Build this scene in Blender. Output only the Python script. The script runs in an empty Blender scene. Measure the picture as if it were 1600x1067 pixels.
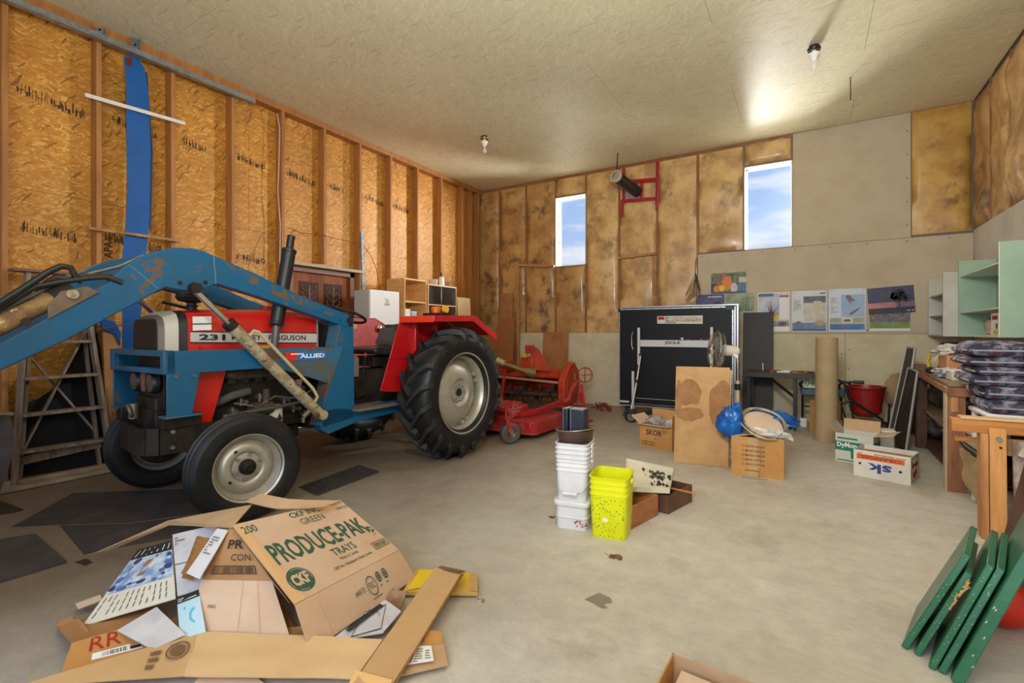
import bpy, bmesh, math, random
from mathutils import Vector, Matrix, noise
random.seed(7)
sc = bpy.context.scene
COL = sc.collection
R = math.radians
V = Vector
PI = math.pi

# ---------------------------------------------------------------- camera
F_PX, YAW, EYE, HORIZON = 760.0, R(31.3), 1.23, 520.0
cam_d = bpy.data.cameras.new('camera'); cam = bpy.data.objects.new('camera', cam_d); COL.objects.link(cam)
cam_d.sensor_width = 36.0; cam_d.lens = F_PX / 1600 * 36
cam_d.shift_y = -(533.5 - HORIZON) / 1600
cam_d.clip_start = 0.05; cam_d.clip_end = 300
cam.location = (0, 0, EYE); cam.rotation_euler = (PI / 2, 0, YAW)
sc.camera = cam

# ---------------------------------------------------------------- world, lights, exposure
w = bpy.data.worlds.new('sky'); sc.world = w; w.use_nodes = True
nt = w.node_tree; nt.nodes.clear()
N = nt.nodes.new; L = nt.links.new
o_ = N('ShaderNodeOutputWorld'); bg = N('ShaderNodeBackground'); bg.inputs[1].default_value = .74
tc = N('ShaderNodeTexCoord'); sp = N('ShaderNodeSeparateXYZ'); L(tc.outputs['Generated'], sp.inputs[0])
rp = N('ShaderNodeValToRGB'); L(sp.outputs[2], rp.inputs[0])
rp.color_ramp.elements[0].position = 0.0; rp.color_ramp.elements[0].color = (.78, .86, .95, 1)
rp.color_ramp.elements[1].position = .45; rp.color_ramp.elements[1].color = (.22, .42, .88, 1)
e = rp.color_ramp.elements.new(.18); e.color = (.42, .60, .93, 1)
mp = N('ShaderNodeMapping'); mp.inputs[3].default_value = (2.2, 2.2, 9); L(tc.outputs['Generated'], mp.inputs[0])
nz = N('ShaderNodeTexNoise'); nz.inputs['Scale'].default_value = 3.2; nz.inputs['Detail'].default_value = 7; L(mp.outputs[0], nz.inputs[0])
cr = N('ShaderNodeValToRGB'); cr.color_ramp.elements[0].position = .47; cr.color_ramp.elements[1].position = .72; L(nz.outputs[0], cr.inputs[0])
mx = N('ShaderNodeMix'); mx.data_type = 'RGBA'; L(cr.outputs[0], mx.inputs[0]); L(rp.outputs[0], mx.inputs[6]); mx.inputs[7].default_value = (.9, .93, .98, 1)
L(mx.outputs[2], bg.inputs[0]); L(bg.outputs[0], o_.inputs[0])


def area(name, loc, target, sx, sy, power, col=(1, 1, 1)):
    d = bpy.data.lights.new(name, 'AREA'); d.shape = 'RECTANGLE'; d.size = sx; d.size_y = sy; d.energy = power; d.color = col
    o = bpy.data.objects.new(name, d); COL.objects.link(o); o.location = loc
    o.rotation_euler = (V(target) - V(loc)).to_track_quat('-Z', 'Y').to_euler()
    return o


# added fill light behind the camera, in place of daylight through the doorway
area('doorway_fill', (-.35, -1.25, 2.2), (-.6, 5, 1.6), 2.6, 2.6, 60, (.95, .98, 1))
# added fill light turned to the ceiling, in place of a bounced flash
area('ceiling_fill', (-.3, .5, 2.4), (-.7, 3.0, 4.03), .5, .5, 90, (1, 1, .97))
# added fill lights outside, unseen to the right of each high window (raking across the left wall)
area('window_fill_near', (-1.5, 10.0, 3.1), (-4.6, 6.5, 2.4), 1.6, 2.4, 1050, (1, .98, .93))
area('window_fill_far', (2.2, 10.2, 3.6), (-2.6, 5.5, .9), 1.8, 2.2, 2000, (.98, .99, 1))
sun_d = bpy.data.lights.new('sun', 'SUN'); sun_d.energy = 16; sun_d.angle = R(1.5)
sun = bpy.data.objects.new('sun', sun_d); COL.objects.link(sun); sun.rotation_euler = (0, R(-48), 0)
sc.view_settings.view_transform = 'Standard'; sc.view_settings.look = 'None'
sc.view_settings.gamma = 1; sc.view_settings.use_curve_mapping = False
sc.view_settings.exposure = 0.56
sc.cycles.max_bounces = 8; sc.cycles.diffuse_bounces = 5; sc.cycles.glossy_bounces = 3
sc.cycles.transparent_max_bounces = 12
sc.cycles.sample_clamp_indirect = 6
sc.cycles.use_denoising = True
sc.cycles.caustics_reflective = False; sc.cycles.caustics_refractive = False

# ---------------------------------------------------------------- survey helpers (sight line of a photo point met with a real plane)
S_, C_ = math.sin(YAW), math.cos(YAW)


def ray(px, py):
    x = (px - 800) / F_PX; z = (HORIZON - py) / F_PX
    return V((-S_ + x * C_, C_ + x * S_, z))


def AZ(px, py, z=0.0):
    r = ray(px, py); t = (z - EYE) / r.z
    return V((r.x * t, r.y * t, z))


def AX(px, py, x):
    r = ray(px, py); t = x / r.x
    return V((x, r.y * t, EYE + r.z * t))


def AY(px, py, y):
    r = ray(px, py); t = y / r.y
    return V((r.x * t, y, EYE + r.z * t))


# ---------------------------------------------------------------- mesh builder
class MB:
    def __init__(s): s.v = []; s.f = []

    def add(s, vs, fs):
        b = len(s.v); s.v += [V(p) for p in vs]; s.f += [tuple(b + i for i in f) for f in fs]; return s

    def box(s, c, d, rot=None):
        hx, hy, hz = d[0] / 2, d[1] / 2, d[2] / 2
        vs = [V((x, y, z)) for x in (-hx, hx) for y in (-hy, hy) for z in (-hz, hz)]
        if rot is not None: vs = [rot @ p for p in vs]
        return s.add([p + V(c) for p in vs], [(0, 1, 3, 2), (4, 6, 7, 5), (0, 4, 5, 1), (2, 3, 7, 6), (0, 2, 6, 4), (1, 5, 7, 3)])

    def bb(s, a, b):
        a, b = V(a), V(b); return s.box((a + b) / 2, (abs(b.x - a.x), abs(b.y - a.y), abs(b.z - a.z)))

    def bar(s, p, q, w, h, up=(0, 0, 1)):
        p, q = V(p), V(q); d = (q - p); l = d.length; d.normalize(); up = V(up)
        if abs(d.dot(up)) > .98: up = V((1, 0, 0))
        x = d.cross(up).normalized(); z = x.cross(d).normalized()
        rot = Matrix((x, d, z)).transposed()
        return s.box((p + q) / 2, (w, l, h), rot)

    def tube(s, pts, r, n=10, cap=True):
        pts = [V(p) for p in pts]; k = len(pts); rs = r if isinstance(r, (list, tuple)) else [r] * k
        d0 = (pts[1] - pts[0]).normalized(); a = V((0, 0, 1)) if abs(d0.z) < .9 else V((1, 0, 0))
        x = d0.cross(a).normalized(); vs = []; fs = []
        for i, p in enumerate(pts):
            if i == 0: d = pts[1] - p
            elif i == k - 1: d = p - pts[-2]
            else: d = (pts[i + 1] - p).normalized() + (p - pts[i - 1]).normalized()
            d.normalize(); x = (x - d * x.dot(d)).normalized(); y = d.cross(x)
            for j in range(n):
                t = 2 * PI * j / n; vs.append(p + (x * math.cos(t) + y * math.sin(t)) * rs[i])
        for i in range(k - 1):
            for j in range(n):
                fs.append((i * n + j, i * n + (j + 1) % n, (i + 1) * n + (j + 1) % n, (i + 1) * n + j))
        if cap: fs.append(tuple(range(n))[::-1]); fs.append(tuple((k - 1) * n + j for j in range(n)))
        return s.add(vs, fs)

    def cyl(s, p, q, r0, r1=None, n=20): return s.tube([p, q], [r0, r0 if r1 is None else r1], n)

    def ring(s, c, axis, R_, r, n=32, m=8):
        c = V(c); ax = V(axis).normalized(); a = V((0, 0, 1)) if abs(ax.z) < .9 else V((1, 0, 0))
        x = ax.cross(a).normalized(); y = ax.cross(x); vs = []; fs = []
        for i in range(n):
            t = 2 * PI * i / n; d = x * math.cos(t) + y * math.sin(t)
            for j in range(m):
                u = 2 * PI * j / m; vs.append(c + d * (R_ + r * math.cos(u)) + ax * r * math.sin(u))
        for i in range(n):
            for j in range(m):
                fs.append((i * m + j, ((i + 1) % n) * m + j, ((i + 1) % n) * m + (j + 1) % m, i * m + (j + 1) % m))
        return s.add(vs, fs)

    def lathe(s, c, axis, prof, n=32, closed=False):
        """prof: (along axis, radius)"""
        c = V(c); ax = V(axis).normalized(); a = V((0, 0, 1)) if abs(ax.z) < .9 else V((1, 0, 0))
        x = ax.cross(a).normalized(); y = ax.cross(x); vs = []; fs = []; k = len(prof)
        for i in range(n):
            t = 2 * PI * i / n; d = x * math.cos(t) + y * math.sin(t)
            for (h, r) in prof: vs.append(c + ax * h + d * max(r, .0004))
        kk = k if closed else k - 1
        for i in range(n):
            for j in range(kk):
                j2 = (j + 1) % k; i2 = (i + 1) % n
                fs.append((i * k + j, i2 * k + j, i2 * k + j2, i * k + j2))
        return s.add(vs, fs)

    def prism(s, poly, axis, a, b):
        """poly: 2D outline; axis 'x': poly=(y,z); 'y': (x,z); 'z': (x,y)"""
        n = len(poly)
        def mk(p, t):
            return V((t, p[0], p[1])) if axis == 'x' else V((p[0], t, p[1])) if axis == 'y' else V((p[0], p[1], t))
        vs = [mk(p, a) for p in poly] + [mk(p, b) for p in poly]
        fs = [tuple(range(n)), tuple(range(2 * n - 1, n - 1, -1))] + [(i, (i + 1) % n, n + (i + 1) % n, n + i) for i in range(n)]
        return s.add(vs, fs)

    def sheet(s, c, t=.004, n=1, amp=0, seed=0):
        """four corners c00,c10,c11,c01; a thin, slightly uneven board"""
        c = [V(p) for p in c]; nn = ((c[1] - c[0]).cross(c[3] - c[0])).normalized(); vs = []
        for side in (0, 1):
            for i in range(n + 1):
                for j in range(n + 1):
                    u, v = i / n, j / n
                    p = c[0] * (1 - u) * (1 - v) + c[1] * u * (1 - v) + c[2] * u * v + c[3] * (1 - u) * v
                    if amp: p = p + nn * noise.noise(V((u * 2.3 + seed, v * 2.3, seed * 1.7))) * amp
                    vs.append(p + nn * (t * side))
        m = n + 1; fs = []; q = m * m
        for i in range(n):
            for j in range(n):
                a = i * m + j; fs.append((a, a + 1, a + m + 1, a + m)); fs.append((q + a, q + a + m, q + a + m + 1, q + a + 1))
        for i in range(n):
            for (a, b) in ((i, i + 1), ((n * m) + i + 1, n * m + i), ((i + 1) * m, i * m), (i * m + n, (i + 1) * m + n)):
                fs.append((a, q + a, q + b, b))
        return s.add(vs, fs)

    def poly(s, pts, t=.004):
        pts = [V(p) for p in pts]; n = len(pts)
        nn = (pts[1] - pts[0]).cross(pts[-1] - pts[0]).normalized()
        vs = pts + [p + nn * t for p in pts]
        return s.add(vs, [tuple(range(n))[::-1], tuple(range(n, 2 * n))] + [(i, (i + 1) % n, n + (i + 1) % n, n + i) for i in range(n)])

    def ball(s, c, r, n=16, m=10, sq=(1, 1, 1), wob=0, seed=0):
        vs = []; fs = []
        for i in range(m + 1):
            a = PI * i / m
            for j in range(n):
                b = 2 * PI * j / n; d = V((math.sin(a) * math.cos(b), math.sin(a) * math.sin(b), math.cos(a)))
                k = 1 + (wob * noise.noise(d * 2.2 + V((seed, seed, 0))) + wob * .5 * noise.noise(d * 5.5 + V((seed, 0, seed))) if wob else 0)
                vs.append(V(c) + V((d.x * sq[0], d.y * sq[1], d.z * sq[2])) * r * k)
        for i in range(m):
            for j in range(n): fs.append((i * n + j, (i + 1) * n + j, (i + 1) * n + (j + 1) % n, i * n + (j + 1) % n))
        return s.add(vs, fs)

    def mapped(s, fn):
        m = MB(); m.v = [V(fn(p)) for p in s.v]; m.f = list(s.f); return m

    def join(s, o): return s.add(o.v, o.f)


def link(name, mb, mat, inv=None, parent=None, bevel=0, smooth=35, kind=None, label=None):
    me = bpy.data.meshes.new(name)
    vs = [inv @ p for p in mb.v] if inv is not None else mb.v
    me.from_pydata([tuple(p) for p in vs], [], mb.f)
    bm = bmesh.new(); bm.from_mesh(me); bmesh.ops.remove_doubles(bm, verts=bm.verts, dist=1e-6)
    bmesh.ops.recalc_face_normals(bm, faces=bm.faces); bm.to_mesh(me); bm.free()
    if smooth:
        me.polygons.foreach_set('use_smooth', [True] * len(me.polygons)); me.set_sharp_from_angle(angle=R(smooth))
    me.materials.append(mat); me.update()
    o = bpy.data.objects.new(name, me); COL.objects.link(o)
    if parent is not None: o.parent = parent
    if bevel:
        b = o.modifiers.new('bevel', 'BEVEL'); b.width = bevel; b.segments = 2; b.limit_method = 'ANGLE'; b.angle_limit = R(40)
    if kind: o['kind'] = kind
    if label: o['label'] = label
    return o


class Thing:
    """an Empty at the base of a thing, parenting its parts"""
    def __init__(s, name, label, cat, loc=(0, 0, 0), rot=0, group=None, kind=None):
        s.o = bpy.data.objects.new(name, None); COL.objects.link(s.o); s.o.empty_display_size = .1
        s.o.location = loc; s.o.rotation_euler = (0, 0, rot)
        s.M = Matrix.Translation(V(loc)) @ Matrix.Rotation(rot, 4, 'Z'); s.inv = s.M.inverted()
        if label: s.o['label'] = label
        if cat: s.o['category'] = cat
        if group: s.o['group'] = group
        if kind: s.o['kind'] = kind

    def p(s, name, mb, mat, parent=None, world=False, **k):
        return link(name, mb, mat, s.inv if world else None, parent or s.o, **k)


def solo(name, mb, mat, label, cat, loc=None, group=None, kind=None, **k):
    """a thing that is one mesh (coordinates given in the room)"""
    if loc is None:
        xs = [p.x for p in mb.v]; ys = [p.y for p in mb.v]; zs = [p.z for p in mb.v]
        loc = ((min(xs) + max(xs)) / 2, (min(ys) + max(ys)) / 2, min(zs))
    o = link(name, mb, mat, Matrix.Translation(V(loc)).inverted(), None, kind=kind, **k); o.location = loc
    if label: o['label'] = label
    if cat: o['category'] = cat
    if group: o['group'] = group
    return o


def copy_tree(o, parent=None):
    c = o.copy(); COL.objects.link(c)
    if parent is not None: c.parent = parent
    for ch in list(o.children): copy_tree(ch, c)
    return c


# ---------------------------------------------------------------- flat print: a panel maps (u,v) on a quad to the room
_tcache = {}


def text_shape(s, bold=0.0):
    key = (s, bold)
    if key not in _tcache:
        cu = bpy.data.curves.new('t', 'FONT'); cu.body = s; cu.resolution_u = 2; cu.offset = bold
        ob = bpy.data.objects.new('t', cu); COL.objects.link(ob)
        dg = bpy.context.evaluated_depsgraph_get(); me = ob.evaluated_get(dg).to_mesh()
        vs = [v.co.copy() for v in me.vertices]; fs = [tuple(p.vertices) for p in me.polygons]
        ob.evaluated_get(dg).to_mesh_clear(); bpy.data.objects.remove(ob); bpy.data.curves.remove(cu)
        x0 = min(v.x for v in vs); x1 = max(v.x for v in vs); y0 = min(v.y for v in vs); y1 = max(v.y for v in vs)
        _tcache[key] = ([((v.x - x0) / (x1 - x0), (v.y - y0) / (y1 - y0)) for v in vs], fs)
    return _tcache[key]


class Panel:
    def __init__(s, c00, c10, c11, c01, lift=.0015):
        s.c = [V(p) for p in (c00, c10, c11, c01)]
        s.n = (s.c[1] - s.c[0]).cross(s.c[3] - s.c[0]).normalized(); s.l = lift

    def at(s, u, v, l=None):
        c = s.c
        return c[0] * (1 - u) * (1 - v) + c[1] * u * (1 - v) + c[2] * u * v + c[3] * (1 - u) * v + s.n * (s.l if l is None else l)

    def rect(s, u0, v0, u1, v1, mb=None, k=1):
        mb = mb or MB(); l = s.l * k
        return mb.add([s.at(u0, v0, l), s.at(u1, v0, l), s.at(u1, v1, l), s.at(u0, v1, l)], [(0, 1, 2, 3)])

    def pol(s, pts, mb=None, k=1):
        mb = mb or MB(); return mb.add([s.at(u, v, s.l * k) for u, v in pts], [tuple(range(len(pts)))])

    def disc(s, u, v, ru, rv, mb=None, n=24, k=1):
        return s.pol([(u + ru * math.cos(2 * PI * i / n), v + rv * math.sin(2 * PI * i / n)) for i in range(n)], mb, k)

    def hoop(s, u, v, ru, rv, t=.85, mb=None, n=24, a0=0, a1=2 * PI):
        mb = mb or MB(); vs = []
        for i in range(n + 1):
            a = a0 + (a1 - a0) * i / n
            vs += [s.at(u + ru * math.cos(a), v + rv * math.sin(a)), s.at(u + ru * t * math.cos(a), v + rv * t * math.sin(a))]
        return mb.add(vs, [(2 * i, 2 * i + 2, 2 * i + 3, 2 * i + 1) for i in range(n)])

    def frame(s, u0, v0, u1, v1, t, tv=None, mb=None):
        tv = tv or t; mb = mb or MB()
        for r in ((u0, v0, u1, v0 + tv), (u0, v1 - tv, u1, v1), (u0, v0 + tv, u0 + t, v1 - tv), (u1 - t, v0 + tv, u1, v1 - tv)): s.rect(*r, mb=mb)
        return mb

    def text(s, t, u0, v0, u1, v1, mb=None, bold=.0, k=1):
        mb = mb or MB(); pts, fs = text_shape(t, bold)
        return mb.add([s.at(u0 + (u1 - u0) * x, v0 + (v1 - v0) * y, s.l * k) for x, y in pts], fs)

    def bars(s, u0, v0, u1, v1, n, mb=None, seed=1):
        mb = mb or MB(); rr = random.Random(seed); x = u0; st = (u1 - u0) / n
        for i in range(n):
            wd = st * rr.choice((.25, .4, .6)); s.rect(u0 + i * st, v0, u0 + i * st + wd, v1, mb)
        return mb

    def lines(s, u0, v0, u1, v1, n, mb=None, seed=1, h=.45):
        """rows of small print too fine to read"""
        mb = mb or MB(); rr = random.Random(seed)
        for i in range(n):
            y = v1 - (v1 - v0) * (i + 1) / n
            x = u0
            while x < u1 * .97:
                wd = (u1 - u0) * rr.uniform(.04, .14); s.rect(x, y, min(u1, x + wd), y + (v1 - v0) / n * h, mb); x += wd + (u1 - u0) * .02
                if rr.random() < .08: break
        return mb


# ---------------------------------------------------------------- materials
def srgb(r, g, b):
    f = lambda c: (c / 255 / 12.92) if c / 255 <= .04045 else ((c / 255 + .055) / 1.055) ** 2.4
    return (f(r), f(g), f(b), 1)


_m = {}


def mk(name, c1, c2=None, ns=6, lo=.42, hi=.62, rough=.6, metal=0, bump=0, bs=60, coat=0, st=(1, 1, 1), detail=5, r2=None, emit=0, alpha=1, spec=.5, trans=0, coord='Object', c3=None, lo3=.6, hi3=.7, ns3=2.5):
    if name in _m: return _m[name]
    m = bpy.data.materials.new(name); m.use_nodes = True; t = m.node_tree; b = t.nodes['Principled BSDF']
    n, l = t.nodes.new, t.links.new
    b.inputs['Base Color'].default_value = c1; b.inputs['Roughness'].default_value = rough; b.inputs['Metallic'].default_value = metal
    b.inputs['Specular IOR Level'].default_value = spec
    b.inputs['Coat Weight'].default_value = coat; b.inputs['Coat Roughness'].default_value = .15
    if alpha < 1: b.inputs['Alpha'].default_value = alpha
    if trans: b.inputs['Transmission Weight'].default_value = trans
    if c2 or bump:
        tc = n('ShaderNodeTexCoord'); mp = n('ShaderNodeMapping'); mp.inputs[3].default_value = st; l(tc.outputs[coord], mp.inputs[0])
    if c2:
        nz = n('ShaderNodeTexNoise'); nz.inputs['Scale'].default_value = ns; nz.inputs['Detail'].default_value = detail; nz.inputs['Roughness'].default_value = .6; l(mp.outputs[0], nz.inputs[0])
        cr = n('ShaderNodeValToRGB'); cr.color_ramp.elements[0].position = lo; cr.color_ramp.elements[1].position = hi
        cr.color_ramp.elements[0].color = c1; cr.color_ramp.elements[1].color = c2; l(nz.outputs[0], cr.inputs[0])
        src = cr.outputs[0]
        if c3:
            n3 = n('ShaderNodeTexNoise'); n3.inputs['Scale'].default_value = ns3; n3.inputs['Detail'].default_value = 8; n3.inputs['Roughness'].default_value = .65
            l(mp.outputs[0], n3.inputs[0])
            mr = n('ShaderNodeMapRange'); mr.inputs[1].default_value = lo3; mr.inputs[2].default_value = hi3; l(n3.outputs[0], mr.inputs[0])
            mm = n('ShaderNodeMix'); mm.data_type = 'RGBA'; l(mr.outputs[0], mm.inputs[0]); l(src, mm.inputs[6]); mm.inputs[7].default_value = c3; src = mm.outputs[2]
        l(src, b.inputs['Base Color'])
        if r2 is not None:
            mr = n('ShaderNodeMapRange'); mr.inputs[1].default_value = lo; mr.inputs[2].default_value = hi; mr.inputs[3].default_value = rough; mr.inputs[4].default_value = r2
            l(nz.outputs[0], mr.inputs[0]); l(mr.outputs[0], b.inputs['Roughness'])
            if metal:
                m2 = n('ShaderNodeMapRange'); m2.inputs[1].default_value = lo; m2.inputs[2].default_value = hi; m2.inputs[3].default_value = metal; m2.inputs[4].default_value = 0
                l(nz.outputs[0], m2.inputs[0]); l(m2.outputs[0], b.inputs['Metallic'])
    if bump:
        nb = n('ShaderNodeTexNoise'); nb.inputs['Scale'].default_value = bs; nb.inputs['Detail'].default_value = 4; l(mp.outputs[0], nb.inputs[0])
        bp = n('ShaderNodeBump'); bp.inputs['Strength'].default_value = bump; bp.inputs['Distance'].default_value = .01; l(nb.outputs[0], bp.inputs['Height']); l(bp.outputs[0], b.inputs['Normal'])
    _m[name] = m; return m


def osb_mat(name, base, dark, light, deep, axes, bump=.25, rough=.55, contrast=1.0, scale=1.0, ang=-22, coat=0, big_=(.84, 1.1)):
    """oriented-strand board: stretched voronoi flakes in two directions. axes picks the two in-plane coordinates"""
    m = bpy.data.materials.new(name); m.use_nodes = True; t = m.node_tree; b = t.nodes['Principled BSDF']; n, l = t.nodes.new, t.links.new
    tc = n('ShaderNodeTexCoord'); sp = n('ShaderNodeSeparateXYZ'); l(tc.outputs['Object'], sp.inputs[0])
    cb = n('ShaderNodeCombineXYZ'); l(sp.outputs['XYZ'.index(axes[0])], cb.inputs[0]); l(sp.outputs['XYZ'.index(axes[1])], cb.inputs[1])
    nd = n('ShaderNodeTexNoise'); nd.inputs['Scale'].default_value = 3.5; nd.inputs['Detail'].default_value = 2; l(cb.outputs[0], nd.inputs[0])
    vm = n('ShaderNodeVectorMath'); vm.operation = 'MULTIPLY_ADD'; l(nd.outputs['Color'], vm.inputs[0]); vm.inputs[1].default_value = (.16, .16, 0); l(cb.outputs[0], vm.inputs[2])
    outs = []
    for i, (a, sx, sy) in enumerate(((ang, 9, 42), (ang + 38, 12, 46), (ang - 30, 8, 60))):
        r_ = n('ShaderNodeMapping'); r_.inputs[2].default_value = (0, 0, R(a)); l(vm.outputs[0], r_.inputs[0])
        mp = n('ShaderNodeMapping'); mp.inputs[3].default_value = (sx * scale, sy * scale, 1); mp.inputs[1].default_value = (i * 7.3, i * 3.1, 0); l(r_.outputs[0], mp.inputs[0])
        vo = n('ShaderNodeTexVoronoi'); vo.voronoi_dimensions = '2D'; vo.inputs['Scale'].default_value = 1; l(mp.outputs[0], vo.inputs[0])
        bw = n('ShaderNodeSeparateColor'); l(vo.outputs['Color'], bw.inputs[0]); outs.append((bw, vo))
    cr = n('ShaderNodeValToRGB'); l(outs[0][0].outputs[0], cr.inputs[0]); el = cr.color_ramp.elements
    el[0].position = 0; el[0].color = dark; el[1].position = 1; el[1].color = light
    x = el.new(.35); x.color = base; x = el.new(.72); x.color = base
    cr2 = n('ShaderNodeValToRGB'); l(outs[1][0].outputs[1], cr2.inputs[0]); el = cr2.color_ramp.elements
    el[0].position = .05; el[0].color = dark; el[1].position = .97; el[1].color = light; x = el.new(.5); x.color = base
    mx = n('ShaderNodeMix'); mx.data_type = 'RGBA'; gt = n('ShaderNodeMath'); gt.operation = 'GREATER_THAN'; gt.inputs[1].default_value = .55
    l(outs[2][0].outputs[2], gt.inputs[0]); l(gt.outputs[0], mx.inputs[0]); l(cr.outputs[0], mx.inputs[6]); l(cr2.outputs[0], mx.inputs[7])
    # rare deep gaps and big light strands
    d = n('ShaderNodeMath'); d.operation = 'GREATER_THAN'; d.inputs[1].default_value = .965; l(outs[2][0].outputs[1], d.inputs[0])
    m3 = n('ShaderNodeMix'); m3.data_type = 'RGBA'; l(d.outputs[0], m3.inputs[0]); l(mx.outputs[2], m3.inputs[6]); m3.inputs[7].default_value = deep
    big = n('ShaderNodeTexNoise'); big.inputs['Scale'].default_value = 1.6; big.inputs['Detail'].default_value = 3; l(cb.outputs[0], big.inputs[0])
    mr = n('ShaderNodeMapRange'); mr.inputs[1].default_value = .3; mr.inputs[2].default_value = .7; mr.inputs[3].default_value = big_[0]; mr.inputs[4].default_value = big_[1]; l(big.outputs[0], mr.inputs[0])
    sm = n('ShaderNodeMix'); sm.data_type = 'RGBA'; sm.inputs[0].default_value = contrast; sm.inputs[6].default_value = base; l(m3.outputs[2], sm.inputs[7])
    ml = n('ShaderNodeVectorMath'); ml.operation = 'SCALE'; l(sm.outputs[2], ml.inputs[0]); l(mr.outputs[0], ml.inputs[3])
    l(ml.outputs[0], b.inputs['Base Color']); b.inputs['Roughness'].default_value = rough; b.inputs['Coat Weight'].default_value = coat; b.inputs['Coat Roughness'].default_value = .3
    bp = n('ShaderNodeBump'); bp.inputs['Strength'].default_value = bump; bp.inputs['Distance'].default_value = .004
    ad = n('ShaderNodeMath'); l(outs[0][0].outputs[0], ad.inputs[0]); l(outs[1][0].outputs[1], ad.inputs[1]); l(ad.outputs[0], bp.inputs['Height']); l(bp.outputs[0], b.inputs['Normal'])
    _m[name] = m; return m


OSB = osb_mat('osb', srgb(196, 134, 46), srgb(170, 108, 32), srgb(228, 178, 92), srgb(112, 66, 24), 'YZ', contrast=.72, scale=1.5, bump=.15)
CEIL = osb_mat('painted_board', srgb(222, 215, 182), srgb(215, 207, 172), srgb(231, 225, 196), srgb(208, 198, 162), 'XY', bump=.4, rough=.47, contrast=.9, big_=(.965, 1.02), ang=30)
STUD = mk('stud_wood', srgb(178, 122, 64), srgb(150, 96, 48), ns=3, lo=.35, hi=.7, st=(6, 6, .6), rough=.6, bump=.1, bs=40, c3=srgb(110, 62, 30), lo3=.7, hi3=.74, ns3=2)
INSUL = mk('insulation_under_film', srgb(222, 184, 122), srgb(180, 138, 84), ns=3.2, lo=.38, hi=.62, rough=.5, bump=.5, bs=9, coat=.45, detail=8, c3=srgb(118, 88, 58), lo3=.53, hi3=.72, ns3=3.1)
INSUL2 = mk('insulation_dirty', srgb(200, 158, 96), srgb(160, 116, 66), ns=2.6, lo=.35, hi=.65, rough=.5, bump=.5, bs=9, coat=.4, detail=8, c3=srgb(92, 70, 50), lo3=.50, hi3=.66, ns3=3.3)
FILM = mk('stud_behind_film', srgb(150, 102, 62), srgb(128, 86, 52), ns=4, rough=.35, bump=.3, bs=20, coat=.3)
DRY = mk('grey_drywall', srgb(196, 182, 158), srgb(188, 172, 146), ns=3, rough=.9, c3=srgb(170, 152, 126), lo3=.66, hi3=.8, ns3=6)
DRY2 = mk('lower_drywall', srgb(208, 198, 168), srgb(196, 184, 152), ns=4, rough=.85, c3=srgb(190, 174, 140), lo3=.66, hi3=.8, ns3=3)
WHITEW = mk('white_trim', srgb(235, 230, 220), rough=.5)
PLY = mk('brown_hardboard', srgb(172, 118, 68), srgb(150, 98, 54), ns=3, rough=.65)


def floor_mat():
    m = mk('concrete', srgb(208, 202, 190), srgb(190, 182, 168), ns=1.1, lo=.3, hi=.7, rough=.55, bump=.18, bs=35, detail=9, c3=srgb(160, 146, 124), lo3=.56, hi3=.82, ns3=2.1, spec=.35)
    t = m.node_tree; n, l = t.nodes.new, t.links.new; b = t.nodes['Principled BSDF']
    src = b.inputs['Base Color'].links[0].from_socket
    tc = n('ShaderNodeTexCoord'); sp = n('ShaderNodeSeparateXYZ'); l(tc.outputs['Object'], sp.inputs[0])
    # soil and oil with some shade painted in, stronger towards the left wall
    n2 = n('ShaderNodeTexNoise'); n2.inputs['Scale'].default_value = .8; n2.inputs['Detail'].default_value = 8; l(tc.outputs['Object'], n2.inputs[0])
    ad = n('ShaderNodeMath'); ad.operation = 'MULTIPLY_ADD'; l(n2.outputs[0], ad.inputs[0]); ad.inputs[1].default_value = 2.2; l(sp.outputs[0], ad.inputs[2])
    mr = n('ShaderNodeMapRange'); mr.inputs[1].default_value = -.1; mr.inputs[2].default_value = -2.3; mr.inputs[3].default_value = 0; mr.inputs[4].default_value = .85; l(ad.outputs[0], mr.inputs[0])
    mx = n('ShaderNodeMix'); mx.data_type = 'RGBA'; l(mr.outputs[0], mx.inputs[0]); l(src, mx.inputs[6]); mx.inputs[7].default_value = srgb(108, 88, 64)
    # scratches
    mp = n('ShaderNodeMapping'); mp.inputs[2].default_value = (0, 0, R(35)); mp.inputs[3].default_value = (1.2, 14, 1); l(tc.outputs['Object'], mp.inputs[0])
    n3 = n('ShaderNodeTexNoise'); n3.inputs['Scale'].default_value = 3; n3.inputs['Detail'].default_value = 8; n3.inputs['Roughness'].default_value = .7; l(mp.outputs[0], n3.inputs[0])
    m3 = n('ShaderNodeMapRange'); m3.inputs[1].default_value = .58; m3.inputs[2].default_value = .8; m3.inputs[4].default_value = .6; l(n3.outputs[0], m3.inputs[0])
    x2 = n('ShaderNodeMix'); x2.data_type = 'RGBA'; l(m3.outputs[0], x2.inputs[0]); l(mx.outputs[2], x2.inputs[6]); x2.inputs[7].default_value = srgb(150, 136, 114)
    # fine mottling of the trowelled surface
    n4 = n('ShaderNodeTexNoise'); n4.inputs['Scale'].default_value = 7; n4.inputs['Detail'].default_value = 12; n4.inputs['Roughness'].default_value = .75; l(tc.outputs['Object'], n4.inputs[0])
    m4 = n('ShaderNodeMapRange'); m4.inputs[1].default_value = .3; m4.inputs[2].default_value = .7; m4.inputs[3].default_value = .80; m4.inputs[4].default_value = 1.12; l(n4.outputs[0], m4.inputs[0])
    sc4 = n('ShaderNodeVectorMath'); sc4.operation = 'SCALE'; l(x2.outputs[2], sc4.inputs[0]); l(m4.outputs[0], sc4.inputs[3])
    l(sc4.outputs[0], b.inputs['Base Color']); return m


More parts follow.
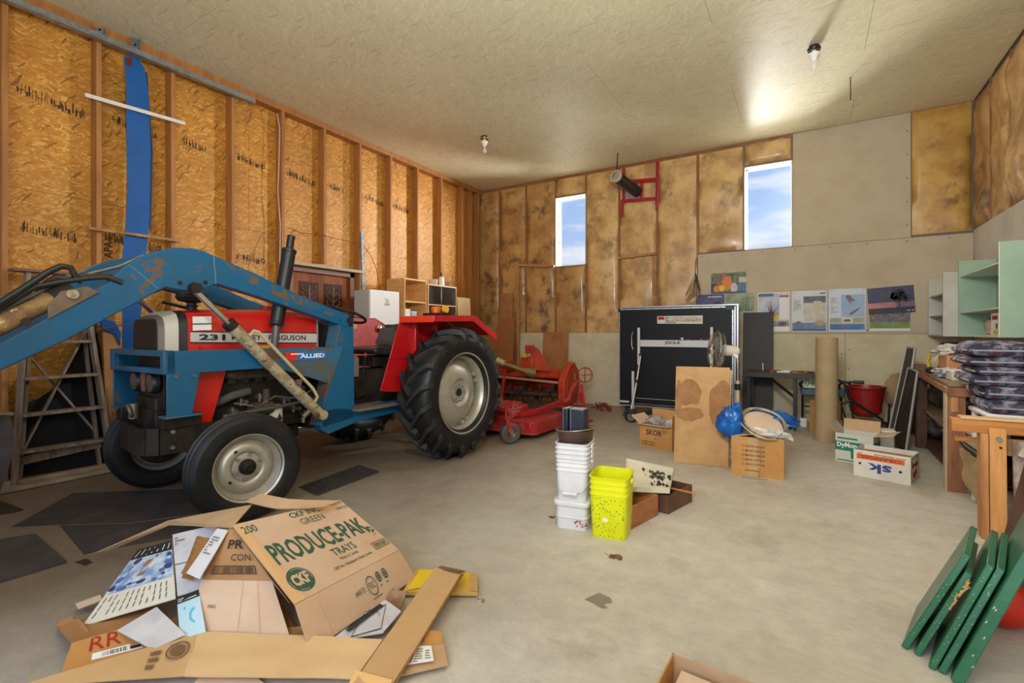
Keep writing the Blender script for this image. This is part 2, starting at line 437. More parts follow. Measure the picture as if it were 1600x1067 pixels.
FLOOR = floor_mat()
BLACK = mk('black_plastic', srgb(26, 26, 28), rough=.45)
DARK = mk('dark_iron', srgb(34, 30, 27), srgb(52, 42, 33), ns=14, rough=.6, bump=.15, bs=60, c3=srgb(20, 18, 16), lo3=.5, hi3=.6, ns3=7, spec=.3)
RUBBER = mk('tyre_rubber', srgb(22, 23, 25), srgb(32, 31, 31), ns=9, rough=.45, bump=.08, bs=50, spec=.35)
RUB2 = mk('lug_rubber', srgb(32, 32, 33), srgb(50, 48, 46), ns=10, rough=.55, spec=.35)
SILVER = mk('silver_wheel_paint', srgb(186, 180, 164), srgb(164, 156, 138), ns=7, lo=.4, hi=.75, rough=.38, metal=.5, c3=srgb(120, 102, 80), lo3=.68, hi3=.76, ns3=8)
CHROME = mk('chrome', srgb(215, 215, 215), rough=.15, metal=1)
STEEL = mk('galvanised_steel', srgb(165, 172, 175), srgb(140, 148, 152), ns=15, rough=.4, metal=.75)
BLUE = mk('blue_loader_paint', srgb(8, 88, 128), srgb(26, 82, 110), ns=3, lo=.4, hi=.7, rough=.38, r2=.5, bump=.05, bs=30, c3=srgb(112, 84, 56), lo3=.62, hi3=.70, ns3=4.5)
BLUE_W = mk('worn_blue_paint', srgb(34, 100, 136), srgb(80, 88, 82), ns=5, lo=.45, hi=.6, rough=.5, bump=.1, bs=30, c3=srgb(104, 74, 48), lo3=.5, hi3=.6, ns3=7)
RED = mk('red_paint', srgb(206, 34, 26), srgb(190, 30, 24), ns=4, rough=.3, coat=.3)
RED_F = mk('fender_red', srgb(186, 22, 26), srgb(170, 20, 24), ns=4, rough=.3, coat=.3)
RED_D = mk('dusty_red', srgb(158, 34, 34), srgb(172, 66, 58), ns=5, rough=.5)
MOWRED = mk('mower_red', srgb(164, 28, 34), srgb(146, 34, 36), ns=5, rough=.4, c3=srgb(168, 104, 90), lo3=.50, hi3=.75, ns3=5)
ORANGE = mk('tiller_orange', srgb(190, 66, 30), srgb(164, 52, 26), ns=6, rough=.45, c3=srgb(98, 52, 34), lo3=.6, hi3=.7, ns3=8)
TINE = mk('tine_steel', srgb(60, 50, 42), srgb(84, 66, 50), ns=10, rough=.6)
CREAM = mk('cream_cylinder', srgb(168, 156, 128), srgb(132, 112, 82), ns=16, lo=.45, hi=.62, rough=.5, c3=srgb(92, 66, 46), lo3=.56, hi3=.62, ns3=18)
RUSTY = mk('rusty_cylinder', srgb(116, 82, 52), srgb(150, 118, 66), ns=14, lo=.4, hi=.6, rough=.6, bump=.2, bs=60, c3=srgb(196, 178, 130), lo3=.6, hi3=.65, ns3=16)
CARD = mk('cardboard', srgb(198, 164, 126), srgb(188, 152, 114), ns=5, rough=.85, bump=.05, bs=14)
CARD_D = mk('darker_cardboard', srgb(176, 128, 80), srgb(160, 112, 66), ns=4, rough=.85)
CARD_P = mk('pale_cardboard', srgb(214, 186, 160), srgb(204, 174, 146), ns=4, rough=.85)
CARD_O = mk('orange_cardboard', srgb(198, 146, 84), srgb(186, 132, 70), ns=4, rough=.8)
CARD_W = mk('white_cardboard', srgb(212, 210, 214), srgb(196, 192, 196), ns=6, rough=.75, c3=srgb(130, 124, 124), lo3=.68, hi3=.72, ns3=14)
INK_G = mk('green_ink', srgb(52, 84, 66), rough=.8)
INK_K = mk('black_ink', srgb(34, 32, 32), rough=.8)
INK_B = mk('brown_ink', srgb(84, 54, 34), rough=.8)
INK_R = mk('red_ink', srgb(168, 40, 24), rough=.8)
WHITE = mk('white_paint', srgb(228, 226, 222), rough=.45)
PAPER = mk('white_paper', srgb(236, 234, 228), rough=.7)
GLASS = mk('dark_glass', srgb(38, 36, 36), rough=.08, spec=.8)
YELLOW = mk('yellow_plastic', srgb(226, 228, 12), srgb(214, 216, 10), ns=3, rough=.4)
PLANK = mk('plank_wood', srgb(196, 132, 66), srgb(168, 104, 48), ns=3, st=(1, 1, 8), rough=.6, c3=srgb(106, 60, 30), lo3=.66, hi3=.72, ns3=4)
PLANK_X = mk('plank_wood_long', srgb(198, 142, 84), srgb(164, 106, 56), ns=3, st=(8, 8, 1), rough=.6, c3=srgb(92, 56, 32), lo3=.64, hi3=.70, ns3=3)
GREYWOOD = mk('weathered_wood', srgb(150, 132, 114), srgb(112, 94, 78), ns=4, st=(5, 5, .8), rough=.75)
GREENW = mk('green_painted_wood', srgb(44, 110, 76), srgb(36, 94, 64), ns=5, rough=.3, c3=srgb(20, 60, 44), lo3=.64, hi3=.68, ns3=14, bump=.1, bs=30)
MINT = mk('mint_paint', srgb(158, 184, 160), srgb(148, 174, 150), ns=3, rough=.55)
RUBMAT = mk('black_rubber_mat', srgb(58, 54, 54), srgb(74, 66, 62), ns=5, rough=.8, bump=.2, bs=80, c3=srgb(96, 80, 64), lo3=.58, hi3=.75, ns3=3)

# ================================================================ THE SETTING
XL, XR, YB, YF, ZC = -5.62, 1.71, 7.90, -1.40, 4.03
MORTAR = mk('outer_wall', srgb(120, 112, 100), rough=.9)
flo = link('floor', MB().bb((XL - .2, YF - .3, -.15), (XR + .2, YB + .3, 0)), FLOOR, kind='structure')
for k_, (q_, m_) in enumerate(((((912, 936), (925, 930), (938, 926), (952, 934), (956, 942), (944, 944), (950, 950), (940, 951), (930, 944)), mk('stain_grey', srgb(140, 130, 114), rough=.6)), (((-30, 783), (8, 784), (34, 796), (18, 803), (-30, 806)), mk('stain_dark', srgb(62, 52, 40), rough=.4)), (((115, 878), (135, 872), (146, 878), (132, 884)), mk('stain_dark', (1, 1, 1, 1))))):
    p_ = [AZ(x_, y_, .0012) for x_, y_ in q_]; c_ = sum(p_, V()) / len(p_); o2 = []
    for a_, b_ in zip(p_, p_[1:] + p_[:1]):
        for f_ in (0, .33, .66): v_ = a_.lerp(b_, f_); o2.append(v_ + (v_ - c_) * .22 * noise.noise(v_ * 23))
    link('oil_stain', MB().add(o2, [tuple(range(len(o2)))]), m_, parent=flo, smooth=0)
ground = link('ground_outside', MB().bb((-60, YB + .35, -.4), (60, 90, -.3)), mk('pale_gravel', srgb(190, 186, 172), srgb(170, 166, 150), ns=3, rough=.9), kind='structure')

ceil = link('ceiling', MB().bb((XL - .2, YF - .2, ZC + .012), (XR + .2, YB + .2, ZC + .15)), MORTAR, kind='structure')
y = YF; row = 0
while y < YB:
    x = XL - (1.22 if row % 2 else 0)
    while x < XR:
        a, b = max(x, XL), min(x + 2.44, XR)
        if b - a > .05: link('ceiling_panel', MB().bb((a + .0015, y + .0015, ZC), (b - .0015, min(y + 1.22, YB) - .0015, ZC + .012)), CEIL, parent=ceil, smooth=0)
        x += 2.44
    y += 1.22; row += 1

# ---- left wall: strand board on bare studs
wl = link('wall_left', MB().bb((XL - .2, YF - .2, -.1), (XL - .012, 3.80, ZC + .1)).bb((XL - .2, 4.74, -.1), (XL - .012, YB + .2, ZC + .1)).bb((XL - .2, 3.80, 2.04), (XL - .012, 4.74, ZC + .1)), MORTAR, kind='structure')
DY0, DY1, DZ = 3.80, 4.74, 2.04
for r, (z0, z1) in enumerate(((0, 1.22), (1.22, 2.44), (2.44, 3.66), (3.66, ZC))):
    y = YF - (1.22 if r % 2 else .2)
    while y < YB:
        a, b = max(y, YF), min(y + 2.44, YB); z1b = z1 - .003
        if b > a:
            segs = [(a, b, z0, z1b)]
            if z0 < DZ and b > DY0 and a < DY1:
                segs = []
                if a < DY0: segs.append((a, DY0, z0, z1b))
                if b > DY1: segs.append((max(a, DY1), b, z0, z1b))
                if z1b > DZ: segs.append((max(a, DY0), min(b, DY1), DZ, z1b))
            for (p, q, u, v) in segs:
                if q - p > .04: link('osb_panel', MB().bb((XL - .012, p + .0015, u), (XL, q - .0015, v)), OSB, parent=wl, smooth=0)
        y += 2.44
studs_y = [1.22 + .605 * k for k in range(-4, 11)] + [7.55, 7.80]
SD = .125
for y in studs_y:
    z0 = 2.16 if 3.75 < y < 4.8 else .04
    link('stud', MB().bb((XL, y - .02, z0), (XL + SD, y + .02, ZC - .08)), STUD, parent=wl, bevel=.003)
link('top_plate', MB().bb((XL, YF, ZC - .08), (XL + SD, YB, ZC)).bb((XL, YF, ZC - .04), (XL + SD + .003, YB, ZC - .0385)), STUD, parent=wl)
link('bottom_plate', MB().bb((XL, YF, 0), (XL + SD, 3.75, .04)).bb((XL, 4.80, 0), (XL + SD, YB, .04)), STUD, parent=wl)
# mill stamps printed on the boards
STAMP = mk('stamp_ink', srgb(70, 42, 22), rough=.8)
rr = random.Random(4)
for k, y in enumerate(studs_y[3:12]):
    for zz, pr_ in ((3.22, 1), (2.08, .7)):
        if rr.random() > pr_ or (zz < 2.2 and y > 3.2): continue
        P = Panel((XL, y + .06, zz), (XL, y + .56, zz - .06), (XL, y + .56, zz + .06), (XL, y + .06, zz + .12), lift=-.0012)
        P.n = V((1, 0, 0)); P.l = .0012
        mb = MB(); u = rr.uniform(.02, .2); u_end = rr.uniform(.6, .98)
        while u < u_end:
            h = rr.uniform(.35, .95); v0 = rr.uniform(0, .25); P.rect(u, v0, u + rr.choice((.008, .012, .02)), v0 + h * .8, mb)
            if rr.random() < .4: P.rect(u, v0 + .2, u + .04, v0 + .26, mb)
            u += rr.choice((.014, .02, .028, .045))
        if rr.random() < .5: P.hoop(min(u_end + .03, .93), .5, .05, .22, t=.6, mb=mb)
        link('printed_stamp', mb, STAMP, parent=wl, smooth=0)
P = Panel((XL, 1.93, 1.98), (XL, 1.93, 2.12), (XL, 1.87, 2.12), (XL, 1.87, 1.98)); P.n = V((1, 0, 0))
P = Panel((XL, 1.90, 1.93), (XL, 1.90, 2.09), (XL, 1.97, 2.09), (XL, 1.97, 1.93)); P.n = V((1, 0, 0))
mbx = P.text('APA', 0, 1, 1, 0, bold=.02)
link('printed_stamp', mbx, INK_K, parent=wl, smooth=0)

# ---- carved wooden door in the left wall
DOORW = mk('varnished_door', srgb(142, 78, 40), srgb(116, 58, 28), ns=3, st=(4, 4, .7), rough=.6, spec=.25)
CARVE = mk('carved_dark_wood', srgb(58, 34, 24), rough=.6, spec=.25)
door = link('door_1', MB().bb((XL - .03, DY0 + .02, .01), (XL + .01, DY1 - .02, DZ - .02)), DOORW, kind='structure')
for (a, b) in ((DY0 + .13, DY0 + .43), (DY1 - .43, DY1 - .13)):
    for (c, d) in ((1.42, 1.90), (.85, 1.32), (.15, .75)):
        link('door_panel', MB().bb((XL + .01, a, c), (XL + .016, b, d)), CARVE, parent=door, bevel=.002)
        mb = MB(); ym, zm = (a + b) / 2, (c + d) / 2; hh = (d - c) / 2 * .8
        for sgn in (-1, 1):
            for q in range(4):
                z0 = zm - hh + q * hh * .45
                mb.tube([(XL + .018, ym, z0), (XL + .022, ym + sgn * .05, z0 + hh * .25), (XL + .022, ym + sgn * .10, z0 + hh * .35), (XL + .02, ym + sgn * .11, z0 + hh * .62), (XL + .02, ym + sgn * .075, z0 + hh * .6)], .008, 6)
        mb.tube([(XL + .02, ym, zm - hh), (XL + .02, ym, zm + hh)], .009, 6)
        link('carving', mb, mk('carving_wood', srgb(128, 84, 60), rough=.4), parent=door)
link('door_frame', MB().bb((XL - .02, DY0 - .05, 0), (XL + .06, DY0 + .02, DZ + .04)).bb((XL - .02, DY1 - .02, 0), (XL + .06, DY1 + .05, DZ + .04)).bb((XL - .02, DY0 - .05, DZ - .02), (XL + .06, DY1 + .05, DZ + .05)), mk('dark_frame', srgb(120, 70, 36), rough=.5), parent=door)
link('door_handle', MB().ball((XL + .07, DY0 + .08, 1.0), .03).cyl((XL, DY0 + .08, 1.0), (XL + .06, DY0 + .08, 1.0), .012), mk('brass', srgb(190, 150, 70), rough=.3, metal=1), parent=door)
link('trim_1', MB().bb((XL + .06, DY0 - .08, 2.085), (XL + .15, 4.93, 2.125)), mk('grey_header', srgb(176, 160, 134), rough=.7), kind='structure', bevel=.003)

# ---- back wall with two high windows
W1 = (-3.885, -3.300, 2.42, 3.655); W2 = (-.800, -.185, 2.445, 3.665)
YO = YB + .16
mb = MB(); A, B_ = YB + .02, YO
for (a, b, c, d) in ((XL - .2, W1[0], 0, ZC), (W1[0], W1[1], 0, W1[2]), (W1[0], W1[1], W1[3], ZC), (W1[1], W2[0], 0, ZC), (W2[0], W2[1], 0, W2[2]), (W2[0], W2[1], W2[3], ZC), (W2[1], XR + .2, 0, ZC)):
    mb.bb((a, A, c - (.1 if c == 0 else 0)), (b, B_, d + (.1 if d == ZC else 0)))
wb = link('wall_back', mb, MORTAR, kind='structure')


def batt(x0, x1, z0, z1, mat, seed, parent, plane='Y', bulge=.035):
    """one bay of fibreglass bulging behind its plastic film"""
    nx, nz = max(3, int((x1 - x0) / .07)), max(4, int((z1 - z0) / .07)); vs = []; fs = []
    for i in range(nx + 1):
        for j in range(nz + 1):
            u, v = i / nx, j / nz; x = x0 + (x1 - x0) * u; z = z0 + (z1 - z0) * v
            e = min(1, 5 * min(u, 1 - u)) * min(1, 8 * min(v, 1 - v)) 
            k = .010 + e * bulge * (.55 + .9 * noise.noise(V((x * 2.2 + seed, z * 2.2, seed)))) + .006 * noise.noise(V((x * 9, z * 5, seed)))
            vs.append(V((x, YB + .02 - max(k, .004), z)) if plane == 'Y' else V((XR + .02 - max(k, .004), x, z)))
    m = nz + 1
    for i in range(nx):
        for j in range(nz): fs.append((i * m + j, (i + 1) * m + j, (i + 1) * m + j + 1, i * m + j + 1))
    mb = MB(); mb.add(vs, fs)
    # closed edge back to the wall
    n = len(mb.v); loop = [i * m for i in range(nx + 1)] + [nx * m + j for j in range(1, m)] + [i * m + nz for i in range(nx - 1, -1, -1)] + [j for j in range(nz - 1, 0, -1)]
    back = [V((p.x, YB + .02, p.z)) if plane == 'Y' else V((XR + .02, p.y, p.z)) for p in (mb.v[i] for i in loop)]
    mb.v += back; q = len(loop)
    mb.f += [(loop[i], loop[(i + 1) % q], n + (i + 1) % q, n + i) for i in range(q)] + [tuple(range(n, n + q))]
    return link('insulation_batt', mb, mat, parent=parent, smooth=80)


bays = [(-5.60, -5.10, 1.23, ZC, INSUL2), (-5.07, -4.52, 1.23, ZC, INSUL2), (-4.48, -3.90, 1.23, ZC, INSUL2),
        (-3.87, -3.32, 1.23, W1[2] - .01, INSUL2), (-3.87, -3.32, W1[3] + .03, ZC, INSUL), (-3.28, -2.72, 1.23, ZC, INSUL), (-2.68, -2.09, 1.23, ZC, INSUL),
        (-2.05, -1.465, 1.23, ZC, INSUL), (-1.435, -.82, 2.46, ZC, INSUL), (-.79, -.20, W2[3] + .03, ZC, INSUL), (1.13, 1.69, 2.47, ZC, mk('golden_insulation', srgb(206, 164, 84), srgb(178, 132, 60), ns=3, rough=.4, bump=.6, bs=7, coat=.6, c3=srgb(140, 100, 56), lo3=.56, hi3=.72, ns3=4))]
for i, (a, b, c, d, m) in enumerate(bays): batt(a, b, c, d, m, i * 3.7, wb)
for x, z0 in ((-5.085, 1.23), (-4.50, 1.23), (-3.885, 1.23), (-3.30, 1.23), (-2.70, 1.23), (-2.07, 1.23), (-1.45, 2.44)):
    segs = [(z0, ZC)] if x not in (-3.885, -3.30) else [(z0, W1[2]), (W1[3], ZC)]
    for a, b in segs: link('stud', MB().bb((x - .02, YB + .002, a), (x + .02, YB + .02, b)), FILM, parent=wb, bevel=.004)
link('top_plate', MB().bb((XL, YB + .0, ZC - .05), (-.19, YB + .02, ZC)), FILM, parent=wb)


def dry(a, b, c, d, m, parent=wb): return link('drywall_panel', MB().bb((a + .002, YB, c + .002), (b - .002, YB + .02, d - .002)), m, parent=parent, bevel=.002, smooth=0)


dry(-4.63, -2.19, 0, 1.23, DRY2); dry(-2.19, .43, 0, 1.22, DRY2); dry(.43, XR, 0, 1.22, DRY2)
dry(-1.45, XR, 1.22, 2.44, DRY); dry(-.18, 1.12, 2.44, ZC, DRY)
link('plywood_panel', MB().bb((XL, YB, 0), (-5.10, YB + .02, 1.23)), PLY, parent=wb, bevel=.002)
link('plywood_panel', MB().bb((-5.095, YB, 0), (-4.635, YB + .02, 1.23)), PLY, parent=wb, bevel=.002)
# screw heads on the drywall seams
mb = MB()
for (x, z) in [(-1.38 + .41 * i, 2.40) for i in range(8)] + [(-1.38 + .41 * i, 1.26) for i in range(8)] + [(1.08, 2.6 + .3 * i) for i in range(5)] + [(.39, .2 + .25 * i) for i in range(4)] + [(.47, .25 + .25 * i) for i in range(4)]:
    mb.cyl((x, YB + .001, z), (x, YB - .001, z), .008, n=8)
link('screw_heads', mb, mk('rust_dot', srgb(98, 70, 50), rough=.7), parent=wb, kind='stuff')


def glass_mat():
    m = bpy.data.materials.new('window_glass'); m.use_nodes = True; t = m.node_tree; t.nodes.clear(); n, l = t.nodes.new, t.links.new
    o = n('ShaderNodeOutputMaterial'); mx = n('ShaderNodeMixShader'); tr = n('ShaderNodeBsdfTransparent'); g = n('ShaderNodeBsdfGlossy'); g.inputs[1].default_value = .02
    mx.inputs[0].default_value = .06; l(tr.outputs[0], mx.inputs[1]); l(g.outputs[0], mx.inputs[2]); l(mx.outputs[0], o.inputs[0]); return m


WG = glass_mat()
for i, (a, b, c, d) in enumerate((W1, W2)):
    fr = link('window_%d' % (i + 1), MB().bb((a, YB + .10, c), (a + .035, YB + .14, d)).bb((b - .02, YB + .10, c), (b, YB + .14, d)).bb((a, YB + .10, d - .03), (b, YB + .14, d)).bb((a, YB + .10, c), (b, YB + .14, c + .025)), WHITEW, kind='structure', bevel=.003)
    link('pane', MB().bb((a + .03, YB + .118, c + .02), (b - .015, YB + .122, d - .025)), WG, parent=fr, smooth=0)
    link('window_jamb', MB().bb((a - .001, YB - .004, c), (a + .012, YB + .10, d)).bb((b - .012, YB - .004, c), (b + .001, YB + .10, d)).bb((a, YB - .004, d - .012), (b, YB + .10, d + .001)).bb((a, YB - .004, c - .001), (b, YB + .10, c + .012)), WHITEW, parent=fr)
    if i == 0: link('sash_rail', MB().bb((a + .05, YB + .095, c + .03), (a + .062, YB + .115, d - .12)), BLACK, parent=fr)

# ---- right wall
wr = link('wall_right', MB().bb((XR + .02, YF - .2, -.1), (XR + .2, YB + .2, ZC + .1)), MORTAR, kind='structure')
WR = mk('pale_painted_wall', srgb(214, 208, 196), srgb(204, 196, 182), ns=3, rough=.7)
for k in range(4):
    a = YB - 2.44 * (k + 1); link('drywall_panel', MB().bb((XR, max(a, YF) + .002, 0), (XR + .02, a + 2.438, 2.47)), WR, parent=wr, smooth=0)
for k in range(15):
    b = YB - .02 - .61 * k; a = max(b - .57, YF)
    if b - a > .1: batt(a, b, 2.48, ZC, INSUL if k % 3 else INSUL2, 40 + k * 2.3, wr, 'X', bulge=.09)
    link('stud', MB().bb((XR + .0, b, 2.47), (XR + .02, min(b + .04, YB), ZC)), FILM, parent=wr)

# ---- front wall with an unseen overhead doorway, left open to let in light
link('wall_front', MB().bb((XL - .2, YF - .2, -.1), (-5.1, YF, ZC + .1)).bb((1.1, YF - .2, -.1), (XR + .2, YF, ZC + .1)).bb((-5.1, YF - .2, 3.7), (1.1, YF, ZC + .1)), MORTAR, kind='structure')

# ================================================================ on the ceiling and the walls
AMBER_M = mk('dull_brass', srgb(150, 122, 50), rough=.4, metal=.6)
CLEAR = mk('clear_bulb', srgb(236, 236, 232), rough=.1, alpha=.45)


def bulb(x, y, label, m):
    t = Thing('ceiling_bulb', label, 'light bulb', (x, y, ZC), group='bare bulbs on the ceiling')
    t.p('mounting_plate', MB().lathe((0, 0, -.045), (0, 0, 1), [(0, 0), (0, .055), (.018, .06), (.024, .05), (.024, 0)], 20), m, bevel=0)
    t.p('box', MB().cyl((0, 0, -.03), (0, 0, .0), .045, n=14), BLACK)
    t.p('socket', MB().lathe((0, 0, -.15), (0, 0, 1), [(0, 0), (0, .022), (.03, .03), (.06, .05), (.075, .05), (.085, .02), (.105, .018), (.105, 0)], 18), PAPER)
    t.p('bulb', MB().lathe((0, 0, -.245), (0, 0, 1), [(0, 0), (.006, .018), (.022, .03), (.04, .031), (.06, .022), (.08, .014), (.098, .013)], 18), CLEAR)
    return t


bulb(-3.936, 5.719, 'bare clear bulb under a brass plate, nearer the left wall', AMBER_M)
bulb(.053, 5.59, 'bare clear bulb under a dark plate, nearer the right wall', mk('dark_plate', srgb(52, 46, 34), rough=.3, metal=.6))

t = Thing('door_track', 'long galvanised overhead door track running along the top of the left wall', 'track', (-5.44, .9, 3.86))
t.p('rail', MB().prism([(-.03, .0), (.03, .0), (.03, .05), (.022, .05), (.022, .008), (-.022, .008), (-.022, .05), (-.03, .05)], 'y', -2.1, 2.34), STEEL)
for yy, zz in ((.92, .13), (1.19, .17)):
    b = t.p('hanger_bracket', MB().bb((-.035, yy - .03, .03), (-.03, yy + .03, zz)).bb((-.035, yy + .026, .03), (.02, yy + .03, zz)), STEEL)
    t.p('bolt', MB().cyl((-.03, yy, .07), (-.02, yy, .07), .009, n=8).cyl((-.03, yy, .11), (-.02, yy, .11), .009, n=8), DARK, parent=b)
t.p('splice_plate', MB().bb((-.034, 1.22, .01), (-.03, 1.40, .045)), STEEL)

BLUEP = mk('glossy_blue_plastic', srgb(10, 88, 160), srgb(8, 78, 146), ns=2, rough=.3, coat=.3, c3=srgb(190, 210, 228), lo3=.7, hi3=.72, ns3=9)
XP = XL + SD + .012
out = [(193, 88), (197, 130), (197, 200), (199, 300), (196, 350), (191, 400), (191, 640), (212, 640), (214, 560), (228, 400), (233, 340), (235, 240), (232, 150), (226, 108), (215, 90)]
pts = [AX(px, py, XP) for px, py in out]; pts[6].z = .03; pts[7].z = .03
t = Thing('blue_plastic_strip', 'tall narrow blue plastic sheet standing against the left wall studs up to the ceiling', 'plastic sheet', (XP, 2.15, 0))
t.p('sheet', MB().poly(pts, .006), BLUEP, world=True)
t.p('tape', MB().poly([AX(px, py, XP + .009) for px, py in ((197, 90), (207, 92), (207, 104), (197, 101))], .002), mk('dark_red_tape', srgb(96, 28, 26), rough=.5), world=True)
t.p('side_edge', MB().poly([AX(px, py, XP - .01) for px, py in ((226, 112), (230, 113), (239, 240), (236, 360), (233, 358), (235, 240))], .006), mk('dark_blue_edge', srgb(12, 44, 84), rough=.4), world=True)

solo('metal_strip', MB().bar(AX(133, 148, XP + .03), AX(289, 193, XP + .03), .012, .035).cyl(AX(145, 151, XP + .035), AX(145, 151, XP + .045), .006, n=8).cyl(AX(250, 182, XP + .035), AX(250, 182, XP + .045), .006, n=8), mk('white_strip', srgb(222, 214, 208), rough=.4), 'thin white slotted metal strip nailed slantwise across the upper left wall', 'metal strip', bevel=.002)
solo('wood_lath', MB().bar(AX(137, 356, XP + .03), AX(283, 377, XP + .03), .03, .028), mk('lath_wood', srgb(170, 130, 86), srgb(140, 100, 60), ns=6, rough=.7), 'short rough wooden lath nailed across the left wall below the white strip', 'lath', bevel=.004)
solo('pipe_bar', MB().bar(AX(566, 362, XP), AX(568, 452, XP), .012, .05, up=(0, 1, 0)), mk('speckled_blue', srgb(90, 116, 140), srgb(180, 180, 176), ns=30, rough=.5), 'slim blue-grey metal bar fixed upright on a stud right of the carved door', 'bar')
CORD = mk('red_cord', srgb(160, 52, 30), rough=.5)
def cord(name, pts, x, r, m, label): return solo('wall_cable', MB().tube([AX(px, py, x) for px, py in pts], r, 6), m, label, 'cord')
cord('white_cable', [(433, 178), (437, 200), (436, 250), (434, 300), (438, 350), (437, 420)], XP, .006, mk('cable_white', srgb(200, 186, 166), rough=.5), 'thin white electric cable stapled down a stud left of the exhaust')
cord('red_cord', [(437, 362), (430, 378), (420, 400), (414, 425), (412, 445)], XP + .01, .005, CORD, 'red cord hanging down the left wall beside the white cable')
cord('red_wire', [(452, 356), (470, 364), (500, 366), (530, 374), (562, 380)], XP, .005, CORD, 'red wire sagging between the studs above the carved door')
cord('brown_cord', [(569, 385), (580, 400), (588, 420), (592, 440), (594, 452)], XP, .005, CORD, 'brown cord curving down the wall behind the white refrigerator box')

# stove pipe through the back wall with its red tape
REDT = mk('red_tape', srgb(176, 22, 30), srgb(150, 18, 24), ns=20, rough=.4)
t = Thing('tape_grid', 'red tape stuck in a ladder-like grid around the stove pipe on the back wall', 'tape', (-2.35, YB, 3.2))
YT = YB - .075
for q in (((972, 263), (977, 262), (977, 318), (972, 319)), ((1025, 252), (1030, 252), (1029, 328), (1024, 328)), ((972, 282), (1026, 277), (1026, 284), (972, 288)), ((970, 312), (1027, 307), (1027, 312), (970, 317)), ((1000, 286), (1005, 286), (1005, 313), (1000, 313)), ((970, 314), (975, 314), (975, 339), (970, 339))):
    t.p('tape_strip', MB().sheet([AY(px, py, YT) for px, py in q][::-1], .004, 3, .01, q[0][0]), REDT, world=True)
t = Thing('stove_pipe', 'short black stove pipe stub slanting out of the back wall, hung from a rod', 'pipe', (-2.45, YB, 3.55))
e0 = AY(996, 300, YB - .08); e1 = AY(962, 275, YB - .62)
PIPEM = mk('black_pipe', srgb(34, 34, 36), rough=.35)
d = (e1 - e0)
t.p('pipe', MB().lathe(e0, d, [(0, .088), (d.length, .088), (d.length, .078), (0, .078)], 24, closed=True), PIPEM, world=True)
t.p('collar', MB().lathe(e0 + d * .93, d, [(0, .09), (.03, .098), (.045, .098), (.045, .07)], 24), mk('collar_white', srgb(196, 186, 168), rough=.5), world=True)
t.p('end_cap', MB().lathe(e0 + d * .97, d, [(0, 0), (0, .077)], 20), mk('inside_pale', srgb(170, 160, 146), rough=.8), world=True)
t.p('flashing_plate', MB().sheet([AY(px, py, YB - .07) for px, py in ((976, 290), (1001, 287), (1001, 312), (976, 314))][::-1], .004), STEEL, world=True)
t.p('hanger_rod', MB().tube([e1 + V((0, .04, .08)), V((e1.x + .02, e1.y + .04, ZC))], .008, 8), DARK, world=True)
solo('dangling_wire', MB().tube([(.40, 6.47, ZC), (.40, 6.47, ZC - .06), (.40, 6.46, ZC - .26)], .005, 6), DARK, 'short dark wire dangling from the ceiling near the right-hand bulb', 'wire')
WIRE = mk('dry_twig', srgb(86, 66, 46), rough=.8)
mb = MB(); rr = random.Random(3)
b0 = AY(1088, 402, YB - .09)
mb.tube([b0, AY(1086, 425, YB - .10), AY(1087, 440, YB - .11)], .006, 6)
for k in range(14):
    a = AY(1087, 430 + rr.uniform(-4, 8), YB - .11); e2 = AY(1087 + rr.uniform(-16, 10), 455 + rr.uniform(-8, 10), YB - .12 - rr.uniform(0, .06)); mb.tube([a, (a + e2) / 2 + V((rr.uniform(-.02, .02), 0, 0)), e2], .004, 5)
solo('dried_bunch', mb, WIRE, 'bunch of dried dark stems hanging by a string on the back wall', 'dried stems')
solo('crumpled_film', MB().sheet([AY(px, py, YB - .05) for px, py in ((1062, 480), (1088, 478), (1090, 452), (1082, 458))], .003, 10, .12, 5), mk('shiny_film', srgb(206, 184, 150), rough=.15, coat=1, alpha=.8), 'loose crumpled clear plastic film curling off the back wall beside the posters', 'plastic film')

# battens and boards on the left part of the back wall
BAT = mk('pale_batten', srgb(186, 136, 84), srgb(160, 112, 66), ns=5, rough=.7)
def batten(a, b, label, y=YB - .07):
    return solo('batten', MB().bar(AY(*a, y), AY(*b, y), .04, .04, up=(0, 1, 0)), BAT, label, 'batten', bevel=.003)
batten((810, 416), (810, 612), 'upright pale wooden batten below and left of the first window, down to the floor')
batten((807, 414), (866, 416), 'short level wooden batten under the left edge of the first window')
batten((966, 403), (1026, 396), 'level wooden batten nailed under the stove pipe bay')
batten((1021, 400), (1021, 520), 'upright wooden batten hanging down from the level batten under the stove pipe')
def leaning(name, q, mat, label, cat='board', t=.012, y0=.12, **k):
    """four photo points: bottom-left, bottom-right (on the floor), top-right, top-left near the back wall"""
    return None
def wallboard(x0, x1, z1, yfoot, ytop, mat, label, name='plywood_sheet', cat='board', z0=0.0, skew=0):
    return solo(name, MB().sheet([(x0, yfoot, z0), (x1, yfoot, z0), (x1 + skew, ytop, z1), (x0 + skew, ytop, z1)], .012), mat, label, cat)
wallboard(-4.10, -3.60, 1.24, YB - .16, YB - .05, PLY, 'brown hardboard sheet leaning on the back wall behind the orange tiller')
wallboard(-5.05, -4.68, 1.50, YB - .22, YB - .10, mk('reddish_hardboard', srgb(158, 100, 56), rough=.7), 'tall reddish brown hardboard strip standing in the far left corner', z0=0)
wallboard(-5.03, -4.74, 1.98, YB - .12, YB - .06, PLY, 'taller brown panel standing behind the reddish strip in the far left corner')
wallboard(-4.60, -4.38, .62, YB - .12, YB - .07, PLY, 'small brown hardboard offcut low on the back wall left of the tiller')

